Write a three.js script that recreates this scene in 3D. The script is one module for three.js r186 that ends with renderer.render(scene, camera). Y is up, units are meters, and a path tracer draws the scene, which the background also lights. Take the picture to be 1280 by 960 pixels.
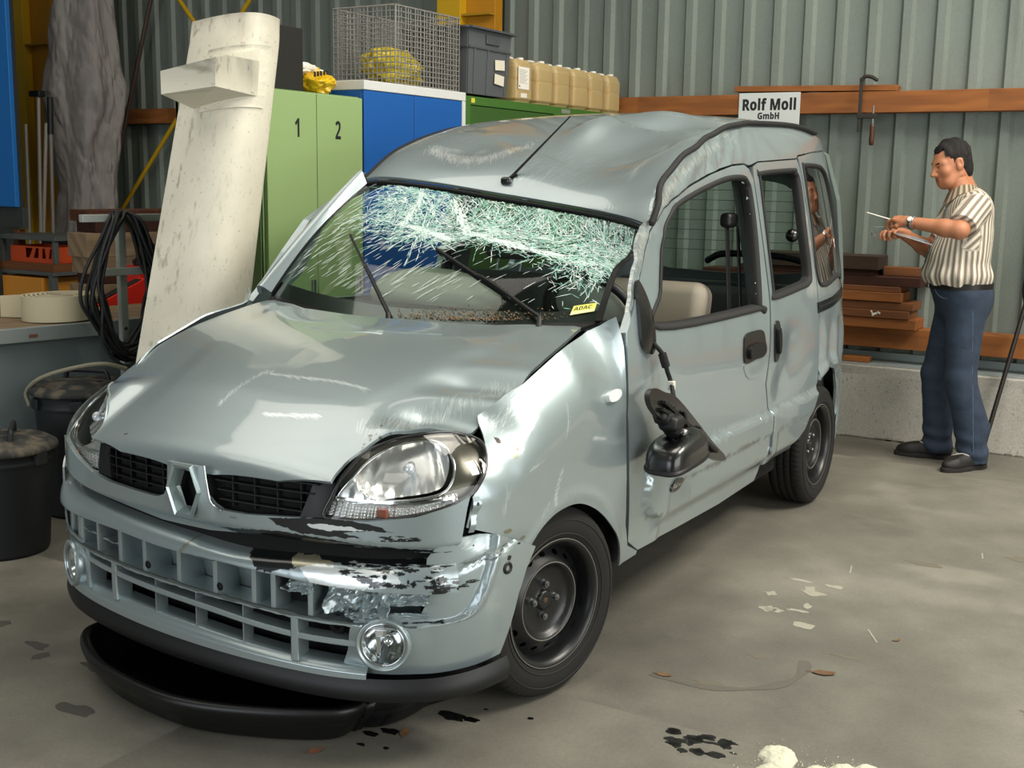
import * as THREE from 'three';
import { mergeGeometries, mergeVertices, toCreasedNormals } from 'three/addons/utils/BufferGeometryUtils.js';
import { RoundedBoxGeometry } from 'three/addons/geometries/RoundedBoxGeometry.js';
import { FontLoader } from 'three/addons/loaders/FontLoader.js';
import { TextGeometry } from 'three/addons/geometries/TextGeometry.js';
import { RectAreaLightUniformsLib } from 'three/addons/lights/RectAreaLightUniformsLib.js';
RectAreaLightUniformsLib.init();

// ---------------------------------------------------------------- camera, sky, lights, exposure
// x = to the car's left (picture right), z = the way the car faces, origin = ground under the front axle
const scene = new THREE.Scene();
const renderer = new THREE.WebGLRenderer({ antialias: true });
renderer.toneMapping = THREE.LinearToneMapping;
renderer.toneMappingExposure = 1.0;
renderer.shadowMap.enabled = true;
renderer.shadowMap.type = THREE.PCFSoftShadowMap;
scene.background = new THREE.Color().setRGB(0.75, 0.82, 0.9);   // bright overcast sky seen through the door openings
scene.backgroundIntensity = 0.8;
const camera = new THREE.PerspectiveCamera(35.92, 1280 / 960, 0.05, 80);
camera.position.set(2.382, 1.526, 2.967);
camera.rotation.set(-0.1705, 0.5395, 0.016, 'YXZ');
function areaLight(w, h, color, power, pos, look) {
  const l = new THREE.RectAreaLight(color, power, w, h);
  l.position.set(...pos); l.lookAt(...look); scene.add(l); return l;
}
// unseen roof skylights (glowing panes built with the roof) and unseen open doors, lighting the car
const UNSEEN_SKYLIGHTS = [[4.3, -2.5, 2.2, 2.8, 22], [-2.7, 0.6, 2.8, 3.9, 1.7], [0.9, -1.4, 1.8, 2.8, 6.5], [0.6, 4.6, 0.9, 3.0, 3.0]];   // x, z, width, length, power
const ROOF_Y = 5.2;
for (const [x, z, w, l, p] of UNSEEN_SKYLIGHTS) areaLight(w, l, 0xfff8ee, p, [x, ROOF_Y - 0.06, z], [x, 0, z]);
areaLight(5.8, 3.8, 0xeaf0f6, 3.0, [-0.5, 2.0, 8.55], [-0.5, 1.2, 0]);  // unseen door opening behind the camera, lights the front of the car
areaLight(5.6, 3.7, 0xf4f4f0, 3.6, [6.55, 2.05, 1.6], [0, 1.6, 1.0]);  // unseen door opening on the right, lights the car's side and the floor

// ---------------------------------------------------------------- helpers
const V = (x, y, z) => new THREE.Vector3(x, y, z);
const lerp = THREE.MathUtils.lerp, clamp = THREE.MathUtils.clamp, PI = Math.PI;
const sstep = (a, b, x) => { const t = clamp((x - a) / (b - a), 0, 1); return t * t * (3 - 2 * t); };
function rng(seed) { let s = seed >>> 0; return () => { s = (s + 0x6D2B79F5) >>> 0; let t = Math.imul(s ^ (s >>> 15), 1 | s); t = (t + Math.imul(t ^ (t >>> 7), 61 | t)) ^ t; return ((t ^ (t >>> 14)) >>> 0) / 4294967296; }; }
function hash3(x, y, z) { let h = Math.imul(x, 374761393) + Math.imul(y, 668265263) + Math.imul(z, 2147483647 ^ 0x5bd1e995); h = Math.imul(h ^ (h >>> 13), 1274126177); return ((h ^ (h >>> 16)) >>> 0) / 4294967296; }
function vnoise(x, y, z = 0) {
  const ix = Math.floor(x), iy = Math.floor(y), iz = Math.floor(z), f = (t) => t * t * (3 - 2 * t), u = f(x - ix), v = f(y - iy), w = f(z - iz);
  const c = (a, b, d) => hash3(ix + a, iy + b, iz + d);
  return lerp(lerp(lerp(c(0, 0, 0), c(1, 0, 0), u), lerp(c(0, 1, 0), c(1, 1, 0), u), v), lerp(lerp(c(0, 0, 1), c(1, 0, 1), u), lerp(c(0, 1, 1), c(1, 1, 1), u), v), w);
}
const fbm = (x, y, z = 0, o = 4) => { let s = 0, a = 0.5; for (let i = 0; i < o; i++) { s += a * vnoise(x, y, z); x = x * 2.03 + 7.1; y = y * 2.03 + 3.7; z = z * 2.03 + 1.3; a *= 0.5; } return s; };
// piecewise tables
function tab(t, x) { if (x <= t[0][0]) return t[0][1]; for (let i = 1; i < t.length; i++) if (x <= t[i][0]) return lerp(t[i - 1][1], t[i][1], (x - t[i - 1][0]) / (t[i][0] - t[i - 1][0])); return t[t.length - 1][1]; }
function stab(t, x) {   // smooth (monotone-ish cubic) table
  const n = t.length; if (x <= t[0][0]) return t[0][1]; if (x >= t[n - 1][0]) return t[n - 1][1];
  let i = 1; while (x > t[i][0]) i++;
  const sl = (k) => { if (k <= 0) return (t[1][1] - t[0][1]) / (t[1][0] - t[0][0]); if (k >= n - 1) return (t[n - 1][1] - t[n - 2][1]) / (t[n - 1][0] - t[n - 2][0]); return (t[k + 1][1] - t[k - 1][1]) / (t[k + 1][0] - t[k - 1][0]); };
  const h = t[i][0] - t[i - 1][0], s = (x - t[i - 1][0]) / h, s2 = s * s, s3 = s2 * s;
  return (2 * s3 - 3 * s2 + 1) * t[i - 1][1] + (s3 - 2 * s2 + s) * h * sl(i - 1) + (-2 * s3 + 3 * s2) * t[i][1] + (s3 - s2) * h * sl(i);
}
function crv(P, t) {   // Catmull-Rom through points of any dimension, t in 0..1
  const n = P.length - 1, f = clamp(t, 0, 1) * n, i = Math.min(Math.floor(f), n - 1), s = f - i;
  const a = P[Math.max(i - 1, 0)], b = P[i], c = P[i + 1], d = P[Math.min(i + 2, n)];
  return b.map((_, k) => 0.5 * (2 * b[k] + (c[k] - a[k]) * s + (2 * a[k] - 5 * b[k] + 4 * c[k] - d[k]) * s * s + (3 * b[k] - a[k] - 3 * c[k] + d[k]) * s * s * s));
}
const patch = (rows) => (u, v) => V(...crv(rows.map((r) => crv(r, u)), v));
function smoothLine(P, n = 8, closed = false) {   // dense polyline through 2D/3D points
  if (closed) { const c = new THREE.CatmullRomCurve3(P.map((p) => V(p[0], p[1], p[2] || 0)), true, 'catmullrom', 0.5); return c.getPoints(P.length * n).slice(0, -1).map((p) => P[0].length > 2 ? [p.x, p.y, p.z] : [p.x, p.y]); }
  const o = []; const m = (P.length - 1) * n; for (let i = 0; i <= m; i++) o.push(crv(P, i / m)); return o;
}
function geo(pos, nor, uv, idx) {
  const g = new THREE.BufferGeometry();
  g.setAttribute('position', new THREE.Float32BufferAttribute(pos, 3));
  g.setAttribute('uv', new THREE.Float32BufferAttribute(uv, 2));
  if (idx) g.setIndex(idx);
  if (nor) g.setAttribute('normal', new THREE.Float32BufferAttribute(nor, 3)); else g.computeVertexNormals();
  return g;
}
function merge(list) {
  list = list.flat(Infinity).map((g) => { const h = g.index ? g.toNonIndexed() : g.clone(); for (const k of Object.keys(h.attributes)) if (!['position', 'normal', 'uv'].includes(k)) h.deleteAttribute(k); h.morphAttributes = {}; return h; });
  return list.length === 1 ? list[0] : mergeGeometries(list);
}
// surface from a 2D outline with holes, bent by map(a, b) -> Vector3, with thickness
function sheet(outline, holes, map, o = {}) {
  const { th = 0.006, max = 0.03, flip = false, uv = (a, b) => [a, b] } = o;
  const res = (ring) => { const r = []; ring.forEach((p, i) => { const q = ring[(i + 1) % ring.length], n = Math.max(1, Math.ceil(Math.hypot(q[0] - p[0], q[1] - p[1]) / max)); for (let k = 0; k < n; k++) r.push(new THREE.Vector2(lerp(p[0], q[0], k / n), lerp(p[1], q[1], k / n))); }); return r; };
  const C = res(outline); if (THREE.ShapeUtils.isClockWise(C)) C.reverse();
  const H = holes.map((h) => { const r = res(h); if (!THREE.ShapeUtils.isClockWise(r)) r.reverse(); return r; });
  const tri = THREE.ShapeUtils.triangulateShape(C, H), P = [...C, ...H.flat()], nb = P.length, mids = new Map(), T = [], st = tri.slice();
  const mid = (a, b) => { const k = a < b ? a * 1e6 + b : b * 1e6 + a; if (!mids.has(k)) { mids.set(k, P.length); P.push(P[a].clone().add(P[b]).multiplyScalar(0.5)); } return mids.get(k); };
  const m2 = (max * 1.05) ** 2;
  while (st.length) {
    const [a, b, c] = st.pop(), ab = P[a].distanceToSquared(P[b]), bc = P[b].distanceToSquared(P[c]), ca = P[c].distanceToSquared(P[a]), m = Math.max(ab, bc, ca);
    if (m <= m2) { T.push([a, b, c]); continue; }
    if (m === ab) { const k = mid(a, b); st.push([a, k, c], [k, b, c]); } else if (m === bc) { const k = mid(b, c); st.push([a, b, k], [a, k, c]); } else { const k = mid(c, a); st.push([a, b, k], [k, b, c]); }
  }
  const pos = [], nor = [], uvs = [], idx = [], e = 0.004, Q = [], N = [];
  for (const p of P) {
    const q = map(p.x, p.y), n = map(p.x + e, p.y).sub(map(p.x - e, p.y)).cross(map(p.x, p.y + e).sub(map(p.x, p.y - e))).normalize();
    if (flip) n.negate(); Q.push(q); N.push(n);
  }
  const put = (q, n, p) => { pos.push(q.x, q.y, q.z); nor.push(n.x, n.y, n.z); uvs.push(...uv(p.x, p.y)); return pos.length / 3 - 1; };
  P.forEach((p, i) => put(Q[i], N[i], p));
  for (const [a, b, c] of T) flip ? idx.push(a, c, b) : idx.push(a, b, c);
  if (th > 0) {
    const off = P.length; P.forEach((p, i) => put(Q[i].clone().addScaledVector(N[i], -th), N[i].clone().negate(), p));
    for (const [a, b, c] of T) flip ? idx.push(off + a, off + b, off + c) : idx.push(off + a, off + c, off + b);
    let s = 0; for (const ring of [C, ...H]) { const n = ring.length; for (let i = 0; i < n; i++) {
      const a = s + i, b = s + (i + 1) % n, A = Q[a], B = Q[b], A2 = A.clone().addScaledVector(N[a], -th), B2 = B.clone().addScaledVector(N[b], -th);
      const nn = B.clone().sub(A).cross(N[a]).normalize(); if (flip) nn.negate();
      const i0 = put(A, nn, P[a]), i1 = put(B, nn, P[b]), i2 = put(B2, nn, P[b]), i3 = put(A2, nn, P[a]);
      flip ? idx.push(i0, i1, i2, i0, i2, i3) : idx.push(i0, i2, i1, i0, i3, i2);
    } s += n; }
  }
  return geo(pos, nor, uvs, idx);
}
// lofted surface f(u, v) with thickness th along -normal
function loft(f, nu, nv, o = {}) {
  const { th = 0.005, flip = false, uv = (u, v) => [u, v] } = o, pos = [], nor = [], uvs = [], idx = [], e = 1e-3, Q = [], N = [];
  for (let j = 0; j <= nv; j++) for (let i = 0; i <= nu; i++) {
    const u = i / nu, v = j / nv, u0 = Math.max(u - e, 0), u1 = Math.min(u + e, 1), v0 = Math.max(v - e, 0), v1 = Math.min(v + e, 1);
    const n = f(u1, v).sub(f(u0, v)).cross(f(u, v1).sub(f(u, v0))).normalize(); if (flip) n.negate();
    const q = f(u, v); Q.push(q); N.push(n); pos.push(q.x, q.y, q.z); nor.push(n.x, n.y, n.z); uvs.push(...uv(u, v));
  }
  const W = nu + 1, tri = (a, b, c) => flip ? idx.push(a, c, b) : idx.push(a, b, c);
  for (let j = 0; j < nv; j++) for (let i = 0; i < nu; i++) { const a = j * W + i; tri(a, a + 1, a + W + 1); tri(a, a + W + 1, a + W); }
  if (th > 0) {
    const off = Q.length; Q.forEach((q, i) => { const p = q.clone().addScaledVector(N[i], -th); pos.push(p.x, p.y, p.z); nor.push(-N[i].x, -N[i].y, -N[i].z); uvs.push(uvs[2 * i], uvs[2 * i + 1]); });
    for (let j = 0; j < nv; j++) for (let i = 0; i < nu; i++) { const a = off + j * W + i; tri(a, a + W + 1, a + 1); tri(a, a + W, a + W + 1); }
    const ring = []; for (let i = 0; i < nu; i++) ring.push(i); for (let j = 0; j < nv; j++) ring.push(j * W + nu); for (let i = nu; i > 0; i--) ring.push(nv * W + i); for (let j = nv; j > 0; j--) ring.push(j * W);
    ring.forEach((a, k) => { const b = ring[(k + 1) % ring.length], A = Q[a], B = Q[b], nn = B.clone().sub(A).cross(N[a]).normalize(); if (flip) nn.negate(); const s = pos.length / 3;
      for (const [q, m, i] of [[A, 0, a], [B, 0, b], [B, th, b], [A, th, a]]) { pos.push(q.x - N[i].x * m, q.y - N[i].y * m, q.z - N[i].z * m); nor.push(nn.x, nn.y, nn.z); uvs.push(uvs[2 * a], uvs[2 * a + 1]); }
      tri(s, s + 2, s + 1); tri(s, s + 3, s + 2); });
  }
  return geo(pos, nor, uvs, idx);
}
function tube(P, r, o = {}) {
  const c = new THREE.CatmullRomCurve3(P.map((p) => p.isVector3 ? p : V(...p)), o.closed || false, 'catmullrom', o.tension ?? 0.5), ns = o.ns || Math.max(6, P.length * 5), nr = o.nr || 8;
  const g = [new THREE.TubeGeometry(c, ns, r, nr, o.closed || false)];
  if (!o.closed && o.caps !== false) for (const p of [P[0], P[P.length - 1]]) { const s = new THREE.SphereGeometry(r, nr, 4); const q = p.isVector3 ? p : V(...p); s.translate(q.x, q.y, q.z); g.push(s); }
  return merge(g);
}
function rod(a, b, r, r2 = r, n = 12) { a = a.isVector3 ? a : V(...a); b = b.isVector3 ? b : V(...b); const d = b.clone().sub(a), g = new THREE.CylinderGeometry(r2, r, d.length(), n); g.applyQuaternion(new THREE.Quaternion().setFromUnitVectors(V(0, 1, 0), d.clone().normalize())); const m = a.clone().add(b).multiplyScalar(0.5); g.translate(m.x, m.y, m.z); return g; }
const box = (w, h, d, x = 0, y = 0, z = 0) => { const g = new THREE.BoxGeometry(w, h, d); g.translate(x, y, z); return g; };
const bx = (x0, x1, y0, y1, z0, z1) => box(x1 - x0, y1 - y0, z1 - z0, (x0 + x1) / 2, (y0 + y1) / 2, (z0 + z1) / 2);
const rbox = (w, h, d, r, x = 0, y = 0, z = 0, seg = 2) => { const g = new RoundedBoxGeometry(w, h, d, seg, Math.min(r, w / 2.01, h / 2.01, d / 2.01)); g.translate(x, y, z); return g; };
const rbx = (x0, x1, y0, y1, z0, z1, r = 0.004) => rbox(x1 - x0, y1 - y0, z1 - z0, r, (x0 + x1) / 2, (y0 + y1) / 2, (z0 + z1) / 2);
function bar(a, b, w, h, up = V(0, 1, 0), r = 0.002) {   // box from a to b, w across, h along up
  a = a.isVector3 ? a : V(...a); b = b.isVector3 ? b : V(...b); const d = b.clone().sub(a), L = d.length(), z = d.clone().normalize(), x = up.clone().cross(z).normalize(), y = z.clone().cross(x), g = rbox(w, h, L, r);
  const c = a.clone().add(b).multiplyScalar(0.5); g.applyMatrix4(new THREE.Matrix4().makeBasis(x, y, z).setPosition(c)); return g;
}
function extrude(pts, depth, o = {}) { const s = new THREE.Shape(pts.map((p) => new THREE.Vector2(...p))); for (const h of o.holes || []) s.holes.push(new THREE.Path(h.map((p) => new THREE.Vector2(...p)))); return new THREE.ExtrudeGeometry(s, { depth, bevelEnabled: (o.bevel || 0) > 0, bevelSize: o.bevel || 0, bevelThickness: o.bevel || 0, bevelSegments: 2, curveSegments: 10 }); }
const lathe = (pts, n = 40) => new THREE.LatheGeometry(pts.map((p) => new THREE.Vector2(...p)), n);
const moved = (g, x, y, z, rx = 0, ry = 0, rz = 0) => { g.rotateX(rx); g.rotateY(ry); g.rotateZ(rz); g.translate(x, y, z); return g; };
function mirrored(g) { const h = (g.index ? g.toNonIndexed() : g.clone()); const p = h.attributes.position, n = h.attributes.normal; for (let i = 0; i < p.count; i++) { p.setX(i, -p.getX(i)); n.setX(i, -n.getX(i)); } for (const a of Object.values(h.attributes)) { const s = a.itemSize; for (let t = 0; t < a.count; t += 3) for (let k = 0; k < s; k++) { const i = (t + 1) * s + k, j = (t + 2) * s + k, q = a.array[i]; a.array[i] = a.array[j]; a.array[j] = q; } } return h; }
// naming
const taken = new Map();
function nm(n) { const k = taken.get(n) || 0; taken.set(n, k + 1); return k ? `${n}_${String(k).padStart(3, '0')}` : n; }
function part(name, g, mat, parent, label) { const m = new THREE.Mesh(Array.isArray(g) ? merge(g) : g, mat); m.name = nm(name); m.castShadow = m.receiveShadow = true; parent.add(m); if (label) m.userData.label = label; return m; }
function thing(name, label, category, pos = [0, 0, 0], ry = 0, group) { const o = new THREE.Group(); o.name = nm(name); o.position.set(...pos); o.rotation.y = ry; o.userData = { label, category }; if (group) o.userData.group = group; scene.add(o); return o; }
function solo(name, g, mat, label, category, group) { const m = part(name, g, mat, scene); m.userData = { label, category }; if (group) m.userData.group = group; return m; }
function struct(name, g, mat, parent = scene) { const m = part(name, g, mat, parent); if (parent === scene) m.userData.kind = 'structure'; return m; }
// materials
const std = (c, r = 0.6, m = 0, o = {}) => new THREE.MeshStandardMaterial({ color: c, roughness: r, metalness: m, ...o });
const phys = (c, r = 0.5, m = 0, o = {}) => new THREE.MeshPhysicalMaterial({ color: c, roughness: r, metalness: m, ...o });
function canvasTex(w, h, draw, o = {}) { const c = document.createElement('canvas'); c.width = w; c.height = h; draw(c.getContext('2d'), w, h); const t = new THREE.CanvasTexture(c); if (!o.data) t.colorSpace = THREE.SRGBColorSpace; t.wrapS = t.wrapT = o.wrap || THREE.RepeatWrapping; t.magFilter = THREE.LinearFilter; return t; }
function dataTex(w, h, f, o = {}) { const d = new Uint8Array(w * h * 4); for (let j = 0; j < h; j++) for (let i = 0; i < w; i++) { const c = f(i / w, j / h, i, j), k = (j * w + i) * 4; d[k] = clamp(c[0], 0, 255); d[k + 1] = clamp(c[1], 0, 255); d[k + 2] = clamp(c[2], 0, 255); d[k + 3] = 255; } const t = new THREE.DataTexture(d, w, h); if (!o.data) t.colorSpace = THREE.SRGBColorSpace; t.wrapS = t.wrapT = THREE.RepeatWrapping; t.magFilter = THREE.LinearFilter; t.minFilter = THREE.LinearFilter; t.needsUpdate = true; return t; }
const PAINT = 0xa3b1b3;
const paint = (map, o = {}) => phys(map ? 0xffffff : PAINT, 0.32, 0.55, { clearcoat: 1, clearcoatRoughness: 0.035, map: map || null, ...o });
const M = {
  paint: paint(), black: std(0x0d0e0f, 0.5), gloss: phys(0x080909, 0.3, 0, { clearcoat: 0.6, clearcoatRoughness: 0.15 }), rubber: std(0x101010, 0.75), void: std(0x050505, 0.9),
  chrome: std(0xd8dcdc, 0.12, 1), steel: std(0x8b8f90, 0.4, 0.9), inner: std(0x59645f, 0.7), trim: std(0x3c423f, 0.7), beige: std(0xc2b7a2, 0.85), cloth: std(0x2e3432, 0.95), worn: std(0x77746b, 0.7, 0.2), rust: std(0x5a4436, 0.8, 0.3),
};
// ---------------------------------------------------------------- the hall
const concrete = dataTex(1024, 1024, (u, v, i, j) => {
  const a = fbm(u * 5, v * 5, 1, 5), b = fbm(u * 24, v * 24, 7, 3), c = vnoise(i * 0.7, j * 0.7, 2), st = sstep(0.62, 0.8, fbm(u * 9 + 4, v * 9, 12, 4)), pale = sstep(0.60, 0.75, fbm(u * 7, v * 12 + 9, 21, 4)), k = 0.78 + 0.30 * (a - 0.5) + 0.22 * (b - 0.5) + 0.07 * (c - 0.5) - 0.16 * st + 0.10 * pale;
  return [148 * k, 144 * k, 130 * k];
});
const floorMat = std(0xffffff, 0.62, 0, { map: concrete, bumpMap: concrete, bumpScale: 0.002 });
{
  const g = new THREE.BoxGeometry(14.6, 0.2, 13.4); g.translate(-0.6, -0.1, 2.0); const p = g.attributes.position, uv = g.attributes.uv; for (let i = 0; i < p.count; i++) uv.setXY(i, p.getX(i) * 0.27, p.getZ(i) * 0.27);
  const floor = struct('floor', g, floorMat);
  // stains, marks and small chips lie on the slab as thin patches
  const rnd = rng(3), stain = (name, x, z, rx, rz, mat, h = 0.0012, rag = 0.42, n = 12) => { const P = []; for (let i = 0; i < n; i++) { const a = i / n * 2 * PI, k = 1 - rag * rnd(); P.push([x + Math.cos(a) * rx * k, z + Math.sin(a) * rz * k]); } const s = extrude(smoothLine(P, 3, true).map(([a, b]) => [a, -b]), h); s.rotateX(-PI / 2); return part(name, s, mat, floor); };
  const oil = phys(0x0d0c0b, 0.18, 0, { clearcoat: 0.6 }), wet = std(0x191714, 0.3), pale = std(0x9b9888, 0.8), tan = std(0x85714f, 0.9);
  for (const [x, z, a, b] of [[0.60, 0.30, 0.055, 0.028], [0.66, 0.29, 0.03, 0.02], [0.51, 0.475, 0.035, 0.02], [0.475, 0.515, 0.03, 0.018], [0.66, 0.21, 0.009, 0.006], [0.80, 0.19, 0.013, 0.008], [0.56, 0.56, 0.012, 0.008], [0.49, 0.58, 0.02, 0.01]]) stain('oil_drop', x, z, a, b, oil);
  for (let i = 0; i < 26; i++) stain('oil_spatter', 1.27 + (rnd() - 0.5) * 0.20, 0.07 + (rnd() - 0.5) * 0.13, 0.006 + rnd() * 0.035, 0.005 + rnd() * 0.02, wet);
  for (let i = 0; i < 10; i++) stain('floor_chip', 1.14 + (rnd() - 0.5) * 0.34, -1.18 + (rnd() - 0.5) * 0.5, 0.02 + rnd() * 0.07, 0.015 + rnd() * 0.03, pale, 0.0012, 0.55);
  for (let i = 0; i < 8; i++) stain('floor_stain', lerp(0.95, 2.2, rnd()), lerp(-2.4, -0.2, rnd()), 0.03 + rnd() * 0.07, 0.015 + rnd() * 0.03, std(0x6a6455, 0.8), 0.0008, 0.5);
  for (let i = 0; i < 8; i++) stain('floor_stain', lerp(-1.2, -0.1, rnd()), lerp(0.5, 1.2, rnd()), 0.03 + rnd() * 0.07, 0.02 + rnd() * 0.03, std(0x4f4d46, 0.8), 0.0008, 0.5);
  part('tyre_mark', loft((u, v) => { const a = lerp(-0.4, 1.9, u), r = 0.30 + lerp(-0.016, 0.016, v) * (1 + 0.4 * Math.sin(u * 20)); return V(1.06 + Math.cos(a) * r, 0.0007, -0.55 + Math.sin(a) * r * 0.9); }, 50, 2, { th: 0.0005, flip: true }), std(0x5f5c52, 0.85), floor);
  for (const [x, z, a, l] of [[1.44, -1.05, 0.5, 0.12], [1.2, -1.72, 0.2, 0.1], [1.62, -2.2, 0.2, 0.08]]) part('scratch_mark', bar(V(x, 0.001, z), V(x + Math.sin(a) * l, 0.001, z + Math.cos(a) * l), 0.006, 0.001), pale, floor);
  void tan;
}
// ribbed sheet-metal back wall
const wallMat = std(0x8b958e, 0.55, 0.15, { map: dataTex(512, 512, (u, v, i, j) => { const k = 225 + 40 * (fbm(u * 6, v * 3, 2, 4) - 0.5) + 14 * (vnoise(i * 0.9, j * 0.5, 5) - 0.5) - 26 * sstep(0.55, 0.8, fbm(u * 30, v * 2, 8, 3)); return [k, k, k * 0.98]; }) });
{
  const P = 0.2005, prof = (x) => { const t = ((x / P) % 1 + 1) % 1; return t < 0.10 ? lerp(0, 0.030, t / 0.10) : t < 0.34 ? 0.030 : t < 0.44 ? lerp(0.030, 0, (t - 0.34) / 0.10) : 0; };
  const sheetMetal = (n, y0, y1, sx) => { const X = []; for (let k = 0; k < n; k++) for (const t of [0, 0.10, 0.34, 0.44]) X.push((k + t) * P); X.push(n * P); const pos = [], nor = [], uv = [], idx = []; for (let i = 0; i < X.length - 1; i++) { const a = X[i], b = X[i + 1], za = prof(a + 1e-5), zb = prof(b - 1e-5), L = Math.hypot(b - a, zb - za), nx = -(zb - za) / L, nz = (b - a) / L, s = pos.length / 3; for (const [x, z, y] of [[a, za, y0], [b, zb, y0], [b, zb, y1], [a, za, y1]]) { pos.push(x, y, z); nor.push(nx, 0, nz); uv.push(x * 0.5 + sx * 0.37, y * 0.5); } idx.push(s, s + 1, s + 2, s, s + 2, s + 3); } return geo(pos, nor, uv, idx); };
  const wall = struct('wall_back', bx(-7.7, 6.7, 0, ROOF_Y, -4.75, -4.60), std(0x4a504c, 0.8));
  for (let k = 0; k < 14; k++) { const g = sheetMetal(5, 0.40, ROOF_Y - 0.02, k); g.translate(-7.45 - 0.02 + k * 1.0025 + 0.0, 0, -4.592 + (k % 2) * 0.0015); part('wall_sheet', g, wallMat, wall); }
  const seams = []; void seams;
  // low concrete plinth with a metal sill
  const plinth = struct('trim_1', rbx(-7.6, 6.6, 0.0, 0.445, -4.60, -4.25, 0.006), std(0xffffff, 0.85, 0, { map: dataTex(512, 512, (u, v, i, j) => { const k = 178 + 60 * (fbm(u * 5, v * 5, 3, 5) - 0.5) + 26 * (vnoise(i * 0.6, j * 0.6, 4) - 0.5) - 34 * sstep(0.86, 0.95, vnoise(i * 0.22, j * 0.22, 9)); return [k, k * 0.98, k * 0.92]; }) }));
  { const g = plinth.geometry, p = g.attributes.position, uv = g.attributes.uv; for (let i = 0; i < p.count; i++) uv.setXY(i, p.getX(i) * 0.7 + p.getZ(i) * 0.5, p.getY(i) * 0.7 + p.getZ(i) * 0.3); }
  struct('trim_2', [rbx(-7.6, 6.6, 0.446, 0.452, -4.60, -4.30, 0.002), rbx(-7.6, 6.6, 0.452, 0.50, -4.60, -4.545, 0.003)], std(0x9aa5a4, 0.45, 0.3));
  { const r = rng(6), g = []; for (let i = 0; i < 26; i++) g.push(rbox(0.03 + r() * 0.09, 0.008 + r() * 0.012, 0.012, 0.004, 0.2 + i * 0.06 + r() * 0.03, 0.004, -4.244)); part('floor_crumbs', g, std(0x6d6a60, 0.9), plinth).userData.kind = 'stuff'; }
}
{
  // side walls, front wall with openings, roof with skylights: out of view, openings placed to let light in
  const inner = std(0x7d827c, 0.8);
  struct('wall_left', bx(-7.85, -7.65, 0, ROOF_Y, -4.75, 8.7), inner);
  struct('wall_right', [bx(6.6, 6.8, 0, ROOF_Y, -4.75, -1.4), bx(6.6, 6.8, 0, ROOF_Y, 4.6, 8.7), bx(6.6, 6.8, 4.0, ROOF_Y, -1.4, 4.6)], inner);
  struct('wall_front', [bx(-7.7, -3.5, 0, ROOF_Y, 8.6, 8.8), bx(2.5, 6.7, 0, ROOF_Y, 8.6, 8.8), bx(-3.5, 2.5, 4.0, ROOF_Y, 8.6, 8.8)], inner);
  const xs = [-7.85, ...UNSEEN_SKYLIGHTS.flatMap(([x, z, w, l]) => [x - w / 2, x + w / 2]), 6.8].sort((a, b) => a - b), zs = [-4.75, ...UNSEEN_SKYLIGHTS.flatMap(([x, z, w, l]) => [z - l / 2, z + l / 2]), 8.8].sort((a, b) => a - b), g = [];
  for (let i = 0; i < xs.length - 1; i++) for (let j = 0; j < zs.length - 1; j++) { const cx = (xs[i] + xs[i + 1]) / 2, cz = (zs[j] + zs[j + 1]) / 2; if (xs[i + 1] - xs[i] < 1e-4 || zs[j + 1] - zs[j] < 1e-4 || UNSEEN_SKYLIGHTS.some(([x, z, w, l]) => Math.abs(cx - x) < w / 2 && Math.abs(cz - z) < l / 2)) continue; g.push(bx(xs[i], xs[i + 1], ROOF_Y, ROOF_Y + 0.15, zs[j], zs[j + 1])); }
  struct('ceiling', g, std(0x9a9d96, 0.85));
  UNSEEN_SKYLIGHTS.forEach(([x, z, w, l, p], i) => { const s = struct(`window_${i + 1}`, bx(x - w / 2, x + w / 2, ROOF_Y, ROOF_Y + 0.03, z - l / 2, z + l / 2), std(0xe8ecea, 0.5, 0, { emissive: 0xfff6e6, emissiveIntensity: Math.min(p * 0.25, 3) })); for (let k = 0; k <= 4; k++) part('unseen_skylight_bar', rbx(x - w / 2, x + w / 2, ROOF_Y - 0.05, ROOF_Y, z - l / 2 + k * l / 4 - 0.02, z - l / 2 + k * l / 4 + 0.02), std(0x60655f, 0.6), s); });  // skylight panes out of view, glowing to light the hall from above
  for (const z of [-2.3, 1.2, 4.7]) struct(`trim_${3 + Math.round((z + 2.3) / 3.5)}`, [rbx(-7.6, 6.5, ROOF_Y - 0.42, ROOF_Y - 0.34, z - 0.06, z + 0.06), rbx(-7.6, 6.5, ROOF_Y - 0.10, ROOF_Y - 0.02, z - 0.06, z + 0.06), ...Array.from({ length: 20 }, (_, k) => bar(V(-7.5 + k * 0.7, ROOF_Y - 0.38, z), V(-7.15 + k * 0.7, ROOF_Y - 0.06, z), 0.04, 0.04))], std(0x8a8f8a, 0.5, 0.3));
}
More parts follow.
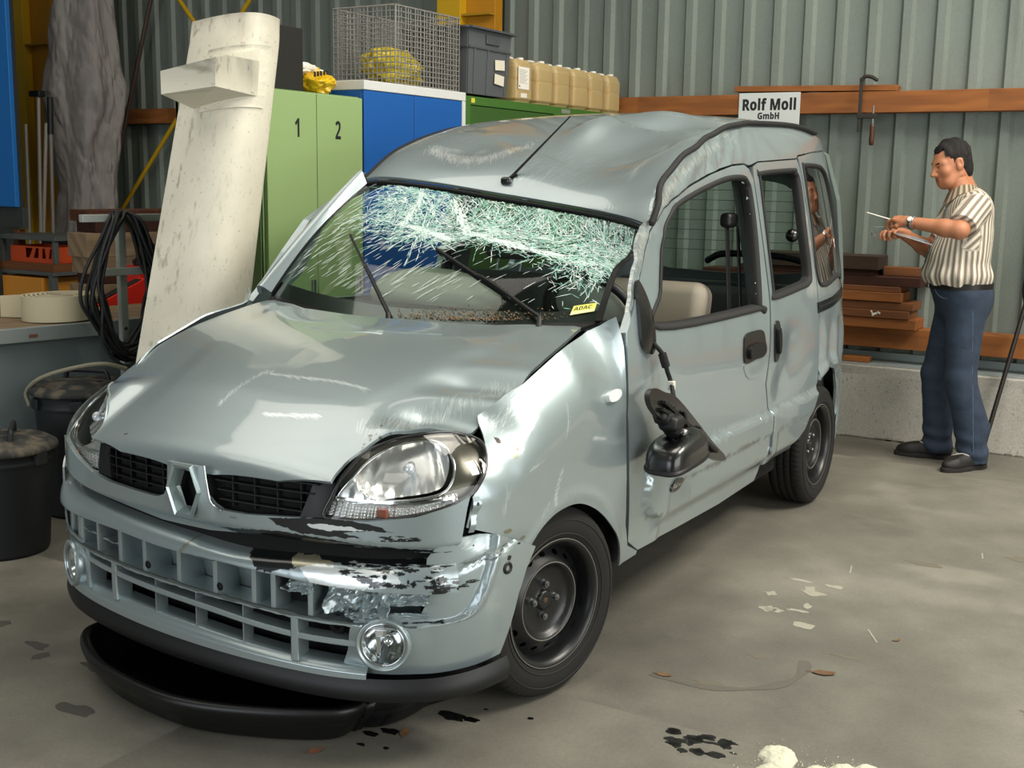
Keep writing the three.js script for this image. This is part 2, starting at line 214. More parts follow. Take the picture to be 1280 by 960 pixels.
// timber rails on the wall
const woodTex = (c0, c1, seed) => dataTex(512, 128, (u, v) => { const g = fbm(u * 3 + seed, v * 22, seed, 4), r = Math.sin((v * 14 + fbm(u * 4, v * 3, seed + 2, 3) * 6) * 2) * 0.5 + 0.5, k = clamp(0.25 + 0.6 * g + 0.25 * r, 0, 1); return [0, 1, 2].map((i) => lerp(c0[i], c1[i], k)); });
const wood = woodTex([98, 54, 20], [160, 98, 42], 2), wood2 = woodTex([74, 42, 22], [128, 78, 36], 8), woodGrey = woodTex([84, 70, 54], [150, 128, 98], 13);
const woodM = std(0xffffff, 0.7, 0, { map: wood }), woodM2 = std(0xffffff, 0.75, 0, { map: wood2 }), woodM3 = std(0xffffff, 0.8, 0, { map: woodGrey }), woodDark = std(0x8a6f62, 0.8, 0, { map: wood2 });
function plank(x0, x1, y0, y1, z0, z1, r = 0.004) { const g = rbx(x0, x1, y0, y1, z0, z1, r), p = g.attributes.position, uv = g.attributes.uv, n = g.attributes.normal, L = x1 - x0; for (let i = 0; i < p.count; i++) uv.setXY(i, p.getX(i) * 0.9 + (Math.abs(n.getX(i)) > 0.7 ? p.getZ(i) : 0), (p.getY(i) + p.getZ(i) + y0 * 7.3) * 2.2); void L; return g; }
solo('wooden_beam', plank(-7.4, 6.3, 1.962, 2.088, -4.562, -4.45), woodM, 'long orange-brown wooden beam high along the ribbed wall', 'beam');
solo('wooden_beam', plank(-1.2, 6.3, 0.545, 0.672, -4.562, -4.40), woodM, 'low orange-brown wooden beam behind the man\'s legs', 'beam');
{ const o = solo('wooden_board', plank(-0.51, 0.51, -0.0175, 0.0175, -0.05, 0.05), woodM, 'thin wooden board lying on top of the high beam', 'board'); o.position.set(0.078, 2.115, -4.50); o.rotation.z = -0.016; }
{ // stack of timber on the low beam
  const T = [[-0.75, 0.826, 0.674, 0.736, -4.545, -4.32, woodM, 'lowest plank of the timber stack on the low beam'], [-0.70, 0.785, 0.737, 0.786, -4.545, -4.31, woodM2, 'second plank from the bottom of the timber stack, with pale paint spots'], [-0.72, 0.803, 0.787, 0.836, -4.545, -4.32, woodM2, 'third plank from the bottom of the timber stack'], [-0.70, 0.735, 0.837, 0.893, -4.545, -4.31, woodM, 'bright orange plank fourth from the bottom of the timber stack'], [-0.6, 0.722, 0.894, 0.928, -4.545, -4.32, woodM2, 'thin plank fifth from the bottom of the timber stack'], [-0.55, 0.835, 0.929, 0.985, -4.545, -4.33, woodDark, 'dark plank near the top of the timber stack reaching furthest towards the man'], [0.585, 0.90, 0.986, 1.04, -4.545, -4.44, woodM2, 'short offcut at the back of the timber stack next to the man\'s hip'], [-0.3, 0.555, 0.986, 1.022, -4.545, -4.33, woodDark, 'dark board directly under the topmost block of the timber stack'], [-0.25, 0.584, 1.023, 1.106, -4.545, -4.31, std(0x6a5a52, 0.85, 0, { map: woodGrey }), 'dark weathered block topmost of the timber stack']];
  for (const [x0, x1, y0, y1, z0, z1, m, l] of T) { const t = solo('plank', plank(x0, x1, y0, y1, z0, z1), m, l, 'plank', 'timber stacked on the low beam'); if (l.includes('paint spots')) { const r = rng(12); for (let i = 0; i < 9; i++) part('paint_spot', new THREE.SphereGeometry(0.003 + r() * 0.005, 8, 6).scale(1, 1, 0.3).translate(0.56 + r() * 0.08, 0.752 + r() * 0.024, -4.31), std(0xd8d4c8, 0.8), t); } }
  solo('offcut', plank(0.40, 0.56, 0.453, 0.486, -4.42, -4.33), woodM, 'small wooden offcut lying on the concrete plinth by the car', 'offcut');
}
{ // firm's sign
  const t = canvasTex(512, 400, (g, w, h) => { g.fillStyle = '#cfd3d0'; g.fillRect(0, 0, w, h); g.fillStyle = '#141414'; g.textAlign = 'center'; g.font = 'bold 118px sans-serif'; g.strokeStyle = '#141414'; g.lineWidth = 5; g.strokeText('Rolf Moll', 256, 130, 466); g.fillText('Rolf Moll', 256, 130, 466); g.font = 'bold 68px sans-serif'; g.lineWidth = 3; g.strokeText('GmbH', 256, 200, 190); g.fillText('GmbH', 256, 200, 190); g.font = 'bold 66px sans-serif'; g.textAlign = 'left'; g.fillText('lfe', 392, 285); });
  const s = thing('sign', 'white sign with black lettering fixed to the high beam above the car', 'sign', [-0.195, 1.932, -4.445]); part('board', rbox(0.40, 0.325, 0.006, 0.002), std(0xc8ccc9, 0.6), s);
  const f = new THREE.PlaneGeometry(0.396, 0.32); f.translate(0, 0, 0.0036); part('print', f, std(0xffffff, 0.6, 0, { map: t }), s);
}
{ // bar clamp hooked over the beam
  const c = thing('bar_clamp', 'old bar clamp with wooden handle hanging over the high beam', 'clamp', [0.39, 0, -4.40]);
  part('rail', rbx(-0.010, 0.010, 1.845, 2.165, -0.006, 0.006, 0.002), std(0x3a3631, 0.6, 0.4), c); part('jaw', tube([[0.0, 2.15, 0], [0.02, 2.172, 0], [0.06, 2.168, 0], [0.09, 2.150, 0]], 0.011), std(0x35312d, 0.6, 0.4), c); part('sliding_arm', [rbx(-0.015, 0.10, 1.925, 1.955, -0.010, 0.010, 0.004)], std(0x35312d, 0.6, 0.4), c); part('spindle', rod(V(0.082, 1.89, 0), V(0.082, 2.0, 0), 0.006), M.steel, c); part('handle', lathe([[0.001, 0], [0.013, 0.004], [0.016, 0.03], [0.014, 0.07], [0.015, 0.11], [0.010, 0.128], [0.001, 0.13]], 20).translate(0.082, 1.765, 0), std(0x4a2818, 0.45), c);
}
{ // rod with loop handle leaning in the right corner of the view
  const r = thing('long_handled_tool', 'dark iron tool with a loop handle leaning against the wall behind the man', 'tool');
  part('shaft', rod(V(1.30, 0.012, -4.0), V(1.425, 0.90, -4.36), 0.013), std(0x2a2622, 0.5, 0.5), r); part('loop', tube([[1.42, 0.87, -4.367], [1.405, 0.96, -4.37], [1.42, 1.06, -4.38], [1.475, 1.09, -4.38], [1.525, 1.04, -4.38], [1.52, 0.95, -4.37], [1.45, 0.86, -4.365], [1.425, 0.82, -4.36]], 0.013, { ns: 60 }), M.rubber, r);
}
// yellow columns, braces and pipes on the wall
const yel = std(0xcaa010, 0.5), yelShade = std(0xa8820f, 0.55);
for (const [x, w, l] of [[-2.40, 0.44, 'yellow steel column rising behind the grey crate'], [-7.12, 0.50, 'yellow steel column at the left edge behind the blue panel']]) { const c = thing('steel_column', l, 'column', [x, 0, -4.36]); part('flange', rbx(-w / 2, -w / 2 + 0.20, 0.0, ROOF_Y - 0.45, -0.02, 0.10, 0.004), yel, c); part('web', rbx(-w / 2 + 0.20, w / 2, 0.0, ROOF_Y - 0.45, -0.08, 0.02, 0.004), std(0xb97f0c, 0.5), c); part('rib', rbx(-w / 2 + 0.2, w / 2, 2.66, 2.675, 0.02, 0.09, 0.002), yelShade, c); }  // web and rib a darker yellow, shade put into the colour
solo('brace_rod', rod(V(-6.30, 1.05, -4.425), V(-3.0, 4.60, -4.425), 0.018), yel, 'yellow diagonal brace rod slanting up to the right along the wall', 'brace');
solo('brace_rod', rod(V(-6.3, 4.11, -4.36), V(-4.2, 1.73, -4.36), 0.018), yel, 'yellow diagonal brace rod slanting down to the right behind the black box', 'brace');
solo('pipe', [rod(V(-6.62, 0.03, -4.30), V(-5.62, 3.20, -4.43), 0.019)], std(0x4c3c31, 0.6, 0.2), 'thin brown pipe leaning on the wall beside the grey tarpaulin', 'pipe');
solo('roll', [tube([[-6.53, 0.05, -4.18], [-6.36, 1.2, -4.22], [-6.19, 1.99, -4.26]], 0.055, { ns: 30, nr: 14 })], std(0x121212, 0.7), 'black roll standing upright between tarpaulin and wall', 'roll');
{ // grey tarpaulin hanging in folds
  const f = (u, v) => { const y = lerp(0.02, 4.4, v), w = tab([[0, 0.30], [0.5, 0.30], [1.4, 0.27], [2.2, 0.37], [3.0, 0.26], [4.4, 0.2]], y), cx = tab([[0, -6.16], [1.4, -6.04], [2.2, -6.04], [3.0, -6.03], [4.4, -6.1]], y), a = u * 2 * PI, n = fbm(Math.cos(a) * 1.6 + 3, y * 1.5, Math.sin(a) * 1.6, 4) - 0.5, c2 = Math.abs(fbm(Math.cos(a) * 2.6 + y * 0.5, y * 3.2, Math.sin(a) * 2.6 + 5, 3) - 0.5), k = 1 + 0.5 * n + 0.12 * Math.sin(a * 5 + y * 1.7 + 3 * n) + 0.5 * c2; return V(cx + Math.cos(a) * w * k, y, -3.97 + Math.sin(a) * w * 0.62 * k); };
  solo('tarpaulin', loft(f, 120, 150, { th: 0.006, flip: false }), std(0x8d8781, 0.7, 0, { bumpMap: dataTex(256, 256, (u, v) => { const k = 255 * fbm(u * 20, v * 60, 3, 4); return [k, k, k]; }, { data: true }), bumpScale: 0.02 }), 'dark grey tarpaulin hanging in folds at the left by the wall', 'tarpaulin');
}
{ // blue panel, rods, shelf with crate and drawer
  const b = thing('cabinet', 'bright blue steel wall cabinet at the upper left edge', 'cabinet', [-6.4, 0, -3.2]); part('door', rbx(-0.55, 0.46, 1.25, 3.3, -0.02, 0.02, 0.006), std(0x1a74c4, 0.5), b); part('frame', rbx(0.36, 0.455, 1.16, 3.3, -0.06, -0.021, 0.004), std(0x2b3034, 0.7), b); part('edge', rbx(-0.55, 0.50, 1.08, 1.248, -0.06, -0.01, 0.004), std(0x3a3f3c, 0.7), b);
  solo('bracket_post', [rbx(-6.02, -5.96, 0.0, 1.07, -3.27, -3.20, 0.004)], woodM2, 'short wooden post under the blue cabinet', 'post');
  const R = [[-6.30, 1.92, -6.24, 'leftmost pale rod leaning by the yellow column'], [-6.15, 2.16, -6.16, 'tall rod with a dark foot leaning by the yellow column'], [-6.10, 1.93, -6.22, 'crossing pale rod leaning by the yellow column'], [-6.07, 2.14, -6.05, 'dark-tipped rod leaning next to the tarpaulin']];
  R.forEach(([xt, yt, xb, l], i) => { const t = thing('rod', l, 'rod'); part('shaft', rod(V(xb, 0.0, -3.50 - i * 0.025), V(xt, yt, -3.58 - i * 0.025), 0.016), std([0x8d8880, 0x98938a, 0x9b958a, 0x7d776f][i], 0.5, 0.2), t); if (i === 1) part('foot', rbx(xt - 0.08, xt + 0.05, yt - 0.02, yt + 0.03, -3.64, -3.57, 0.01), M.black, t); if (i === 3) part('tip', rod(V(xt, yt - 0.3, -3.644), V(xt, yt, -3.655), 0.024), M.black, t); });
  const s = thing('shelf_unit', 'low steel shelf table with orange drawer standing at the far left', 'shelf', [-5.6, 0, -3.0]); const gm = std(0x5d625f, 0.5, 0.3);
  part('top_shelf', rbx(-0.34, 0.34, 1.01, 1.045, -0.40, 0.0, 0.004), gm, s); part('table_top', rbx(-0.34, 0.34, 0.775, 0.835, -0.45, 0.02, 0.004), woodM2, s); part('table_rim', rbx(-0.34, 0.34, 0.745, 0.775, -0.45, 0.02, 0.004), gm, s); const dr = part('drawer', rbx(-0.27, 0.21, 0.555, 0.725, -0.42, 0.03, 0.006), std(0xd08a2c, 0.6), s, 'orange drawer'); void dr;
  for (const [x, z] of [[0.27, 0], [-0.34, 0], [0.27, -0.42], [-0.34, -0.42]]) part('leg', rbx(x, x + 0.05, 0, 0.745, z - 0.03, z + 0.02, 0.003), gm, s); for (const x of [0.29, -0.335]) part('upright', rbx(x, x + 0.03, 0.835, 1.01, -0.05, -0.01, 0.003), gm, s); part('back_panel', rbx(-0.34, 0.34, 0.835, 1.01, -0.42, -0.40, 0.003), std(0x3c403c, 0.8), s);
  const cr = thing('crate', 'orange slatted plastic crate on the far left shelf', 'crate', [-5.56, 0.836, -3.15]); const om = std(0xc2481c, 0.5); part('front', sheet([[-0.27, 0], [0.26, 0], [0.26, 0.125], [-0.27, 0.125]], [[[-0.09, 0.035], [-0.05, 0.035], [0.0, 0.112], [-0.09, 0.112]], [[0.0, 0.035], [0.06, 0.035], [0.07, 0.112], [0.035, 0.112]], [[0.10, 0.035], [0.15, 0.035], [0.14, 0.112], [0.11, 0.112]], [[0.18, 0.035], [0.21, 0.035], [0.235, 0.112], [0.20, 0.112]]], (a, b) => V(a, b, 0.12), { th: 0.006, max: 0.1 }), om, cr); part('base', rbx(-0.27, 0.26, 0, 0.012, -0.2, 0.118, 0.003), om, cr); part('back', rbx(-0.27, 0.26, 0.012, 0.125, -0.2, -0.19, 0.003), om, cr); for (const x of [-0.27, 0.252]) part('end', rbx(x, x + 0.008, 0.012, 0.125, -0.19, 0.114, 0.003), om, cr);
  const wc = thing('container', 'tall narrow white plastic container at the left edge beside the orange crate', 'container', [-5.90, 0.0, -2.86]); part('body', rbox(0.12, 1.09, 0.10, 0.02, 0, 0.545, 0, 3), std(0xdfe2de, 0.5), wc); part('cap', rod(V(0, 1.09, 0), V(0, 1.105, 0), 0.022), std(0xd4d7d3, 0.5), wc); part('rib', rbox(0.124, 0.012, 0.104, 0.004, 0, 0.97, 0), std(0xc9ccc8, 0.5), wc);
}
// ---------------------------------------------------------------- the car's body surfaces
const PLAN = [[0, 0.70], [0.2, 0.692], [0.4, 0.665], [0.55, 0.628], [0.65, 0.582], [0.72, 0.53], [0.77, 0.465], [0.80, 0.39], [0.815, 0.30], [0.82, 0.2], [0.822, 0], [0.824, -0.25], [0.825, -0.6]];
const PC = (() => { const d = smoothLine([[-0.2, 0.692], ...PLAN], 40).slice(40), s = [0]; for (let i = 1; i < d.length; i++) s.push(s[i - 1] + Math.hypot(d[i][0] - d[i - 1][0], d[i][1] - d[i - 1][1])); return { d, s }; })();
function planAt(u) { const a = Math.abs(u), { d, s } = PC; let lo = 0, hi = s.length - 1; while (hi - lo > 1) { const m = (lo + hi) >> 1; if (s[m] <= a) lo = m; else hi = m; } const t = clamp((a - s[lo]) / (s[hi] - s[lo]), 0, 1.5), A = d[lo], B = d[hi], x = lerp(A[0], B[0], t), z = lerp(A[1], B[1], t), i0 = Math.max(lo - 6, 0), i1 = Math.min(hi + 6, s.length - 1); let tx = d[i1][0] - d[i0][0], tz = d[i1][1] - d[i0][1]; if (lo < 6) { tz *= lo / 6; } const L = Math.hypot(tx, tz), sg = u < 0 ? -1 : 1; return [sg * x, z, -sg * tz / L, tx / L]; }   // x, z, normal x, normal z
const YT = [[0.40, 0.745], [0.50, 0.83], [0.62, 0.868], [0.80, 0.885], [0.92, 0.88], [1.0, 0.895], [1.106, 0.945], [1.16, 0.963], [1.306, 1.012], [1.39, 1.039], [1.606, 1.08], [1.666, 1.125]];
const YA = [[0.40, 0.03], [0.50, 0.10], [0.62, 0.15], [0.80, 0.17], [0.92, 0.16], [1.0, 0.145], [1.106, 0.118], [1.16, 0.10], [1.39, 0.10], [1.58, 0.118], [1.63, 0.09], [1.666, 0.038]];
function skinOff(u, y) { const a = Math.abs(u), yt = stab(YT, a), A = tab(YA, a), w = lerp(0.19, 0.30, sstep(1.35, 1.55, a)), t = clamp((y - (yt - w)) / w, 0, 1.3); return -A * t * t - (y < 0.5 ? (0.5 - y) ** 2 * 0.5 : 0); }
function skin(u, y, off = 0) { const [x, z, nx, nz] = planAt(u), o = skinOff(u, y) + off; return V(x + nx * o, y, z + nz * o); }
const flat = (u, y, off = 0) => { const [x, z, nx, nz] = planAt(u); return V(x + nx * off, y, z + nz * off); };
const SY = [[0.15, 0.75], [0.25, 0.788], [0.4, 0.812], [0.6, 0.825], [0.8, 0.825], [0.98, 0.811], [1.2, 0.775], [1.5, 0.715], [1.62, 0.686], [1.70, 0.663], [1.75, 0.645], [1.79, 0.618], [1.815, 0.585], [1.83, 0.54]];
const KZ = [[-3.3, 0.55], [-3.24, 0.68], [-3.15, 0.80], [-3.0, 0.905], [-2.85, 0.958], [-2.7, 0.983], [-2.5, 0.996], [-2.3, 1.0], [0, 1.0]];
const body = (z, y, off = 0) => V((stab(SY, y) + off) * stab(KZ, z), y, z);
const BP = [[-0.45, 1.085], [-0.3, 1.075], [-0.2, 1.06], [0, 1.03], [0.2, 0.98], [0.4, 0.91], [0.5, 0.862], [0.6, 0.81], [0.66, 0.775], [0.69, 0.735], [0.70, 0.70]];
const BCR = [[-0.4, 0.006], [-0.2, 0.014], [-0.09, 0.022], [0.14, 0.042], [0.28, 0.065], [0.45, 0.085], [0.6, 0.09]];
const bonnetY = (x, z) => stab(BP, z) - stab(BCR, z) * Math.pow(Math.abs(x) / 0.72, 2.5);
// ---------------------------------------------------------------- the car
const car = thing('car', 'silver-green crashed compact van with crushed roof, shattered windscreen and hanging mirror', 'car');
// scratches: each stroke field is many thin pale lines inside a wedge of the panel
function scratches(g, rnd, n, x, y, len, ang, sx, sy, tone = [225, 236, 236], a = 0.5, wd = 1.2) {
  for (let i = 0; i < n; i++) { const px = x + (rnd() - 0.5) * sx, py = y + (rnd() - 0.5) * sy, l = len * (0.3 + rnd()), t = ang + (rnd() - 0.5) * 0.25; g.strokeStyle = `rgba(${tone[0]},${tone[1]},${tone[2]},${a * (0.3 + 0.7 * rnd())})`; g.lineWidth = wd * (0.4 + rnd()); g.beginPath(); g.moveTo(px, py); g.lineTo(px + Math.cos(t) * l, py + Math.sin(t) * l); g.stroke(); }
}
function streakLine(g, rnd, pts, n, spread, len, ang, a = 0.7, tone = [232, 242, 242]) { for (let i = 0; i < n; i++) { const p = crv(pts, rnd()), j = () => (rnd() + rnd() - 1) * spread; g.strokeStyle = `rgba(${tone[0]},${tone[1]},${tone[2]},${a * (0.3 + 0.7 * rnd())})`; g.lineWidth = 0.7 + rnd() * 1.6; const x = p[0] + j(), y = p[1] + j(), l = len * (0.3 + rnd()), t = ang + (rnd() - 0.5) * 0.5; g.beginPath(); g.moveTo(x, y); g.lineTo(x + Math.cos(t) * l, y + Math.sin(t) * l); g.stroke(); } }
function blob(g, rnd, x, y, rx, ry, style, rag = 0.35, n = 26) { g.fillStyle = style; g.beginPath(); for (let i = 0; i <= n; i++) { const t = i / n * 2 * PI, k = 1 - rag * rnd(); const px = x + Math.cos(t) * rx * k, py = y + Math.sin(t) * ry * k; i ? g.lineTo(px, py) : g.moveTo(px, py); } g.fill(); }
const WIPERS = [[[-0.02, 0.02], [-0.66, 0.48], [0.0, 1.045, -0.20]], [[0.74, 0.02], [-0.02, 0.46], [0.53, 1.062, -0.285]]];
const base = (g, w, h) => { g.fillStyle = '#a3b1b3'; g.fillRect(0, 0, w, h); };
// canvas y runs down while v runs up
const fit = (x0, x1, y0, y1, w, h) => ({ X: (x) => (x - x0) / (x1 - x0) * w, Y: (y) => (1 - (y - y0) / (y1 - y0)) * h, uv: (x, y) => [(x - x0) / (x1 - x0), (y - y0) / (y1 - y0)] });

// --- bonnet, drawn in plan (x, z)
{
  const F = fit(-0.8, 0.8, -0.45, 0.75, 1600, 1200), rnd = rng(5);
  const tex = canvasTex(1600, 1200, (g, w, h) => {
    base(g, w, h); const P = (a) => a.map(([x, z]) => [F.X(x), F.Y(z)]);
    streakLine(g, rnd, P([[-0.09, 0.50], [-0.09, 0.43], [-0.07, 0.34], [-0.04, 0.325]]), 240, 9, 22, 2.2, 0.5);
    streakLine(g, rnd, P([[-0.05, 0.325], [0.1, 0.322], [0.2, 0.318], [0.31, 0.326]]), 380, 7, 26, -0.25, 0.6);
    streakLine(g, rnd, P([[0.08, 0.50], [0.16, 0.49], [0.25, 0.47]]), 260, 9, 26, -0.15, 0.6);
    scratches(g, rnd, 260, F.X(0.1), F.Y(0.42), 20, 0.7, 330, 160, [220, 232, 232], 0.22, 0.8);
    streakLine(g, rnd, P([[0.40, 0.45], [0.47, 0.43], [0.53, 0.36], [0.60, 0.26], [0.68, 0.12]]), 420, 26, 40, -1.15, 0.42);
    streakLine(g, rnd, P([[0.45, 0.40], [0.56, 0.25], [0.63, 0.12]]), 120, 20, 60, -1.2, 0.4);
    streakLine(g, rnd, P([[0.30, -0.1], [0.45, -0.05], [0.56, -0.13]]), 50, 5, 30, 0.2, 0.3);
    for (let i = 0; i < 22; i++) blob(g, rnd, F.X(0.46 + rnd() * 0.1), F.Y(0.50 + (rnd() - 0.5) * 0.09), 2 + rnd() * 7, 2 + rnd() * 3, `rgba(92,84,70,${0.3 + rnd() * 0.5})`);
    blob(g, rnd, F.X(-0.325), F.Y(0.640), 9, 4, '#6d5a50'); streakLine(g, rnd, P([[0.465, 0.55], [0.50, 0.50], [0.56, 0.46]]), 60, 8, 20, -0.8, 0.4, [120, 112, 96]);
  });
  const L = [[0.655, -0.352], [0.690, -0.125], [0.704, 0.131], [0.684, 0.306], [0.664, 0.366], [0.585, 0.405], [0.505, 0.478], [0.458, 0.562], [0.452, 0.62], [0.456, 0.655]];
  const fr = [[0.30, 0.684], [0.08, 0.694], [0, 0.695], [-0.08, 0.694], [-0.30, 0.684]], rear = [[-0.4, -0.235], [-0.18, -0.20], [0, -0.195], [0.18, -0.20], [0.4, -0.235]];
  const Lr = [[0.655, -0.352], [0.690, -0.125], [0.708, 0.131], [0.704, 0.28], [0.690, 0.36], [0.625, 0.445], [0.545, 0.515], [0.480, 0.585], [0.458, 0.63], [0.456, 0.655]].map(([x, z]) => [-x, z]).reverse();   // the sound right side meets its lamp
  const shape = [...smoothLine(L, 4), ...fr, ...smoothLine(Lr, 4), ...rear];
  const bump = (x, z) => {
    let y = bonnetY(x, z); const a = Math.abs(x), rid = lerp(0.50, 0.34, sstep(-0.3, 0.6, z));
    y += 0.005 * sstep(rid + 0.08, rid - 0.02, a) * sstep(0.66, 0.3, z);                     // raised middle of the pressing
    const w = sstep(0.42, 0.58, x) * sstep(0.52, 0.36, z) * sstep(-0.05, 0.18, z); y += w * (0.012 * Math.sin(z * 34 + x * 9) - 0.012);
    y += 0.016 * Math.exp(-(((x - 0.50) / 0.07) ** 2 + ((z - 0.475) / 0.05) ** 2));
    y -= 0.003 * Math.exp(-(((x - 0.10) / 0.20) ** 2 + ((z - 0.40) / 0.08) ** 2));
    y -= 0.004 * Math.exp(-(((x + 0.12) / 0.09) ** 2 + ((z + 0.04) / 0.03) ** 2));
    y += sstep(0.30, 0.42, z) * sstep(0.53, 0.60, x) * 0.014;                                   // front left lip bent up
    y += 0.030 * sstep(0.34, 0.46, z) * sstep(0.44, 0.56, -x);
    return V(x, y, z);
  };
  const b = part('bonnet', sheet(shape, [], bump, { th: 0.01, max: 0.02, uv: F.uv, flip: true }), paint(tex), car);
  void b;
}
// --- front wings, drawn along (u, y) of the skin
const wingOutline = (() => {
  const top = []; for (let i = 0; i <= 20; i++) { const u = lerp(1.655, 1.0, i / 20); top.push([u, stab(YT, u) - 0.004]); }
  const arch = smoothLine([[1.05, 0.51], [1.10, 0.563], [1.16, 0.588], [1.22, 0.598], [1.30, 0.598], [1.37, 0.584], [1.45, 0.550], [1.515, 0.508], [1.57, 0.46], [1.607, 0.42], [1.635, 0.37], [1.648, 0.325]], 3);
  return [...top, [0.984, 0.876], [0.946, 0.82], [0.893, 0.769], [0.848, 0.732], [0.832, 0.68], [0.82, 0.635], [0.915, 0.602], [0.985, 0.57], [1.03, 0.535], ...arch, [1.65, 0.312], [1.785, 0.314], [1.79, 0.325], [1.70, 0.368], [1.664, 0.45], [1.660, 0.6], [1.640, 0.81], [1.657, 1.02]];
})();
{
  const F = fit(0.8, 1.75, 0.3, 1.15, 1024, 916), rnd = rng(9);
  const tex = canvasTex(1024, 916, (g, w, h) => {
    base(g, w, h); const P = (a) => a.map(([x, y]) => [F.X(x), F.Y(y)]);
    streakLine(g, rnd, P([[0.99, 0.86], [1.06, 0.88], [1.14, 0.93], [1.2, 0.95]]), 420, 22, 34, -0.6, 0.36);
    streakLine(g, rnd, P([[1.03, 0.80], [1.1, 0.85], [1.17, 0.91]]), 120, 12, 40, -0.7, 0.5);
    streakLine(g, rnd, P([[1.19, 0.62], [1.20, 0.66], [1.23, 0.71]]), 120, 10, 18, -0.4, 0.55);
    streakLine(g, rnd, P([[0.94, 0.64], [0.96, 0.70]]), 40, 10, 26, -1.5, 0.35); streakLine(g, rnd, P([[1.12, 0.60], [1.16, 0.63]]), 40, 12, 16, -0.7, 0.4);
    streakLine(g, rnd, P([[1.25, 0.80], [1.28, 0.86]]), 12, 3, 60, -1.2, 0.6); streakLine(g, rnd, P([[1.36, 0.98], [1.42, 1.01]]), 14, 4, 50, -0.8, 0.4); streakLine(g, rnd, P([[1.05, 0.745], [1.13, 0.76]]), 12, 2, 40, -0.25, 0.6);
    blob(g, rnd, F.X(0.995), F.Y(0.832), 9, 12, '#3e3a33'); blob(g, rnd, F.X(1.035), F.Y(0.812), 8, 11, '#4a4438'); blob(g, rnd, F.X(1.02), F.Y(0.80), 16, 22, 'rgba(150,136,84,.35)');
    blob(g, rnd, F.X(0.96), F.Y(0.60), 24, 9, 'rgba(110,98,62,.6)'); blob(g, rnd, F.X(1.03), F.Y(0.565), 18, 8, 'rgba(110,98,62,.5)');
  });
  const dent = (u, y) => skin(u, y, -0.002 * Math.exp(-(((u - 1.1) / 0.09) ** 2 + ((y - 0.85) / 0.05) ** 2)) + 0.0022 * Math.sin(u * 40 + y * 30) * sstep(1.3, 1.0, u) * sstep(0.6, 0.8, y) - 0.010 * sstep(0.60, 0.52, y) * sstep(1.15, 1.0, u) + 0.006 * Math.exp(-(((Math.hypot(u - 1.29, y - 0.262) - 0.36) / 0.02) ** 2)));
  part('front_wing', sheet(wingOutline, [], dent, { th: 0.006, max: 0.022, uv: F.uv }), paint(tex), car, 'scratched and dented left front wing');
  part('front_wing', mirrored(sheet(wingOutline, [], (u, y) => skin(u, y), { th: 0.006, max: 0.04 })), M.paint, car);
  const ind = part('side_indicator', sheet(smoothLine([[1.53, 0.868], [1.57, 0.865], [1.60, 0.878], [1.60, 0.895], [1.565, 0.899], [1.528, 0.888]], 4, true), [], (u, y) => skin(u, y, 0.014), { th: 0.016, max: 0.01 }), phys(0xdfe3e2, 0.12, 0, { clearcoat: 1 }), car, 'clear side indicator lens');
  void ind;
}
// --- doors and rear side, drawn along (z, y)
const mould = (z, y, z0) => 0.026 * sstep(0.612, 0.590, y) * sstep(z0 - 0.10 * (1 - Math.sqrt(Math.max(0, 1 - ((y - 0.52) / 0.1) ** 2))), z0 - 0.026 - 0.10 * (1 - Math.sqrt(Math.max(0, 1 - ((y - 0.52) / 0.1) ** 2))), z) * (y > 0.42 ? 1 : sstep(0.36, 0.42, y)) - 0.009 * sstep(0.515, 0.503, y) * sstep(z0 - 0.16, z0 - 0.22, z);
const crum = (z, y, a) => a * (fbm(z * 14, y * 14, 3.3, 3) - 0.5) * 2;
const doorTop = [[-1.712, 1.541], [-1.68, 1.585], [-1.634, 1.600], [-1.497, 1.593], [-1.271, 1.560], [-1.019, 1.508], [-0.781, 1.437], [-0.639, 1.362], [-0.530, 1.24], [-0.432, 1.12], [-0.372, 1.062]];
const doorShape = [...doorTop, [-0.362, 1.02], [-0.345, 0.81], [-0.368, 0.6], [-0.408, 0.375], [-0.50, 0.322], [-0.865, 0.310], [-1.26, 0.302], [-1.655, 0.312], [-1.682, 0.345], [-1.705, 0.443], [-1.690, 0.58], [-1.632, 0.725], [-1.674, 0.851], [-1.706, 1.06], [-1.708, 1.366]];
const doorHole = [[-0.615, 1.050], [-1.574, 1.032], [-1.60, 1.053], [-1.648, 1.335], [-1.656, 1.49], [-1.64, 1.535], [-1.578, 1.555], [-1.35, 1.54], [-0.932, 1.462], [-0.782, 1.390], [-0.708, 1.30], [-0.650, 1.17]];
const slideShape = [[-1.722, 1.55], [-1.722, 1.06], [-1.69, 0.851], [-1.648, 0.725], [-1.70, 0.58], [-1.717, 0.45], [-1.70, 0.372], [-1.9, 0.378], [-2.072, 0.398], [-2.2, 0.445], [-2.26, 0.51], [-2.315, 0.588], [-2.366, 0.635], [-2.362, 1.0], [-2.357, 1.3], [-2.352, 1.6], [-2.33, 1.637], [-1.8, 1.612], [-1.735, 1.595]];
const slideHole = [[-1.772, 1.062], [-2.15, 1.080], [-2.25, 1.092], [-2.29, 1.13], [-2.295, 1.3], [-2.308, 1.53], [-2.285, 1.58], [-2.24, 1.592], [-1.81, 1.572], [-1.785, 1.545], [-1.768, 1.3], [-1.762, 1.1]];
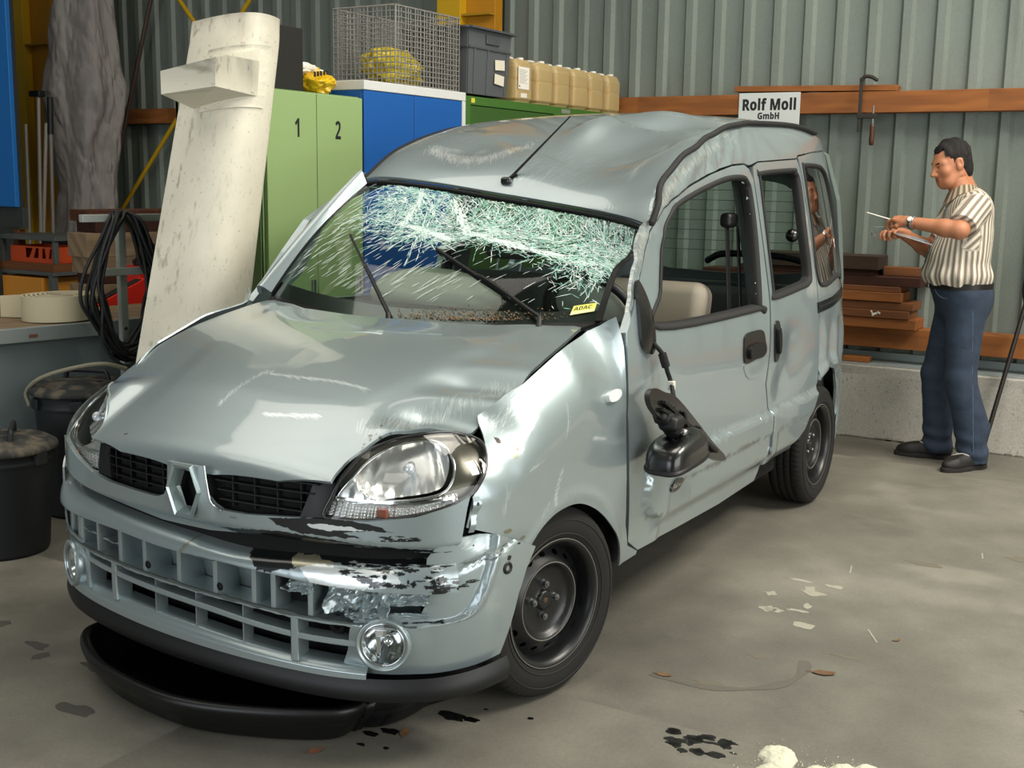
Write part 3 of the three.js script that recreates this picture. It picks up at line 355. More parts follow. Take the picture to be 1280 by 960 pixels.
const quarterShape = [[-2.374, 0.64], [-2.44, 0.667], [-2.539, 0.68], [-2.62, 0.667], [-2.70, 0.625], [-2.78, 0.54], [-2.83, 0.43], [-2.85, 0.35], [-3.1, 0.33], [-3.23, 0.36], [-3.255, 0.7], [-3.255, 1.2], [-3.235, 1.5], [-3.20, 1.62], [-3.14, 1.675], [-2.9, 1.688], [-2.6, 1.672], [-2.36, 1.65], [-2.362, 1.6], [-2.367, 1.3], [-2.372, 1.0]];
const quarterHole = [[-2.408, 1.082], [-2.75, 1.092], [-2.88, 1.085], [-2.93, 1.2], [-2.905, 1.40], [-2.83, 1.555], [-2.75, 1.605], [-2.63, 1.618], [-2.43, 1.616], [-2.40, 1.595], [-2.392, 1.35]];
const railShape = [[-0.40, 1.122], [-0.45, 1.20], [-0.535, 1.33], [-0.60, 1.385], [-0.651, 1.403], [-0.756, 1.507], [-1.0, 1.619], [-1.173, 1.667], [-1.5, 1.739], [-1.865, 1.772], [-2.41, 1.787], [-2.6, 1.779], [-2.85, 1.75], [-3.05, 1.715], [-3.16, 1.69], [-3.1, 1.69], [-2.9, 1.695], [-2.6, 1.679], [-2.36, 1.657], [-2.33, 1.643], [-1.8, 1.618], [-1.72, 1.603], [-1.69, 1.60], ...doorTop.slice(2, 10).map(([z, y]) => [z, y + 0.007])];
const ring = (P, n = 5) => smoothLine(P, n, true);
function grow(P, d) { const c = THREE.ShapeUtils.area(P.map((p) => new THREE.Vector2(...p))) > 0 ? 1 : -1; return P.map((p, i) => { const a = P[(i + P.length - 1) % P.length], b = P[(i + 1) % P.length], tx = b[0] - a[0], ty = b[1] - a[1], L = Math.hypot(tx, ty); return [p[0] + c * ty / L * d, p[1] - c * tx / L * d]; }); }
{
  const F = fit(-3.3, -0.3, 0.25, 1.85, 2048, 1092), rnd = rng(21);
  const tex = canvasTex(2048, 1092, (g, w, h) => {
    base(g, w, h); const P = (a) => a.map(([x, y]) => [F.X(x), F.Y(y)]);
    const crl = P([[-0.40, 1.12], [-0.53, 1.28], [-0.68, 1.40], [-0.9, 1.51], [-1.15, 1.60], [-1.4, 1.66]]);
    streakLine(g, rnd, crl, 700, 13, 22, -0.9, 0.6, [240, 240, 232]); streakLine(g, rnd, crl, 120, 14, 16, -0.7, 0.35, [150, 140, 104]);
    streakLine(g, rnd, P([[-1.3, 1.70], [-1.45, 1.72], [-1.6, 1.70]]), 120, 12, 26, 0.3, 0.5, [236, 240, 238]);
    blob(g, rnd, F.X(-0.47), F.Y(1.17), 8, 22, 'rgba(168,150,100,.5)'); blob(g, rnd, F.X(-2.9), F.Y(1.62), 26, 14, 'rgba(150,130,100,.5)');
    scratches(g, rnd, 60, F.X(-1.72), F.Y(0.56), 5, 1.5, 14, 60, [230, 236, 236], 0.7, 1.6); scratches(g, rnd, 60, F.X(-2.45), F.Y(0.80), 5, 1.5, 120, 80, [230, 236, 236], 0.5, 1.4);
    scratches(g, rnd, 26, F.X(-2.4), F.Y(1.70), 22, 0.1, 200, 30, [96, 100, 98], 0.4, 1);
    streakLine(g, rnd, P([[-0.86, 0.47], [-0.86, 0.42], [-0.88, 0.36]]), 50, 6, 14, 1.4, 0.25, [120, 104, 80]);
  });
  const mt = paint(tex), o = { th: 0.03, max: 0.03, uv: F.uv, flip: true };
  const doorMap = (z, y) => body(z, y, mould(z, y, -0.475) - 0.010 * Math.exp(-(((z + 0.62) / 0.10) ** 2 + ((y - 0.78) / 0.16) ** 2)) + crum(z, y, 0.010 * sstep(1.18, 1.36, y) * sstep(-1.35, -0.8, z)) + 0.012 * sstep(0.02, 0, Math.abs(1e3)) );
  const slideMap = (z, y) => body(z, y, mould(z, y, -1.6) - 0.02 * Math.exp(-(((z + 2.0) / 0.14) ** 2 + ((y - 0.83) / 0.10) ** 2)) - 0.012 * Math.exp(-(((z + 1.85) / 0.1) ** 2 + ((y - 0.7) / 0.07) ** 2)));
  const quarterMap = (z, y) => body(z, y, 0.016 * Math.exp(-(((Math.hypot((z + 2.57), (y - 0.30)) - 0.40) / 0.03) ** 2)) + 0.01 * Math.sin(z * 30) * sstep(0.95, 0.8, y) * sstep(0.6, 0.75, y));
  const plain = (z, y) => body(z, y);
  const door = part('front_door', sheet(doorShape, [ring(doorHole)], doorMap, o), mt, car, 'left front door with the window glass gone and mirror torn off');
  const slide = part('sliding_door', sheet(slideShape, [ring(slideHole)], slideMap, o), mt, car, 'dented left sliding door');
  const quarter = part('rear_quarter', sheet(quarterShape, [ring(quarterHole)], quarterMap, { ...o, th: 0.012 }), mt, car);
  part('roof_rail', sheet(railShape, [], (z, y) => body(z, y, crum(z, y, 0.013 * sstep(-2.0, -1.2, z))), { ...o, th: 0.012, max: 0.022 }), mt, car, 'crumpled and scraped windscreen pillar and roof rail');
  const mo = { th: 0.03, max: 0.05, flip: true };
  part('front_door', mirrored(sheet(doorShape, [ring(doorHole)], plain, mo)), M.paint, car);
  part('sliding_door', mirrored(sheet(slideShape, [ring(slideHole)], plain, mo)), M.paint, car);
  part('rear_quarter', mirrored(sheet(quarterShape, [ring(quarterHole)], plain, { ...mo, th: 0.012 })), M.paint, car);
  // rubber frames round the window openings, door seal, dark quarter window, slide rail
  for (const [P, f, own, gl] of [[doorHole, doorMap, door, 0], [slideHole, slideMap, slide, 0], [quarterHole, quarterMap, quarter, 1]]) {
    const R = ring(P, 6), nR = R.length, sg = Math.sign(THREE.ShapeUtils.area(R.map((p) => new THREE.Vector2(...p))));
    const bandAt = (k, d, o) => { const i = ((k % nR) + nR) % nR, a = R[(i + nR - 1) % nR], b = R[(i + 1) % nR], L = Math.hypot(b[0] - a[0], b[1] - a[1]), p = f(R[i][0] + sg * (b[1] - a[1]) / L * d, R[i][1] - sg * (b[0] - a[0]) / L * d); p.x += o; return p; };
    const pr = [[0.006, 0.001], [0.005, 0.006], [-0.004, 0.008], [-0.012, 0.003], [-0.018, -0.008], [-0.019, -0.034]];
    part('window_seal', loft((u, v) => { const q = crv(pr, v), k = u * nR, i = Math.floor(k), t = k - i; return bandAt(i, q[0], q[1]).lerp(bandAt(i + 1, q[0], q[1]), t); }, nR, 10, { th: 0, flip: sg > 0 }), new THREE.MeshStandardMaterial({ color: 0x171717, roughness: 0.7, side: THREE.DoubleSide }), own);
    if (gl) { part('window_glass', sheet(ring(grow(P, -0.012)), [], (z, y) => body(z, y, -0.004), { th: 0.005, max: 0.05, flip: true }), phys(0x0b0d0d, 0.03, 0, { clearcoat: 1, clearcoatRoughness: 0.01, ior: 1.6 }), own, 'dark tinted quarter window'); }
  }
  { // crumbs of broken glass left in the front window channel
    const r = rng(4), g = []; for (let i = 0; i < 130; i++) { const P = ring(grow(doorHole, -0.010), 6), k = Math.floor(r() * P.length); if (P[k][1] < 1.06 || (P[k][0] > -1.5 && r() < 0.75)) continue; const q = body(P[k][0] + (r() - 0.5) * 0.012, P[k][1] + (r() - 0.5) * 0.012, -0.012), s = new THREE.TetrahedronGeometry(0.003 + r() * 0.007); s.rotateX(r() * 6); s.rotateY(r() * 6); s.translate(q.x, q.y, q.z); g.push(s); }
    const m = part('glass_crumbs', g, phys(0xcfe4dc, 0.1, 0, { clearcoat: 1 }), door); m.userData.kind = 'stuff';
  }
  part('slide_rail', sheet([[-2.345, 0.952], [-2.60, 0.962], [-2.82, 0.985], [-2.95, 0.998], [-2.95, 1.045], [-2.80, 1.030], [-2.60, 1.008], [-2.345, 1.0]], [], (z, y) => body(z, y, 0.004), { th: 0.02, max: 0.03, flip: true }), M.gloss, quarter);
  part('slide_groove', sheet([[-2.35, 0.972], [-2.60, 0.982], [-2.93, 1.015], [-2.93, 1.025], [-2.60, 0.992], [-2.35, 0.982]], [], (z, y) => body(z, y, 0.0065), { th: 0.004, max: 0.03, flip: true }), M.void, quarter);
  // handles
  const hd = (own, P, Q, f) => { const h = part('door_handle', sheet(ring(P), [], (z, y) => f(z, y).add(V(0.006, 0, 0)), { th: 0.016, max: 0.012, flip: true }), M.gloss, own, 'black door handle'); part('grip', sheet(ring(Q), [], (z, y) => f(z, y).add(V(0.019, 0, 0)), { th: 0.012, max: 0.012, flip: true }), M.black, h); };
  hd(door, [[-1.375, 0.925], [-1.40, 0.952], [-1.48, 0.957], [-1.575, 0.952], [-1.612, 0.925], [-1.612, 0.85], [-1.50, 0.843], [-1.38, 0.843]], [[-1.42, 0.90], [-1.50, 0.907], [-1.58, 0.90], [-1.585, 0.86], [-1.50, 0.852], [-1.42, 0.856]], doorMap);
  part('handle_dish', sheet(ring([[-1.378, 0.842], [-1.50, 0.842], [-1.612, 0.848], [-1.60, 0.79], [-1.555, 0.768], [-1.45, 0.77], [-1.395, 0.795]]), [], (z, y) => { const d = doorMap(z, y), t = clamp(1 - Math.hypot((z + 1.495) / 0.115, (y - 0.82) / 0.055), 0, 1); d.x += 0.003 - 0.012 * t * 0.2; return d; }, { th: 0.004, max: 0.012, flip: true }), M.paint, door);
  hd(slide, [[-1.735, 0.93], [-1.755, 0.968], [-1.795, 0.965], [-1.812, 0.92], [-1.805, 0.84], [-1.775, 0.805], [-1.735, 0.815]], [[-1.752, 0.93], [-1.778, 0.94], [-1.79, 0.90], [-1.785, 0.85], [-1.76, 0.84]], slideMap);
  // oval engine badge with "1.6" print
  const bt = canvasTex(256, 128, (g, w, h) => { g.fillStyle = '#1b1d1d'; g.fillRect(0, 0, w, h); g.fillStyle = '#c9cfcf'; g.font = 'bold 74px sans-serif'; g.fillText('1.6', 50, 90); g.font = '34px sans-serif'; g.fillText('16v', 172, 90); });
  const bo = ring([[-0.655, 0.505], [-0.67, 0.523], [-0.705, 0.530], [-0.745, 0.524], [-0.757, 0.505], [-0.745, 0.488], [-0.705, 0.482], [-0.67, 0.488]]);
  part('engine_badge', sheet(bo, [], (z, y) => body(z, y, mould(z, y, -0.475) + 0.006), { th: 0.006, max: 0.02, flip: true, uv: (z, y) => [(-0.655 - z) / 0.105, (y - 0.482) / 0.048] }), phys(0xffffff, 0.3, 0, { map: bt, clearcoat: 0.6 }), door, 'dark oval engine badge');
  // mirror foot on the door, cable, hanging mirror
  const foot = ring([[-0.47, 1.205], [-0.495, 1.21], [-0.535, 1.12], [-0.56, 1.04], [-0.552, 0.995], [-0.515, 0.978], [-0.465, 1.0], [-0.45, 1.045], [-0.455, 1.12]]);
  const ft = part('mirror_foot', sheet(foot, [], (z, y) => { const t = clamp(1 - Math.hypot((z + 0.505) / 0.07, (y - 1.085) / 0.14), 0, 1); return body(z, y, 0.008 + 0.02 * t); }, { th: 0.02, max: 0.014, flip: true }), M.gloss, door, 'black foot of the torn mirror');
  part('mirror_cable', [tube([[0.822, 1.01, -0.530], [0.845, 0.975, -0.550], [0.855, 0.92, -0.568], [0.865, 0.88, -0.580], [0.905, 0.83, -0.520]], 0.008), rod(V(0.843, 0.978, -0.549), V(0.852, 0.935, -0.563), 0.014)], M.rubber, ft);
  part('cable_plug', rbox(0.022, 0.03, 0.02, 0.004, 0.868, 0.872, -0.578), std(0xd8d4c6, 0.5), ft);
}
// hanging mirror: triangular base plate and round-backed housing
{
  const o = new THREE.Group(); o.name = nm('door_mirror'); car.add(o); o.userData.label = 'black door mirror hanging by its cable';
  const up = (z, y, d) => V(0.835 + d - 0.12 * (y - 0.7), y, z);
  const tri = ring([[-0.318, 0.885], [-0.36, 0.898], [-0.43, 0.876], [-0.54, 0.835], [-0.80, 0.650], [-0.895, 0.588], [-0.89, 0.570], [-0.80, 0.592], [-0.61, 0.685], [-0.44, 0.765], [-0.335, 0.838]]);
  part('base_plate', sheet(tri, [], (z, y) => up(z, y, 0.095), { th: 0.018, max: 0.02, flip: true }), M.gloss, o);
  const ribs = []; for (const [a, b] of [[[-0.40, 0.85], [-0.78, 0.63]], [[-0.38, 0.83], [-0.55, 0.76]], [[-0.46, 0.83], [-0.48, 0.77]], [[-0.54, 0.80], [-0.57, 0.73]], [[-0.66, 0.73], [-0.68, 0.67]], [[-0.62, 0.72], [-0.80, 0.62]]]) ribs.push(bar(up(a[0], a[1], 0.103), up(b[0], b[1], 0.103), 0.012, 0.016, V(1, 0, 0)));
  part('base_ribs', ribs, M.black, o);
  part('mirror_arm', [tube([[0.905, 0.80, -0.42], [0.915, 0.785, -0.44], [0.925, 0.75, -0.47]], 0.030), rbox(0.07, 0.05, 0.08, 0.02, 0.925, 0.775, -0.455)], M.black, o);
  const f = (u, v) => { const a = u * 2 * PI, b = v * PI / 2, cb = Math.pow(Math.max(0, Math.cos(b)), 0.45), e = (c, p) => Math.sign(c) * Math.pow(Math.abs(c), p); return V(0.93 + 0.075 * e(Math.cos(a), 0.6) * cb, 0.668 + 0.078 * Math.pow(Math.sin(b), 0.8) - 0.03 * (0.5 + 0.5 * Math.sin(a)), -0.495 + 0.128 * e(Math.sin(a), 0.6) * cb * (1 + 0.08 * Math.cos(a)) * 1.08); };
  const h = part('housing', [loft(f, 40, 12, { th: 0.004, flip: true })], M.gloss, o);
  h.rotation.set(0, 0, 0);
  part('housing_rim', loft((u, v) => { const p = f(u, 0), c = V(0.93, 0.664, -0.495), d = p.clone().sub(c); return c.add(d.multiplyScalar(1 + 0.05 * Math.sin(v * PI))).add(V(0, -0.016 * v, 0)); }, 40, 4, { th: 0.003, flip: false }), M.black, o);
}
// --- roof
const RE = [[-3.3, 1.50], [-3.2, 1.60], [-3.05, 1.70], [-2.85, 1.765], [-2.45, 1.80], [-1.69, 1.772], [-1.43, 1.74], [-1.08, 1.645], [-0.87, 1.532], [-0.7, 1.44]];
const LE = [[-3.3, 1.50], [-3.2, 1.60], [-3.05, 1.685], [-2.85, 1.745], [-2.6, 1.777], [-2.41, 1.787], [-1.865, 1.774], [-1.5, 1.739], [-1.173, 1.667], [-1.0, 1.612], [-0.85, 1.515], [-0.70, 1.395], [-0.6, 1.35]];
const WL = [[-3.3, 0.34], [-3.15, 0.44], [-3.0, 0.51], [-2.85, 0.558], [-2.65, 0.592], [-2.4, 0.61], [-1.865, 0.626], [-1.5, 0.648], [-1.173, 0.672], [-1.0, 0.684], [-0.756, 0.70], [-0.6, 0.71]];
const WR = [[-3.3, 0.34], [-3.15, 0.44], [-3.0, 0.51], [-2.85, 0.558], [-2.65, 0.592], [-2.4, 0.61], [-1.7, 0.615], [-0.8, 0.615]];
const roofDent = (x, z) => {
  let d = 0; const G = (cx, cz, sx, sz) => Math.exp(-(((x - cx) / sx) ** 2 + ((z - cz) / sz) ** 2));
  d -= 0.055 * G(0.36, -1.22, 0.20, 0.22);                                 // bowl behind the driver's corner
  d += 0.028 * G(0.33, -1.66, 0.16, 0.09) - 0.030 * G(0.42, -1.50, 0.18, 0.06) + 0.022 * G(0.12, -1.42, 0.06, 0.16);
  d -= 0.022 * G(-0.30, -1.10, 0.16, 0.10); d += 0.010 * G(-0.35, -1.28, 0.2, 0.05);
  const cr = (x0, z0, x1, z1, a, w) => { const ex = x1 - x0, ez = z1 - z0, t = clamp(((x - x0) * ex + (z - z0) * ez) / (ex * ex + ez * ez), 0, 1), q = Math.hypot(x - x0 - ex * t, z - z0 - ez * t); return a * Math.exp(-q / w) * Math.sin(PI * clamp(t, 0.08, 0.92)); };
  d -= cr(-0.45, -1.35, 0.55, -0.95, 0.018, 0.05);                          // long valley across the front
  d += cr(0.1, -1.55, 0.55, -1.35, 0.022, 0.035) - cr(0.25, -1.85, 0.6, -1.7, 0.02, 0.03) + cr(0.05, -1.3, 0.15, -1.6, 0.012, 0.03);
  return d;
};
const roofFront = (s) => -0.905 + 0.035 * s * s + (s > 0 ? 0.155 * s ** 3 : 0);
const roofRaw = (s, z) => lerp(stab(RE, z), stab(LE, z), (s + 1) / 2) + (1 - s * s) * lerp(0.035, 0.0, sstep(-1.9, -1.2, z));
const FRONTY = [[-1, 1.532], [-0.5, 1.505], [0, 1.468], [0.5, 1.428], [0.85, 1.402], [1, 1.395]];
const roofAt = (s, z) => { const x = s < 0 ? s * stab(WR, z) : s * stab(WL, z), zf = roofFront(s), c = roofRaw(s, zf) - stab(FRONTY, s); return V(x, roofRaw(s, z) - c * Math.exp(-Math.max(0, zf - z) / 0.20) + roofDent(x, z) * (1 - s ** 6) * sstep(0, 0.12, zf - z) - 0.02 * s ** 12, z); };
{
  const F = fit(-1, 1, -3.3, -0.6, 1024, 1600), rnd = rng(31);
  const tex = canvasTex(1024, 1600, (g, w, h) => {
    base(g, w, h); const P = (a) => a.map(([x, y]) => [F.X(x), F.Y(y)]);
    for (let i = 0; i < 16; i++) blob(g, rnd, F.X(-0.5 + (rnd() - 0.5) * 0.42), F.Y(-1.10 + (rnd() - 0.5) * 0.08), 20 + rnd() * 50, 6 + rnd() * 14, 'rgba(244,248,246,.16)', 0.6); for (let i = 0; i < 22; i++) blob(g, rnd, F.X(0.55 + (rnd() - 0.5) * 0.7), F.Y(-1.70 + (rnd() - 0.5) * 0.16), 20 + rnd() * 60, 6 + rnd() * 16, 'rgba(244,248,246,.14)', 0.6);
    streakLine(g, rnd, P([[-0.75, -1.12], [-0.55, -1.07], [-0.35, -1.06], [-0.2, -1.12], [-0.1, -1.22]]), 900, 26, 30, -0.9, 0.5, [246, 250, 248]);
    scratches(g, rnd, 160, F.X(-0.6), F.Y(-1.25), 12, 1.2, 260, 80, [240, 246, 244], 0.5, 1);
    scratches(g, rnd, 420, F.X(0.35), F.Y(-1.05), 26, 0.9, 420, 130, [236, 244, 242], 0.5, 1);
    streakLine(g, rnd, P([[0.3, -1.75], [0.5, -1.68], [0.75, -1.75], [0.95, -1.6]]), 700, 40, 34, 0.4, 0.6, [244, 246, 242]);
    streakLine(g, rnd, P([[0.0, -1.62], [0.15, -1.72], [0.4, -1.78]]), 200, 16, 26, 0.4, 0.4, [244, 246, 242]);
    streakLine(g, rnd, P([[0.75, -0.95], [0.85, -1.1], [0.93, -1.3]]), 160, 18, 26, 1.1, 0.45, [240, 244, 240]);
  });
  const out = []; for (let i = 0; i <= 40; i++) { const s = lerp(-1, 1, i / 40); out.push([s, roofFront(s)]); } out.push([1, -3.28], [-1, -3.28]);
  const roof = part('roof', sheet(out, [], roofAt, { th: 0.012, max: 0.03, uv: F.uv }), paint(tex), car, 'crushed and dented roof');
  part('front_seam', loft((u, v) => roofAt(lerp(-0.99, 0.99, u), roofFront(lerp(-0.99, 0.99, u)) + 0.004).add(V(0, -0.022 * v + 0.004 * Math.sin(v * PI), 0.012 * Math.sin(v * PI))), 50, 4, { th: 0.006, flip: true }), M.black, roof);
  const gl = [[-0.640, 1.392], [-0.70, 1.452], [-0.756, 1.507], [-0.88, 1.568], [-1.0, 1.619], [-1.173, 1.667], [-1.33, 1.705], [-1.5, 1.739], [-1.68, 1.760], [-1.865, 1.773], [-2.41, 1.788], [-2.75, 1.768]];
  const gut = (sgn) => { const P = []; for (let i = 0; i <= 44; i++) { if (sgn > 0) { const q = crv(gl, i / 44), k = sstep(-1.9, -1.1, q[0]), p = body(q[0], q[1], 0.010); p.y += k * 0.006 * Math.sin(i * 0.7) * Math.sin(i * 0.31) + 0.002; p.x += 0.008 * k * Math.sin(i * 0.45); P.push(p); } else { const p = roofAt(-1, lerp(-0.87, -2.78, i / 44)); p.x -= 0.006; p.y += 0.006; P.push(p); } } return tube(P, sgn > 0 ? 0.0115 : 0.014, { ns: 130, nr: 7 }); };
  part('roof_moulding', gut(1), M.rubber, roof, 'kinked black roof moulding'); part('roof_moulding', gut(-1), M.rubber, roof);
  const ap = roofAt(0.01, -0.95); const tip = V(0.214, 1.766, -1.05);
  const an = part('antenna', [rod(ap.clone().add(V(0, 0.02, -0.01)), tip, 0.0055, 0.0028), rod(ap.clone().add(V(0, 0.02, -0.01)), ap.clone().lerp(tip, 0.14), 0.008, 0.006)], M.rubber, car, 'thin black roof antenna'); part('antenna_base', [rbox(0.045, 0.03, 0.06, 0.012, ap.x, ap.y + 0.01, ap.z)], M.gloss, an);
}
// --- windscreen
const wsAt = (s, t, off = 0) => {
  const b = V(0.70 * s, 1.052 + 0.035 * s * s, -0.215 - 0.18 * s * s), top = roofAt(s, roofFront(s)); top.y -= 0.016; top.z += 0.006; if (s > 0.8) top.x *= lerp(1, 0.955, (s - 0.8) / 0.2);
  const p = b.lerp(top, t); p.y += 0.030 * Math.sin(PI * t) * (1 - s * s * 0.5) - 0.035 * sstep(0.45, 0.85, t) * sstep(-0.75, 0.0, s) * sstep(1.02, 0.85, t); p.z += 0.022 * Math.sin(PI * t) - 0.02 * sstep(0.5, 0.8, t) * sstep(-0.75, 0.0, s) * sstep(1.02, 0.85, t);
  const cr = sstep(0.4, 0.7, t) * sstep(-0.9, -0.3, s) * sstep(1, 0.9, t); const w = cr * 0.012 * (fbm(s * 9, t * 9, 1, 3) - 0.5);
  p.y += w * 0.8 + off * 0.82; p.z += w * 0.55 + off * 0.57; return p;
};
{
  const glass = part('windscreen', loft((u, v) => wsAt(lerp(-0.985, 0.985, u), lerp(0.01, 0.99, v)), 70, 40, { th: 0.0, flip: true }), phys(0xe2f1ea, 0.02, 0, { transmission: 1, thickness: 0, ior: 1.36, side: THREE.DoubleSide }), car, 'shattered laminated windscreen');
  // cracks are thin slivers of white, broken glass standing in the pane
  const r = rng(77), pos = [], nor = [], uv = [], pos2 = [], nor2 = [], uv2 = [];
  const sliver = (s, t, ds, dt, w, two) => {
    const n = 3; let prev = null; const P = two ? pos2 : pos, N = two ? nor2 : nor, Uv = two ? uv2 : uv; let bend = (r() - 0.5) * 0.3;
    for (let i = 0; i <= n; i++) { const k = i / n, ss = s + ds * k - dt * bend * k * k, tt = t + dt * k + ds * bend * k * k; if (Math.abs(ss) > 0.975 || tt < 0.09 || tt > 0.985) return; const c = wsAt(ss, tt, 0.004), d = wsAt(ss + ds * 0.02, tt + dt * 0.02, 0.004).sub(c).normalize(), q = d.cross(V(0, 0.82, 0.57)).multiplyScalar(w * (0.4 + Math.sin(PI * k))); const a = c.clone().add(q), b = c.clone().sub(q); if (prev) { const fl = b.clone().sub(prev[0]).cross(prev[1].clone().sub(prev[0])).y > 0; for (const p of fl ? [prev[0], b, prev[1], prev[0], a, b] : [prev[0], prev[1], b, prev[0], b, a]) { P.push(p.x, p.y, p.z); N.push(0, 0.82, 0.57); Uv.push(0, 0); } } prev = [a, b]; }
  };
  const dens = (s, t) => sstep(0.46 - 0.10 * sstep(0.2, 0.9, s), 0.70, t - 0.05 * Math.sin(s * 6)) * sstep(-0.80, -0.45, s + (1 - t) * 0.3) + 0.7 * Math.exp(-(((s - 0.86) / 0.16) ** 2 + ((t - 0.50) / 0.16) ** 2)) + 0.4 * Math.exp(-(((s + 0.62) / 0.2) ** 2 + ((t - 0.93) / 0.08) ** 2));
  const foci = [[-0.55, 0.95], [0.92, 0.52], [0.30, 0.98], [-0.25, 0.62], [0.75, 0.85], [0.1, 0.75]];
  for (let i = 0; i < 15000; i++) {   // crushed field
    const s = lerp(-0.97, 0.97, r()), t = lerp(0.1, 0.98, r()), d = dens(s, t) * (0.35 + 1.3 * (fbm(s * 5, t * 5, 9, 3))); if (r() > d * 1.05) continue;
    const f = foci[Math.floor(r() * foci.length)], a = (r() < 0.65 ? Math.atan2(t - f[1], s - f[0]) : r() * 6.3) + (r() - 0.5) * 0.6, l = 0.02 + 0.07 * r() * r();
    sliver(s, t, Math.cos(a) * l, Math.sin(a) * l * 1.3, 0.0006 + 0.0012 * r() * r(), r() < 0.55);
  }
  for (let i = 0; i < 1150; i++) {    // long diagonal pale streaks over the passenger's side
    const s = lerp(-0.97, 0.75, r()), t = lerp(0.12, 0.97, r()); if (r() > 0.5 * sstep(0.4, -0.6, s) + 0.16) continue;
    const l = 0.03 + 0.09 * r() * r(); sliver(s, t, l * 0.7, l * 1.05, 0.0004 + 0.0006 * r(), false);
  }
  for (const f of foci) for (let i = 0; i < 34; i++) { const a = r() * 6.3; let s = f[0], t = f[1], l = 0; for (let k = 0; k < 7; k++) { const st = 0.04 + 0.03 * r(), b = a + (r() - 0.5) * 0.3; sliver(s, t, Math.cos(b) * st, Math.sin(b) * st, 0.0007 + 0.0006 * r(), r() < 0.4); s += Math.cos(b) * st; t += Math.sin(b) * st; l += st; if (l > 0.36 * (0.4 + r())) break; } }
  for (const [a, b] of [[[-0.52, 0.96], [-0.42, 0.66]], [[-0.30, 0.95], [-0.02, 0.70]], [[-0.02, 0.70], [0.62, 0.56]], [[-0.42, 0.66], [-0.05, 0.60]]]) for (let i = 0; i < 150; i++) { const k = r(), s = lerp(a[0], b[0], k) + (r() - 0.5) * 0.035, t = lerp(a[1], b[1], k) + (r() - 0.5) * 0.035; sliver(s, t, (b[0] - a[0]) * 0.12 + (r() - 0.5) * 0.05, (b[1] - a[1]) * 0.12 + (r() - 0.5) * 0.05, 0.0012, false); }
  const c1 = part('glass_cracks', geo(pos, nor, uv), std(0xe6f4ee, 0.35, 0, { side: THREE.DoubleSide }), glass, 'white crack lines'), c2 = part('glass_cracks', geo(pos2, nor2, uv2), std(0x8cc4b0, 0.3, 0, { side: THREE.DoubleSide }), glass, 'green crack lines');
  c1.userData.kind = c2.userData.kind = 'stuff';
  part('windscreen_border', [loft((u, v) => wsAt(lerp(-0.99, 0.99, u), lerp(-0.01, 0.085 + 0.02 * Math.abs(lerp(-1, 1, u)), v), -0.004), 60, 3, { th: 0.003, flip: true }), loft((u, v) => wsAt(lerp(-1.0, -0.975, u), v, 0.002), 2, 30, { th: 0.006, flip: true }), loft((u, v) => wsAt(lerp(0.97, 1.0, u), v, 0.0), 2, 30, { th: 0.006, flip: true })], M.gloss, glass);
  // sticker in the lower corner
  const st = canvasTex(256, 128, (g, w, h) => { g.fillStyle = '#e9e46a'; g.fillRect(0, 0, w, h); g.fillStyle = '#f3efae'; g.fillRect(0, 84, w, 44); g.fillStyle = '#15150f'; g.font = 'bold 74px sans-serif'; g.fillText('ADAC', 18, 74); });
  const s0 = 0.855, s1 = 0.955;
  part('sticker', loft((u, v) => wsAt(lerp(s0, s1, u), lerp(0.06, 0.135, v) + 0.03 * u, 0.003), 6, 6, { th: 0.0012, flip: true }), std(0xffffff, 0.5, 0, { map: st }), glass, 'yellow sticker with black lettering');
  // dirt and debris along the bottom edge
  const g = []; for (let i = 0; i < 420; i++) { const s = 0.42 + (r() + r() - 1) * 0.45, t = 0.03 + 0.10 * r() * r(), p = wsAt(s, t, 0.004), k = new THREE.TetrahedronGeometry(0.0015 + 0.003 * r()); k.rotateX(r() * 6); k.translate(p.x, p.y, p.z); g.push(k); }
  part('debris', g, std(0x8a6f4e, 0.9), glass).userData.kind = 'stuff';
  const wiper = (a, b, pv) => { const A = wsAt(a[0], a[1], 0.02), B = wsAt(b[0], b[1], 0.018), m = A.clone().lerp(B, 0.45).add(V(0, 0.012, 0.008)), o = part('wiper', [tube([A, m, A.clone().lerp(B, 0.6)], 0.007), rod(V(...pv), A, 0.011, 0.008), new THREE.SphereGeometry(0.014, 10, 8).translate(...pv)], M.black, car); part('blade', [bar(A.clone().lerp(B, 0.3), B, 0.009, 0.016, V(0, 0.82, 0.57)), bar(A.clone().lerp(B, 0.34).add(V(0, -0.012, -0.008)), B.clone().add(V(0, -0.012, -0.008)), 0.004, 0.012, V(0, 0.82, 0.57))], M.rubber, o); };
  WIPERS.forEach((w) => wiper(...w));
  // right windscreen pillar
  part('windscreen_pillar', loft((u, v) => { const p = wsAt(-1, v), q = V(-0.742, 1.085, -0.392).lerp(V(-0.640, 1.545, -0.905), v); return p.lerp(q, u).add(V(-0.01 * Math.sin(u * PI), 0.02 * Math.sin(u * PI), 0.012 * Math.sin(u * PI))); }, 8, 24, { th: 0.02, flip: false }), M.paint, car);
  part('cowl', loft((u, v) => { const s = lerp(-0.98, 0.98, u), p = wsAt(s, 0.0, -0.004), q = V(0.66 * s, 1.035 + 0.03 * s * s, -0.16 - 0.14 * s * s); return p.lerp(q, v); }, 40, 3, { th: 0.01, flip: true }), M.void, car);
}
const psheet = (a, b, m, o) => sheet(a, b, m, { ...o, flip: false });   // (u, y) runs the other way round than (z, y)
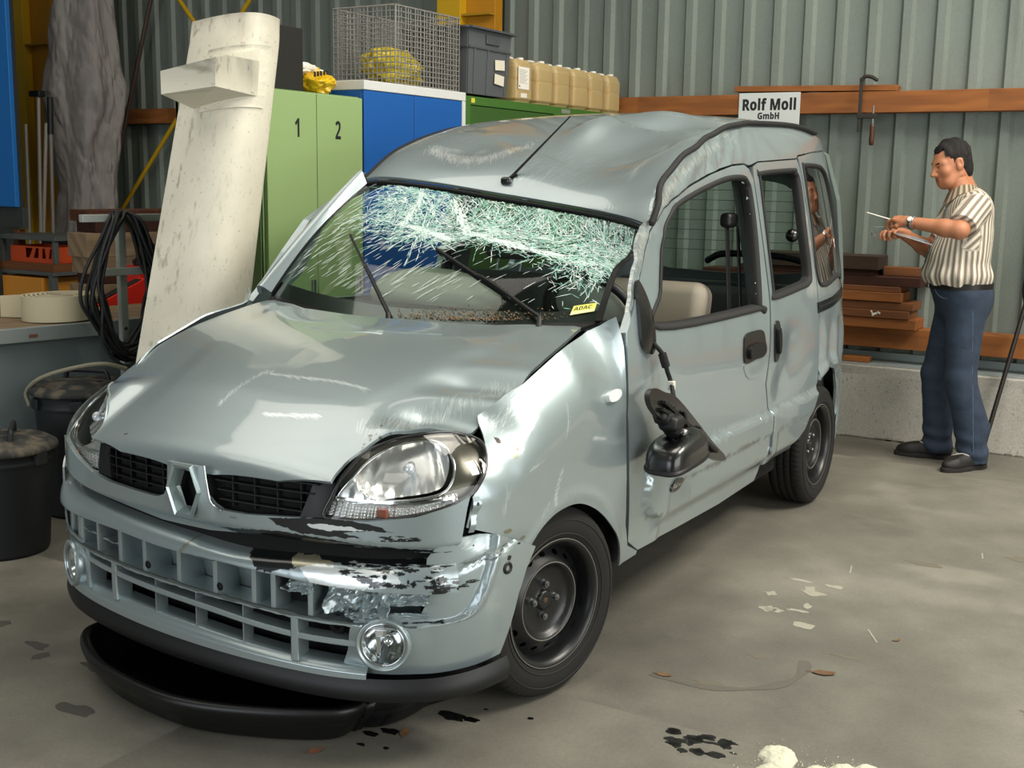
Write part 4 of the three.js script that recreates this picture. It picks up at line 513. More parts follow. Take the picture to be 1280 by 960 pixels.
// ---------------------------------------------------------------- the car's face: bumper, grille, lamps
const BT = [[-0.9, 0.59], [-0.72, 0.576], [-0.318, 0.551], [0, 0.533], [0.17, 0.523], [0.378, 0.533], [0.583, 0.540], [0.72, 0.548], [0.80, 0.548]];
const BB = [[-0.9, 0.52], [-0.72, 0.506], [-0.321, 0.510], [-0.084, 0.498], [0.115, 0.496], [0.302, 0.488], [0.495, 0.479], [0.709, 0.474], [0.80, 0.474]];
// a bar of rectangular section swept round the car's front: rows give y top, y bottom; offsets o0 (face) and o1 (back)
function band(u0, u1, yt, yb, o0, o1, n = 60, r = 0.003) {
  const prof = (u) => { const a = yt(u), b = yb(u); return [[a, o1], [a, o0 - r], [a - r, o0], [b + r, o0], [b, o0 - r], [b, o1]]; };
  return loft((u, v) => { const U = lerp(u0, u1, u), p = prof(U), f = v * 5, i = Math.min(4, Math.floor(f)), k = f - i; return flat(U, lerp(p[i][0], p[i + 1][0], k), lerp(p[i][1], p[i + 1][1], k)); }, n, 5, { th: 0, flip: false });
}
const bandFlat = (...a) => { const g = band(...a); const h = g.toNonIndexed(); h.computeVertexNormals(); return toCreasedNormals(h, 0.6); };
const tb = (T) => (u) => stab(T, u);
{
  const F = fit(-0.85, 1.1, 0.15, 0.78, 2048, 662), rnd = rng(41);
  const chips = canvasTex(2048, 662, (g, w, h) => {
    base(g, w, h); const X = F.X, Y = F.Y, P = (a) => a.map(([x, y]) => [X(x), Y(y)]);
    const dark = '#1d2022', pale = '#e9efee';
    // nose strip: paint gone down to black plastic under the left headlight
    const poly = (a, c, rag = 5) => { g.fillStyle = c; g.beginPath(); const q = P(a); q.forEach((p, i) => { const n = q[(i + 1) % q.length], L = Math.hypot(n[0] - p[0], n[1] - p[1]), m = Math.max(1, Math.round(L / 9)); for (let k = 0; k < m; k++) { const x = lerp(p[0], n[0], k / m) + (rnd() - 0.5) * rag * 2, y = lerp(p[1], n[1], k / m) + (rnd() - 0.5) * rag; i || k ? g.lineTo(x, y) : g.moveTo(x, y); } }); g.fill(); };
    poly([[0.27, 0.634], [0.33, 0.640], [0.44, 0.652], [0.52, 0.654], [0.56, 0.650], [0.60, 0.640], [0.63, 0.628], [0.57, 0.632], [0.53, 0.626], [0.49, 0.618], [0.55, 0.612], [0.50, 0.606], [0.43, 0.606], [0.38, 0.604], [0.34, 0.612], [0.30, 0.618]], dark);
    poly([[0.39, 0.632], [0.45, 0.638], [0.52, 0.637], [0.555, 0.630], [0.50, 0.627], [0.45, 0.620], [0.40, 0.624]], pale, 4); poly([[0.10, 0.580], [0.20, 0.592], [0.30, 0.601], [0.42, 0.600], [0.62, 0.588], [0.78, 0.576], [0.60, 0.574], [0.35, 0.572], [0.2, 0.566]], dark, 4);
    for (let i = 0; i < 26; i++) blob(g, rnd, X(0.60 + rnd() * 0.10), Y(0.606 + rnd() * 0.014), 4 + rnd() * 18, 1 + rnd() * 2.4, dark, 0.6); blob(g, rnd, X(0.16), Y(0.618), 22, 4, '#8b8a84', 0.6);
    // bumper strip
    poly([[0.16, 0.548], [0.26, 0.548], [0.40, 0.548], [0.72, 0.540], [0.74, 0.520], [0.60, 0.519], [0.54, 0.512], [0.46, 0.520], [0.43, 0.510], [0.36, 0.500], [0.30, 0.492], [0.25, 0.490], [0.22, 0.505], [0.19, 0.522], [0.17, 0.535]], dark, 7);
    poly([[0.34, 0.529], [0.40, 0.530], [0.48, 0.518], [0.44, 0.508], [0.40, 0.500], [0.35, 0.506]], '#bdb89c', 8); poly([[0.38, 0.502], [0.44, 0.512], [0.50, 0.505], [0.57, 0.512], [0.64, 0.500], [0.66, 0.488], [0.55, 0.478], [0.42, 0.482]], pale, 6);
    for (let i = 0; i < 70; i++) blob(g, rnd, X(0.50 + rnd() * 0.27), Y(0.484 + rnd() * 0.045), 5 + rnd() * 26, 1 + rnd() * 5, rnd() < 0.62 ? dark : pale, 0.6);
    streakLine(g, rnd, P([[-0.02, 0.50], [0, 0.515], [0.005, 0.53]]), 40, 3, 10, 1.4, 0.6, [120, 96, 60]);
    // wing of the bumper
    for (let i = 0; i < 26; i++) blob(g, rnd, X(0.72 + rnd() * 0.12), Y(0.475 + rnd() * 0.02 + 0.0), 6 + rnd() * 20, 1 + rnd() * 4, dark, 0.6); blob(g, rnd, X(0.74), Y(0.472), 20, 9, dark, 0.5);
    for (let i = 0; i < 12; i++) blob(g, rnd, X(0.64 + rnd() * 0.12), Y(0.386 + rnd() * 0.006), 5 + rnd() * 18, 1 + rnd() * 1.6, dark, 0.6);
    streakLine(g, rnd, P([[0.80, 0.60], [0.86, 0.56], [0.93, 0.55]]), 200, 18, 26, -0.4, 0.5); streakLine(g, rnd, P([[0.80, 0.54], [0.88, 0.54], [0.93, 0.57]]), 60, 5, 16, -0.3, 0.7, [60, 60, 58]);
    blob(g, rnd, X(0.945), Y(0.535), 10, 9, dark); blob(g, rnd, X(0.985), Y(0.565), 9, 3, dark); blob(g, rnd, X(0.84), Y(0.585), 4, 3, dark); scratches(g, rnd, 30, X(0.86), Y(0.33), 30, -0.6, 220, 160, [225, 235, 235], 0.25, 1);
  });
  const cp = paint(chips), suv = (u, y) => F.uv(u, y);
  // nose panel with the emblem's spine
  const nose = [[-0.68, 0.712], [-0.62, 0.700], [-0.53, 0.672], [-0.45, 0.650], [-0.36, 0.638], [-0.17, 0.633], [-0.125, 0.634], [-0.100, 0.645], [-0.082, 0.668], [-0.070, 0.720], [-0.066, 0.748], [0.066, 0.748], [0.070, 0.720], [0.080, 0.668], [0.094, 0.645], [0.118, 0.633], [0.2, 0.633], [0.39, 0.648], [0.44, 0.650], [0.56, 0.655], [0.687, 0.672], [0.79, 0.703], [0.826, 0.722], [0.818, 0.690], [0.797, 0.568], [0.788, 0.565], [0.646, 0.578], [0.425, 0.582], [0.252, 0.581], [0.058, 0.562], [-0.132, 0.561], [-0.318, 0.578], [-0.595, 0.607], [-0.70, 0.618], [-0.745, 0.640], [-0.75, 0.685], [-0.72, 0.712]];
  const gem = [[-0.030, 0.742], [0.030, 0.742], [0.056, 0.677], [0.027, 0.606], [-0.027, 0.606], [-0.056, 0.677]];
  const np = part('nose_panel', psheet(nose, [gem], (u, y) => flat(u, y, 0.010 * sstep(0.56, 0.60, y) - 0.012 * sstep(0.14, 0.06, Math.abs(u)) * 0 + 0.018 * sstep(0.10, 0.05, Math.abs(u)) * sstep(0.58, 0.66, y) - 0.01 * sstep(0.6, 0.57, y)), { th: 0.014, max: 0.018, uv: suv, flip: true }), cp, car);
  // diamond emblem: a deep bevelled ring of metal in the spine
  { const g = []; const o = (p, k, d) => { const c = [0, 0.675]; return flat(c[0] + (p[0] - c[0]) * k, c[1] + (p[1] - c[1]) * k, d); };
    for (let i = 0; i < 6; i++) { const a = gem[i], b = gem[(i + 1) % 6], q = [[1.10, 0.026], [1.05, 0.038], [0.93, 0.034], [0.74, 0.002]]; for (let k = 0; k < 3; k++) { const A = o(a, ...q[k]), B = o(b, ...q[k]), C = o(b, ...q[k + 1]), D = o(a, ...q[k + 1]), n = B.clone().sub(A).cross(D.clone().sub(A)).normalize(); const fl = k === 2 ? n.dot(flat(0, 0.675, -0.03).sub(A)) < 0 : n.z < 0; if (fl) n.negate(); g.push(geo((fl ? [A, C, B, A, D, C] : [A, B, C, A, C, D]).flatMap((p) => [p.x, p.y, p.z]), Array(6).fill([n.x, n.y, n.z]).flat(), Array(12).fill(0))); } }
    part('emblem', g, phys(0xb4c4c4, 0.22, 0.7, { clearcoat: 1, side: THREE.DoubleSide }), np, 'diamond-shaped metal emblem'); }
  part('spine_edge', [tube(smoothLine([[0.066, 0.748], [0.071, 0.715], [0.081, 0.668], [0.096, 0.645], [0.120, 0.634]], 4).map(([u, y]) => flat(u, y, 0.016)), 0.0035, { nr: 6 })], M.chrome, np);
  // grilles
  for (const s of [-1, 1]) {
    const gr = part('grille', psheet([[s * 0.001, 0.745], [s * 0.44, 0.738], [s * 0.44, 0.64], [s * 0.08, 0.60], [s * 0.001, 0.60]], [], (u, y) => flat(u, y, -0.035), { th: 0.006, max: 0.05, flip: true }), M.void, car, 'black radiator grille');
    for (let k = 0; k < 4; k++) { const y = 0.734 - k * 0.026, x1 = 0.415 - k * 0.012; part('slat', bandFlat(s > 0 ? 0.072 + k * 0.006 : -x1, s > 0 ? x1 : -0.072 - k * 0.006, () => y + 0.002, () => y - 0.002, -0.012, -0.034, 24, 0.0008), M.black, gr); }
    for (let k = 0; k < 4; k++) { const u = s * (0.135 + k * 0.075), p = flat(u, 0.69, -0.026); part('slat_post', rbox(0.004, 0.10, 0.016, 0.001, p.x, p.y, p.z), M.black, gr); }
    part('corner_pillar', psheet([[s * 0.365, 0.645], [s * 0.385, 0.700], [s * 0.395, 0.736], [s * 0.462, 0.742], [s * 0.448, 0.70], [s * 0.433, 0.650]], [], (u, y) => skin(u, y, 0.004), { th: 0.03, max: 0.02, flip: true }), M.black, gr);
  }
  // bumper
  const bumper = new THREE.Group(); bumper.name = nm('front_bumper'); car.add(bumper); bumper.userData.label = 'broken front bumper with torn cells';
  part('upper_bar', loft((u, v) => { const U = lerp(-0.82, 0.79, u), a = stab(BB, U), b = stab(BT, U), k = clamp(v / 0.8, 0, 1), y = lerp(a, b, Math.sin(k * PI / 2)); const back = v > 0.8 ? (v - 0.8) / 0.2 : 0; return flat(U, y + 0.004 * back, 0.020 + 0.012 * Math.cos(k * PI / 2) - 0.028 * (1 - Math.cos(k * PI / 2)) - back * 0.04 + 0.004 * fbm(U * 30, v * 3, 2, 2) * sstep(0.25, 0.4, U)); }, 110, 16, { th: 0.004, flip: false, uv: (u, v) => { const U = lerp(-0.82, 0.79, u); return suv(U, lerp(stab(BB, U), stab(BT, U), Math.min(v, 1))); } }), cp, bumper);
  const cellTop = (u) => stab(BB, u) + 0.002, cellBot = tb([[-0.8, 0.425], [-0.55, 0.415], [-0.337, 0.407], [-0.063, 0.399], [0.214, 0.390], [0.385, 0.383], [0.70, 0.382]]);
  part('cell_back', loft((u, v) => { const U = lerp(-0.72, 0.70, u); return flat(U, lerp(cellBot(U) - 0.004, cellTop(U), v), -0.085 + 0.02 * v); }, 60, 2, { th: 0.004, flip: false }), M.paint, bumper);
  part('cell_ledge', [bandFlat(-0.76, 0.70, (u) => cellTop(u) + 0.001, (u) => cellTop(u) - 0.005 - 0.003 * vnoise(u * 60, 3), 0.024, -0.07, 200, 0.001), bandFlat(-0.72, 0.70, (u) => cellBot(u) - 0.004, (u) => cellBot(u) - 0.012 - 0.004 * vnoise(u * 50, 9), 0.016, -0.08, 200, 0.001)], M.paint, bumper);
  // torn dark edges of the plastic
  part('torn_edge', [bandFlat(-0.74, 0.69, (u) => cellTop(u) - 0.004, (u) => cellTop(u) - 0.006 - 0.010 * Math.max(0, vnoise(u * 45, 1) - 0.35), 0.021, 0.014, 260, 0.0005), bandFlat(-0.70, 0.69, (u) => cellBot(u) - 0.001 + 0.010 * Math.max(0, vnoise(u * 40, 5) - 0.5), (u) => cellBot(u) - 0.006 - 0.008 * Math.max(0, vnoise(u * 38, 7) - 0.5), 0.019, 0.010, 260, 0.0005)], std(0x4e5654, 0.6), bumper);
  for (const u of [-0.64, -0.551, -0.432, -0.312, -0.195, -0.050, 0.088, 0.222, 0.285, 0.400]) {
    const w = u < -0.5 ? 0.03 : u === -0.432 ? 0.012 : 0.016, yt = cellTop(u), yb = cellBot(u);
    const fin = part('cell_fin', loft((a, b) => { const q = [[-0.5, -0.08], [-0.5, 0.010], [0.5, 0.010], [0.5, -0.08]], i = Math.min(2, Math.floor(a * 3)), k = a * 3 - i; return flat(u + w * lerp(q[i][0], q[i + 1][0], k) * (i === 1 ? 1 : 1), lerp(yb - 0.006, yt, b), lerp(q[i][1], q[i + 1][1], k)); }, 24, 1, { th: 0 }), paint(null, { side: THREE.DoubleSide }), bumper);
    if ([-0.195, 0.088].includes(u)) { const p = flat(u + 0.022, yb + 0.022, 0.013); part('bolt_hole', moved(lathe([[0.001, 0], [0.010, 0], [0.012, 0.002], [0.010, 0.003]], 14), p.x, p.y, p.z, PI / 2), M.void, fin); }
  }
  for (const [a, b] of [[-0.425, -0.322], [0.30, 0.395], [0.42, 0.52]]) part('cell_shade_sheet', loft((u, v) => { const U = lerp(a, b, u); return flat(U, lerp(cellBot(U) + 0.004, cellTop(U) - 0.012, v), -0.055); }, 8, 2, { th: 0.003 }), M.void, bumper);  // black sheet stands in for the shade inside each broken cell
  for (const [a, b, y] of [[-0.425, -0.322, 0.45], [0.30, 0.395, 0.44], [-0.60, -0.45, 0.455]]) part('cell_shelf', bandFlat(a, b, (u) => y + 0.004 * Math.sin(u * 90), (u) => y - 0.003, 0.0, -0.07, 12, 0.001), M.paint, bumper);
  // lower openings: bars and posts
  const midT = tb([[-0.66, 0.40], [-0.447, 0.378], [-0.2, 0.366], [0.046, 0.354], [0.332, 0.331], [0.523, 0.329], [0.6, 0.33]]), lowT = tb([[-0.75, 0.30], [-0.556, 0.290], [-0.309, 0.290], [-0.005, 0.280], [0.321, 0.261], [0.516, 0.257], [0.58, 0.257]]), lowB = tb([[-0.8, 0.262], [-0.575, 0.254], [-0.241, 0.243], [0.132, 0.233], [0.43, 0.228], [0.58, 0.232]]);
  part('grille_bar', bandFlat(-0.60, 0.535, midT, (u) => midT(u) - 0.017, 0.014, -0.035, 70), M.paint, bumper);
  part('grille_bar', loft((u, v) => { const U = lerp(-0.80, 0.56, u), a = lowB(U), b = lowT(U); return flat(U, lerp(a - 0.004, b, Math.min(1, v / 0.7)), 0.018 - 0.02 * sstep(0.3, 0.7, v) * 1 - (v > 0.7 ? (v - 0.7) / 0.3 * 0.05 : 0)); }, 80, 10, { th: 0.004 }), M.paint, bumper);
  for (const [u, w] of [[-0.161, 0.003], [0.005, 0.003], [0.177, 0.003], [-0.345, 0.022], [-0.50, 0.02], [0.352, 0.022]]) { const yt = cellBot(u) - 0.008, yb = lowT(u) - 0.01, d = w > 0.01 ? 0.014 : 0.002; part('grille_post', loft((a, b) => { const q = [[-0.5, -0.04], [-0.5, d], [0.5, d], [0.5, -0.04]], i = Math.min(2, Math.floor(a * 3)), k = a * 3 - i; return flat(u + w * lerp(q[i][0], q[i + 1][0], k), lerp(yb, yt, b), lerp(q[i][1], q[i + 1][1], k)); }, 24, 1, { th: 0 }), paint(null, { side: THREE.DoubleSide }), bumper); }
  part('bumper_shade_sheets', [loft((u, v) => flat(lerp(-0.9, 0.9, u), lerp(0.16, 0.56, v), -0.10), 50, 2, { th: 0.005 }), loft((u, v) => flat(lerp(-0.86, 0.84, u), lerp(0.50, 0.66, v), -0.035), 50, 2, { th: 0.005 })], M.void, bumper);  // black sheets put behind the openings as their shade
  part('fog_duct', [moved(new THREE.TorusGeometry(0.02, 0.008, 8, 18), ...(() => { const p = flat(0.46, 0.352, -0.03); return [p.x, p.y, p.z]; })())], M.void, bumper);
  // bumper wings
  const ucr = tb([[0.36, 0.60], [0.383, 0.72], [0.392, 0.79], [0.41, 0.825], [0.453, 0.852], [0.50, 0.872], [0.536, 0.885], [0.6, 0.90]]);
  const hole = []; for (let i = 0; i < 28; i++) { const a = i / 28 * 2 * PI; hole.push([0.606 + 0.071 * Math.cos(a), 0.330 + 0.064 * Math.sin(a)]); }
  const wing = [[0.475, 0.229], [0.60, 0.235], [0.733, 0.238], [0.86, 0.247], [0.946, 0.257], [0.968, 0.33], [0.99, 0.423], [1.02, 0.487], [1.061, 0.538], [0.985, 0.572], [0.914, 0.604], [0.86, 0.612], [0.80, 0.612], [0.735, 0.585], [0.715, 0.560], [0.712, 0.505], [0.70, 0.468], [0.715, 0.44], [0.70, 0.408], [0.62, 0.404], [0.53, 0.398], [0.515, 0.36], [0.505, 0.30]];
  const wm = (u, y) => skin(u, y, 0.02 - 0.014 * sstep(0.012, -0.012, u - ucr(y)) * sstep(0.375, 0.395, y) + 0.006 * Math.exp(-(((u - ucr(y) - 0.012) / 0.012) ** 2)) * sstep(0.37, 0.40, y) - 0.03 * sstep(0.55, 0.62, y) * sstep(0.80, 0.86, u) * 0.3 + 0.010 * sstep(0.10, 0.02, Math.hypot(u - 0.606, y - 0.33) - 0.03) - 0.008 * Math.exp(-(((y - 0.54 - (u - 0.85) * 0.35) / 0.008) ** 2)) * sstep(0.78, 0.84, u));
  part('bumper_wing', psheet(wing, [hole], wm, { th: 0.006, max: 0.014, uv: suv, flip: true }), cp, bumper, 'scraped left corner of the bumper');
  part('bumper_wing', mirrored(psheet(wing.map(([u, y]) => [u, y > 0.5 ? y + 0.02 : y + 0.025]), [], (u, y) => skin(u, y, 0.02), { th: 0.006, max: 0.03, flip: true })), M.paint, bumper);
  { const p = skin(0.945, 0.508, 0.012), n = planAt(0.945); const sg = lathe([[0.001, 0.006], [0.007, 0.006], [0.010, 0.011], [0.016, 0.010], [0.019, 0.004], [0.019, 0]], 20); sg.rotateX(PI / 2); sg.rotateY(Math.atan2(n[2], n[3])); sg.translate(p.x, p.y, p.z + 0.006); part('screw_recess', sg, M.black, bumper); }
  // crumpled tongues of plastic at the broken left end of the cells
  { const r = rng(8), g = []; const tong = (u0, u1, y0, y1, amp, seed, d0) => g.push(loft((u, v) => { const U = lerp(u0, u1, u), n = fbm(u * 4 + seed, v * 4, seed, 3) - 0.5; return flat(U + 0.02 * (fbm(v * 3, u * 3, seed + 4) - 0.5), lerp(y0, y1, v) + amp * 0.6 * n * Math.sin(u * 9 + seed), d0 + amp * 2.4 * n); }, 26, 20, { th: 0.003 }));
    tong(0.44, 0.56, 0.395, 0.487, 0.03, 3, 0.0); tong(0.54, 0.625, 0.40, 0.50, 0.05, 11, 0.022); tong(0.60, 0.72, 0.435, 0.485, 0.025, 23, 0.018); tong(0.33, 0.41, 0.44, 0.482, 0.03, 31, 0.012); tong(0.60, 0.715, 0.40, 0.412, 0.01, 37, 0.012); tong(0.50, 0.60, 0.385, 0.41, 0.03, 41, 0.02);
    const gs = g.map((q) => toCreasedNormals(q, 0.35)); part('torn_plastic', gs, paint(null, { side: THREE.DoubleSide }), bumper, 'crumpled torn bumper plastic'); void r; }
  // black lip
  part('lower_lip', loft((u, v) => { const U = lerp(-0.96, 0.95, u), top = tb([[-0.96, 0.27], [-0.575, 0.252], [-0.241, 0.240], [0.132, 0.231], [0.43, 0.226], [0.733, 0.236], [0.95, 0.257]])(U), bot = top - 0.062; const k = Math.min(1, v / 0.65); return v <= 0.65 ? flat(U, lerp(top, bot, k), 0.012 + 0.012 * Math.sin(k * PI * 0.8)) : flat(U, bot - 0.006 * Math.sin((v - 0.65) / 0.35 * PI), 0.012 - 0.16 * (v - 0.65) / 0.35); }, 90, 14, { th: 0.004, flip: true }), M.black, bumper);
}
// --- headlights
{
  const out = smoothLine([[0.434, 0.653], [0.449, 0.70], [0.470, 0.750], [0.522, 0.811], [0.58, 0.837], [0.66, 0.853], [0.76, 0.861], [0.87, 0.857], [0.935, 0.840], [0.937, 0.815], [0.905, 0.778], [0.862, 0.742], [0.835, 0.722], [0.79, 0.703], [0.687, 0.673], [0.56, 0.656], [0.49, 0.652]], 4, true);
  const bowl = smoothLine([[0.466, 0.692], [0.498, 0.752], [0.550, 0.805], [0.63, 0.834], [0.72, 0.844], [0.788, 0.832], [0.808, 0.80], [0.798, 0.763], [0.765, 0.728], [0.70, 0.712], [0.60, 0.702]], 4, true);
  const lens = phys(0xffffff, 0.02, 0, { transmission: 1, thickness: 0, ior: 1.5 }), smoke = std(0x4a493e, 0.22, 0.5), refl = phys(0xeef0ee, 0.27, 0.9);
  const grp = (sg) => { const h = new THREE.Group(); h.name = nm('headlight'); car.add(h); return h; };
  const mk = (sg) => {
    const h = grp(sg), mir = sg < 0 ? mirrored : (g) => g, add = (n, g, m, l) => part(n, mir(merge([g].flat())), m, h, l);
    add('lens', psheet(out, [], (u, y) => skin(u, y, 0.006), { th: 0, max: 0.02, flip: true }), lens);
    add('bezel', psheet(out, [bowl], (u, y) => skin(u, y, -0.022), { th: 0.004, max: 0.02, flip: true }), smoke);
    add('lens_rim', tube(out.map(([u, y]) => skin(u, y, 0.0)), sg < 0 ? 0.004 : 0.006, { closed: true, ns: 150, nr: 6 }), sg < 0 ? M.paint : M.gloss);
    // reflector bowl with fluted walls
    add('reflector', psheet(bowl, [], (u, y) => { const d = Math.hypot((u - 0.66) / 0.17, (y - 0.778) / 0.085), q = Math.max(0, 1 - d * d); return skin(u, y, -0.022 - 0.075 * Math.sqrt(q) + 0.0016 * Math.sin(u * 150) * sstep(0.45, 0.8, d)); }, { th: 0, max: 0.009, flip: true }), refl);
    add('bowl_rim', tube(bowl.map(([u, y]) => skin(u, y, -0.018)), 0.004, { closed: true, ns: 120, nr: 6 }), M.chrome);
    // lower lamp strip: stepped prisms, amber bulb behind
    const g = []; for (let k = 0; k < 5; k++) g.push(loft((u, v) => skin(lerp(0.437 + k * 0.002, 0.80 - 0.012 * (4 - k) * 0, u), lerp(0.655, 0.663, v) + k * 0.0085 + Math.max(0, lerp(0.437, 0.8, u) - 0.66) * 0.20, -0.012 - 0.006 * v + 0.002 * Math.sin(u * 120)), 60, 1, { th: 0.002, flip: false }));
    add('lamp_strip', g, refl);
    const c = skin(0.66, 0.775, -0.05), n = planAt(0.66);
    add('bulb', [new THREE.SphereGeometry(0.016, 16, 12).translate(c.x, c.y, c.z), rod(c, V(c.x - n[2] * 0.05, c.y, c.z - n[3] * 0.05), 0.010)], phys(0xdfe6ea, 0.05, 0.3, { clearcoat: 1 }));
    const b2 = skin(0.60, 0.677, -0.004); add('indicator_bulb', [rbox(0.034, 0.026, 0.012, 0.005, b2.x, b2.y, b2.z)], phys(0x8e4a34, 0.25, 0, { clearcoat: 1, transparent: false }), 'amber bulb');
    const mid = loft((u, v) => skin(lerp(0.455, 0.79, u), lerp(0.700, 0.706, v) + 0.0 + Math.max(0, lerp(0.455, 0.79, u) - 0.68) * 0.12, -0.006), 40, 1, { th: 0.008, flip: false }); add('divider', mid, M.chrome);
    add('headlight_box', psheet(grow(out.map((p) => p), -0.012), [], (u, y) => skin(u, y, -0.115), { th: 0.004, max: 0.05, flip: true }), M.void);
    return h;
  };
  mk(1).userData.label = 'large clear headlight with dark bezel'; mk(-1);
  // torn bracket beside the left headlight
  part('lamp_bracket', [psheet([[0.838, 0.715], [0.856, 0.722], [0.862, 0.69], [0.846, 0.655], [0.842, 0.62], [0.826, 0.62], [0.832, 0.66]], [ring([[0.846, 0.700], [0.853, 0.700], [0.853, 0.692], [0.846, 0.692]], 2)], (u, y) => skin(u, y, 0.004 + 0.004 * Math.sin(y * 120)), { th: 0.004, max: 0.008, flip: true })], M.paint, car);
}
// --- fog lamps
for (const sg of [1, -1]) {
  const f = new THREE.Group(); f.name = nm('fog_lamp'); const u = 0.606 * sg, n = planAt(u), p = flat(u, 0.330, 0.0); f.position.set(p.x, p.y, p.z); f.rotation.y = Math.atan2(n[2], n[3]); car.add(f);
  const L = (pts, m, name, l) => { const g = lathe(pts, 36); g.rotateX(PI / 2); return part(name, g, m, f, l); };
  L([[0.058, 0.0], [0.060, 0.022], [0.066, 0.030], [0.072, 0.028], [0.074, 0.015], [0.074, -0.02]], M.paint, 'fog_rim'); L([[0.0605, 0.02], [0.0575, 0.026], [0.055, 0.022]], M.chrome, 'fog_ring');
  L([[0.001, -0.05], [0.02, -0.045], [0.045, -0.02], [0.058, 0.012]], phys(0xdfe4e4, 0.12, 1, { side: THREE.DoubleSide }), 'reflector'); L([[0.0, 0.030], [0.03, 0.027], [0.058, 0.018]], phys(0xffffff, 0.03, 0, { transmission: 1, thickness: 0 }), 'lens');
  part('bulb_shield', [new THREE.SphereGeometry(0.013, 14, 10).translate(0.008, 0, -0.008), rbox(0.012, 0.07, 0.006, 0.003, -0.02, -0.01, -0.008), rbox(0.03, 0.02, 0.006, 0.003, -0.012, 0.022, -0.004)], M.chrome, f);
}
// --- wheels
function makeWheel(name) {
  const w = new THREE.Group(); w.name = nm(name); car.add(w);
  const ax = (g) => g.rotateZ(-PI / 2);
  const tp = [[0.181, 0.066], [0.196, 0.074], [0.205, 0.083], [0.235, 0.0885], [0.262, 0.084], [0.277, 0.0745], [0.2835, 0.066], [0.2875, 0.060], [0.2885, 0.050], [0.2885, 0.036], [0.281, 0.0345], [0.281, 0.0285], [0.290, 0.027], [0.290, 0.006], [0.2825, 0.004], [0.2825, -0.004], [0.290, -0.006], [0.290, -0.027], [0.281, -0.0285], [0.281, -0.0345], [0.2885, -0.036], [0.2885, -0.050], [0.2875, -0.060], [0.2835, -0.066], [0.277, -0.0745], [0.262, -0.084], [0.235, -0.0885], [0.205, -0.083], [0.196, -0.074], [0.181, -0.066]];
  const N = 288, tg = new THREE.LatheGeometry(tp.map((p) => new THREE.Vector2(...p)).reverse(), N), P = tg.attributes.position;
  for (let i = 0; i < P.count; i++) { const x = P.getX(i), y = P.getY(i), z = P.getZ(i), r = Math.hypot(x, z); if (r > 0.2832 && Math.abs(y) > 0.004) { const k = Math.round(Math.atan2(z, x) / (2 * PI) * N) + Math.round(y * 60); const cut = (((k % 4) + 4) % 4 === 0) ? 0.0055 : 0; P.setX(i, x * (1 - cut / r)); P.setZ(i, z * (1 - cut / r)); } }
  tg.computeVertexNormals();
  const tyre = part('tyre', ax(tg), std(0x161513, 0.85), w);
  const ringG = (r, h, t) => ax(new THREE.TorusGeometry(r, t, 6, 72).rotateX(PI / 2).translate(0, h, 0));
  part('sidewall_line', [ringG(0.213, 0.0855, 0.0016), ringG(0.255, 0.0865, 0.0014)], std(0x2a2926, 0.7), tyre);
  const mt = phys(0x17181a, 0.38, 0.2, { clearcoat: 0.3, clearcoatRoughness: 0.3 });
  const rim = part('rim', [ax(lathe([[0.178, 0.060], [0.184, 0.070], [0.193, 0.073], [0.1965, 0.077], [0.1945, 0.0805], [0.188, 0.079], [0.180, 0.070], [0.174, 0.058], [0.171, 0.03], [0.168, 0.0], [0.168, -0.06], [0.178, -0.07]], 64))], mt, w, 'black steel rim');
  const prof = tb([[0, 0.040], [0.028, 0.040], [0.032, 0.030], [0.075, 0.028], [0.100, 0.036], [0.112, 0.050], [0.119, 0.0545], [0.127, 0.050], [0.150, 0.033], [0.168, 0.022]]);
  const holes = []; for (let k = 0; k < 16; k++) { const a = (k + 0.5) / 16 * 2 * PI, hh = []; for (let i = 0; i < 10; i++) { const b = i / 10 * 2 * PI, cr = 0.1475 + 0.0085 * Math.cos(b), ct = 0.0125 * Math.sin(b); hh.push([Math.cos(a) * cr - Math.sin(a) * ct, Math.sin(a) * cr + Math.cos(a) * ct]); } holes.push(hh); }
  const outer = []; for (let i = 0; i < 64; i++) outer.push([0.1695 * Math.cos(i / 32 * PI), 0.1695 * Math.sin(i / 32 * PI)]);
  part('wheel_disc', psheet(outer, holes, (a, b) => V(prof(Math.hypot(a, b)), b, -a), { th: 0.004, max: 0.008, flip: false }), mt, rim);
  part('worn_edge', [ringG(0.119, 0.0545, 0.0020), ringG(0.1955, 0.0795, 0.0017)], M.worn, rim, 'bare worn rim edges');
  part('drum', ax(lathe([[0.001, 0.0], [0.14, 0.0], [0.15, -0.05]], 32)), M.void, w);
  part('hub_cap', ax(lathe([[0.0005, 0.042], [0.008, 0.042], [0.010, 0.038], [0.018, 0.037], [0.026, 0.036], [0.029, 0.030]], 24)), M.rust, rim, 'rusty hub');
  for (let k = 0; k < 4; k++) { const a = 0.35 + k * PI / 2, q = V(0, 0.05 * Math.sin(a), 0.05 * Math.cos(a)); part('wheel_nut', [rod(V(0.022, q.y, q.z), V(0.044, q.y, q.z), 0.0115, 0.0105, 6), rod(V(0.044, q.y, q.z), V(0.048, q.y, q.z), 0.007, 0.005, 10), rod(V(0.020, q.y, q.z), V(0.030, q.y, q.z), 0.015, 0.012, 16)], M.steel, rim); }
  return w;
}
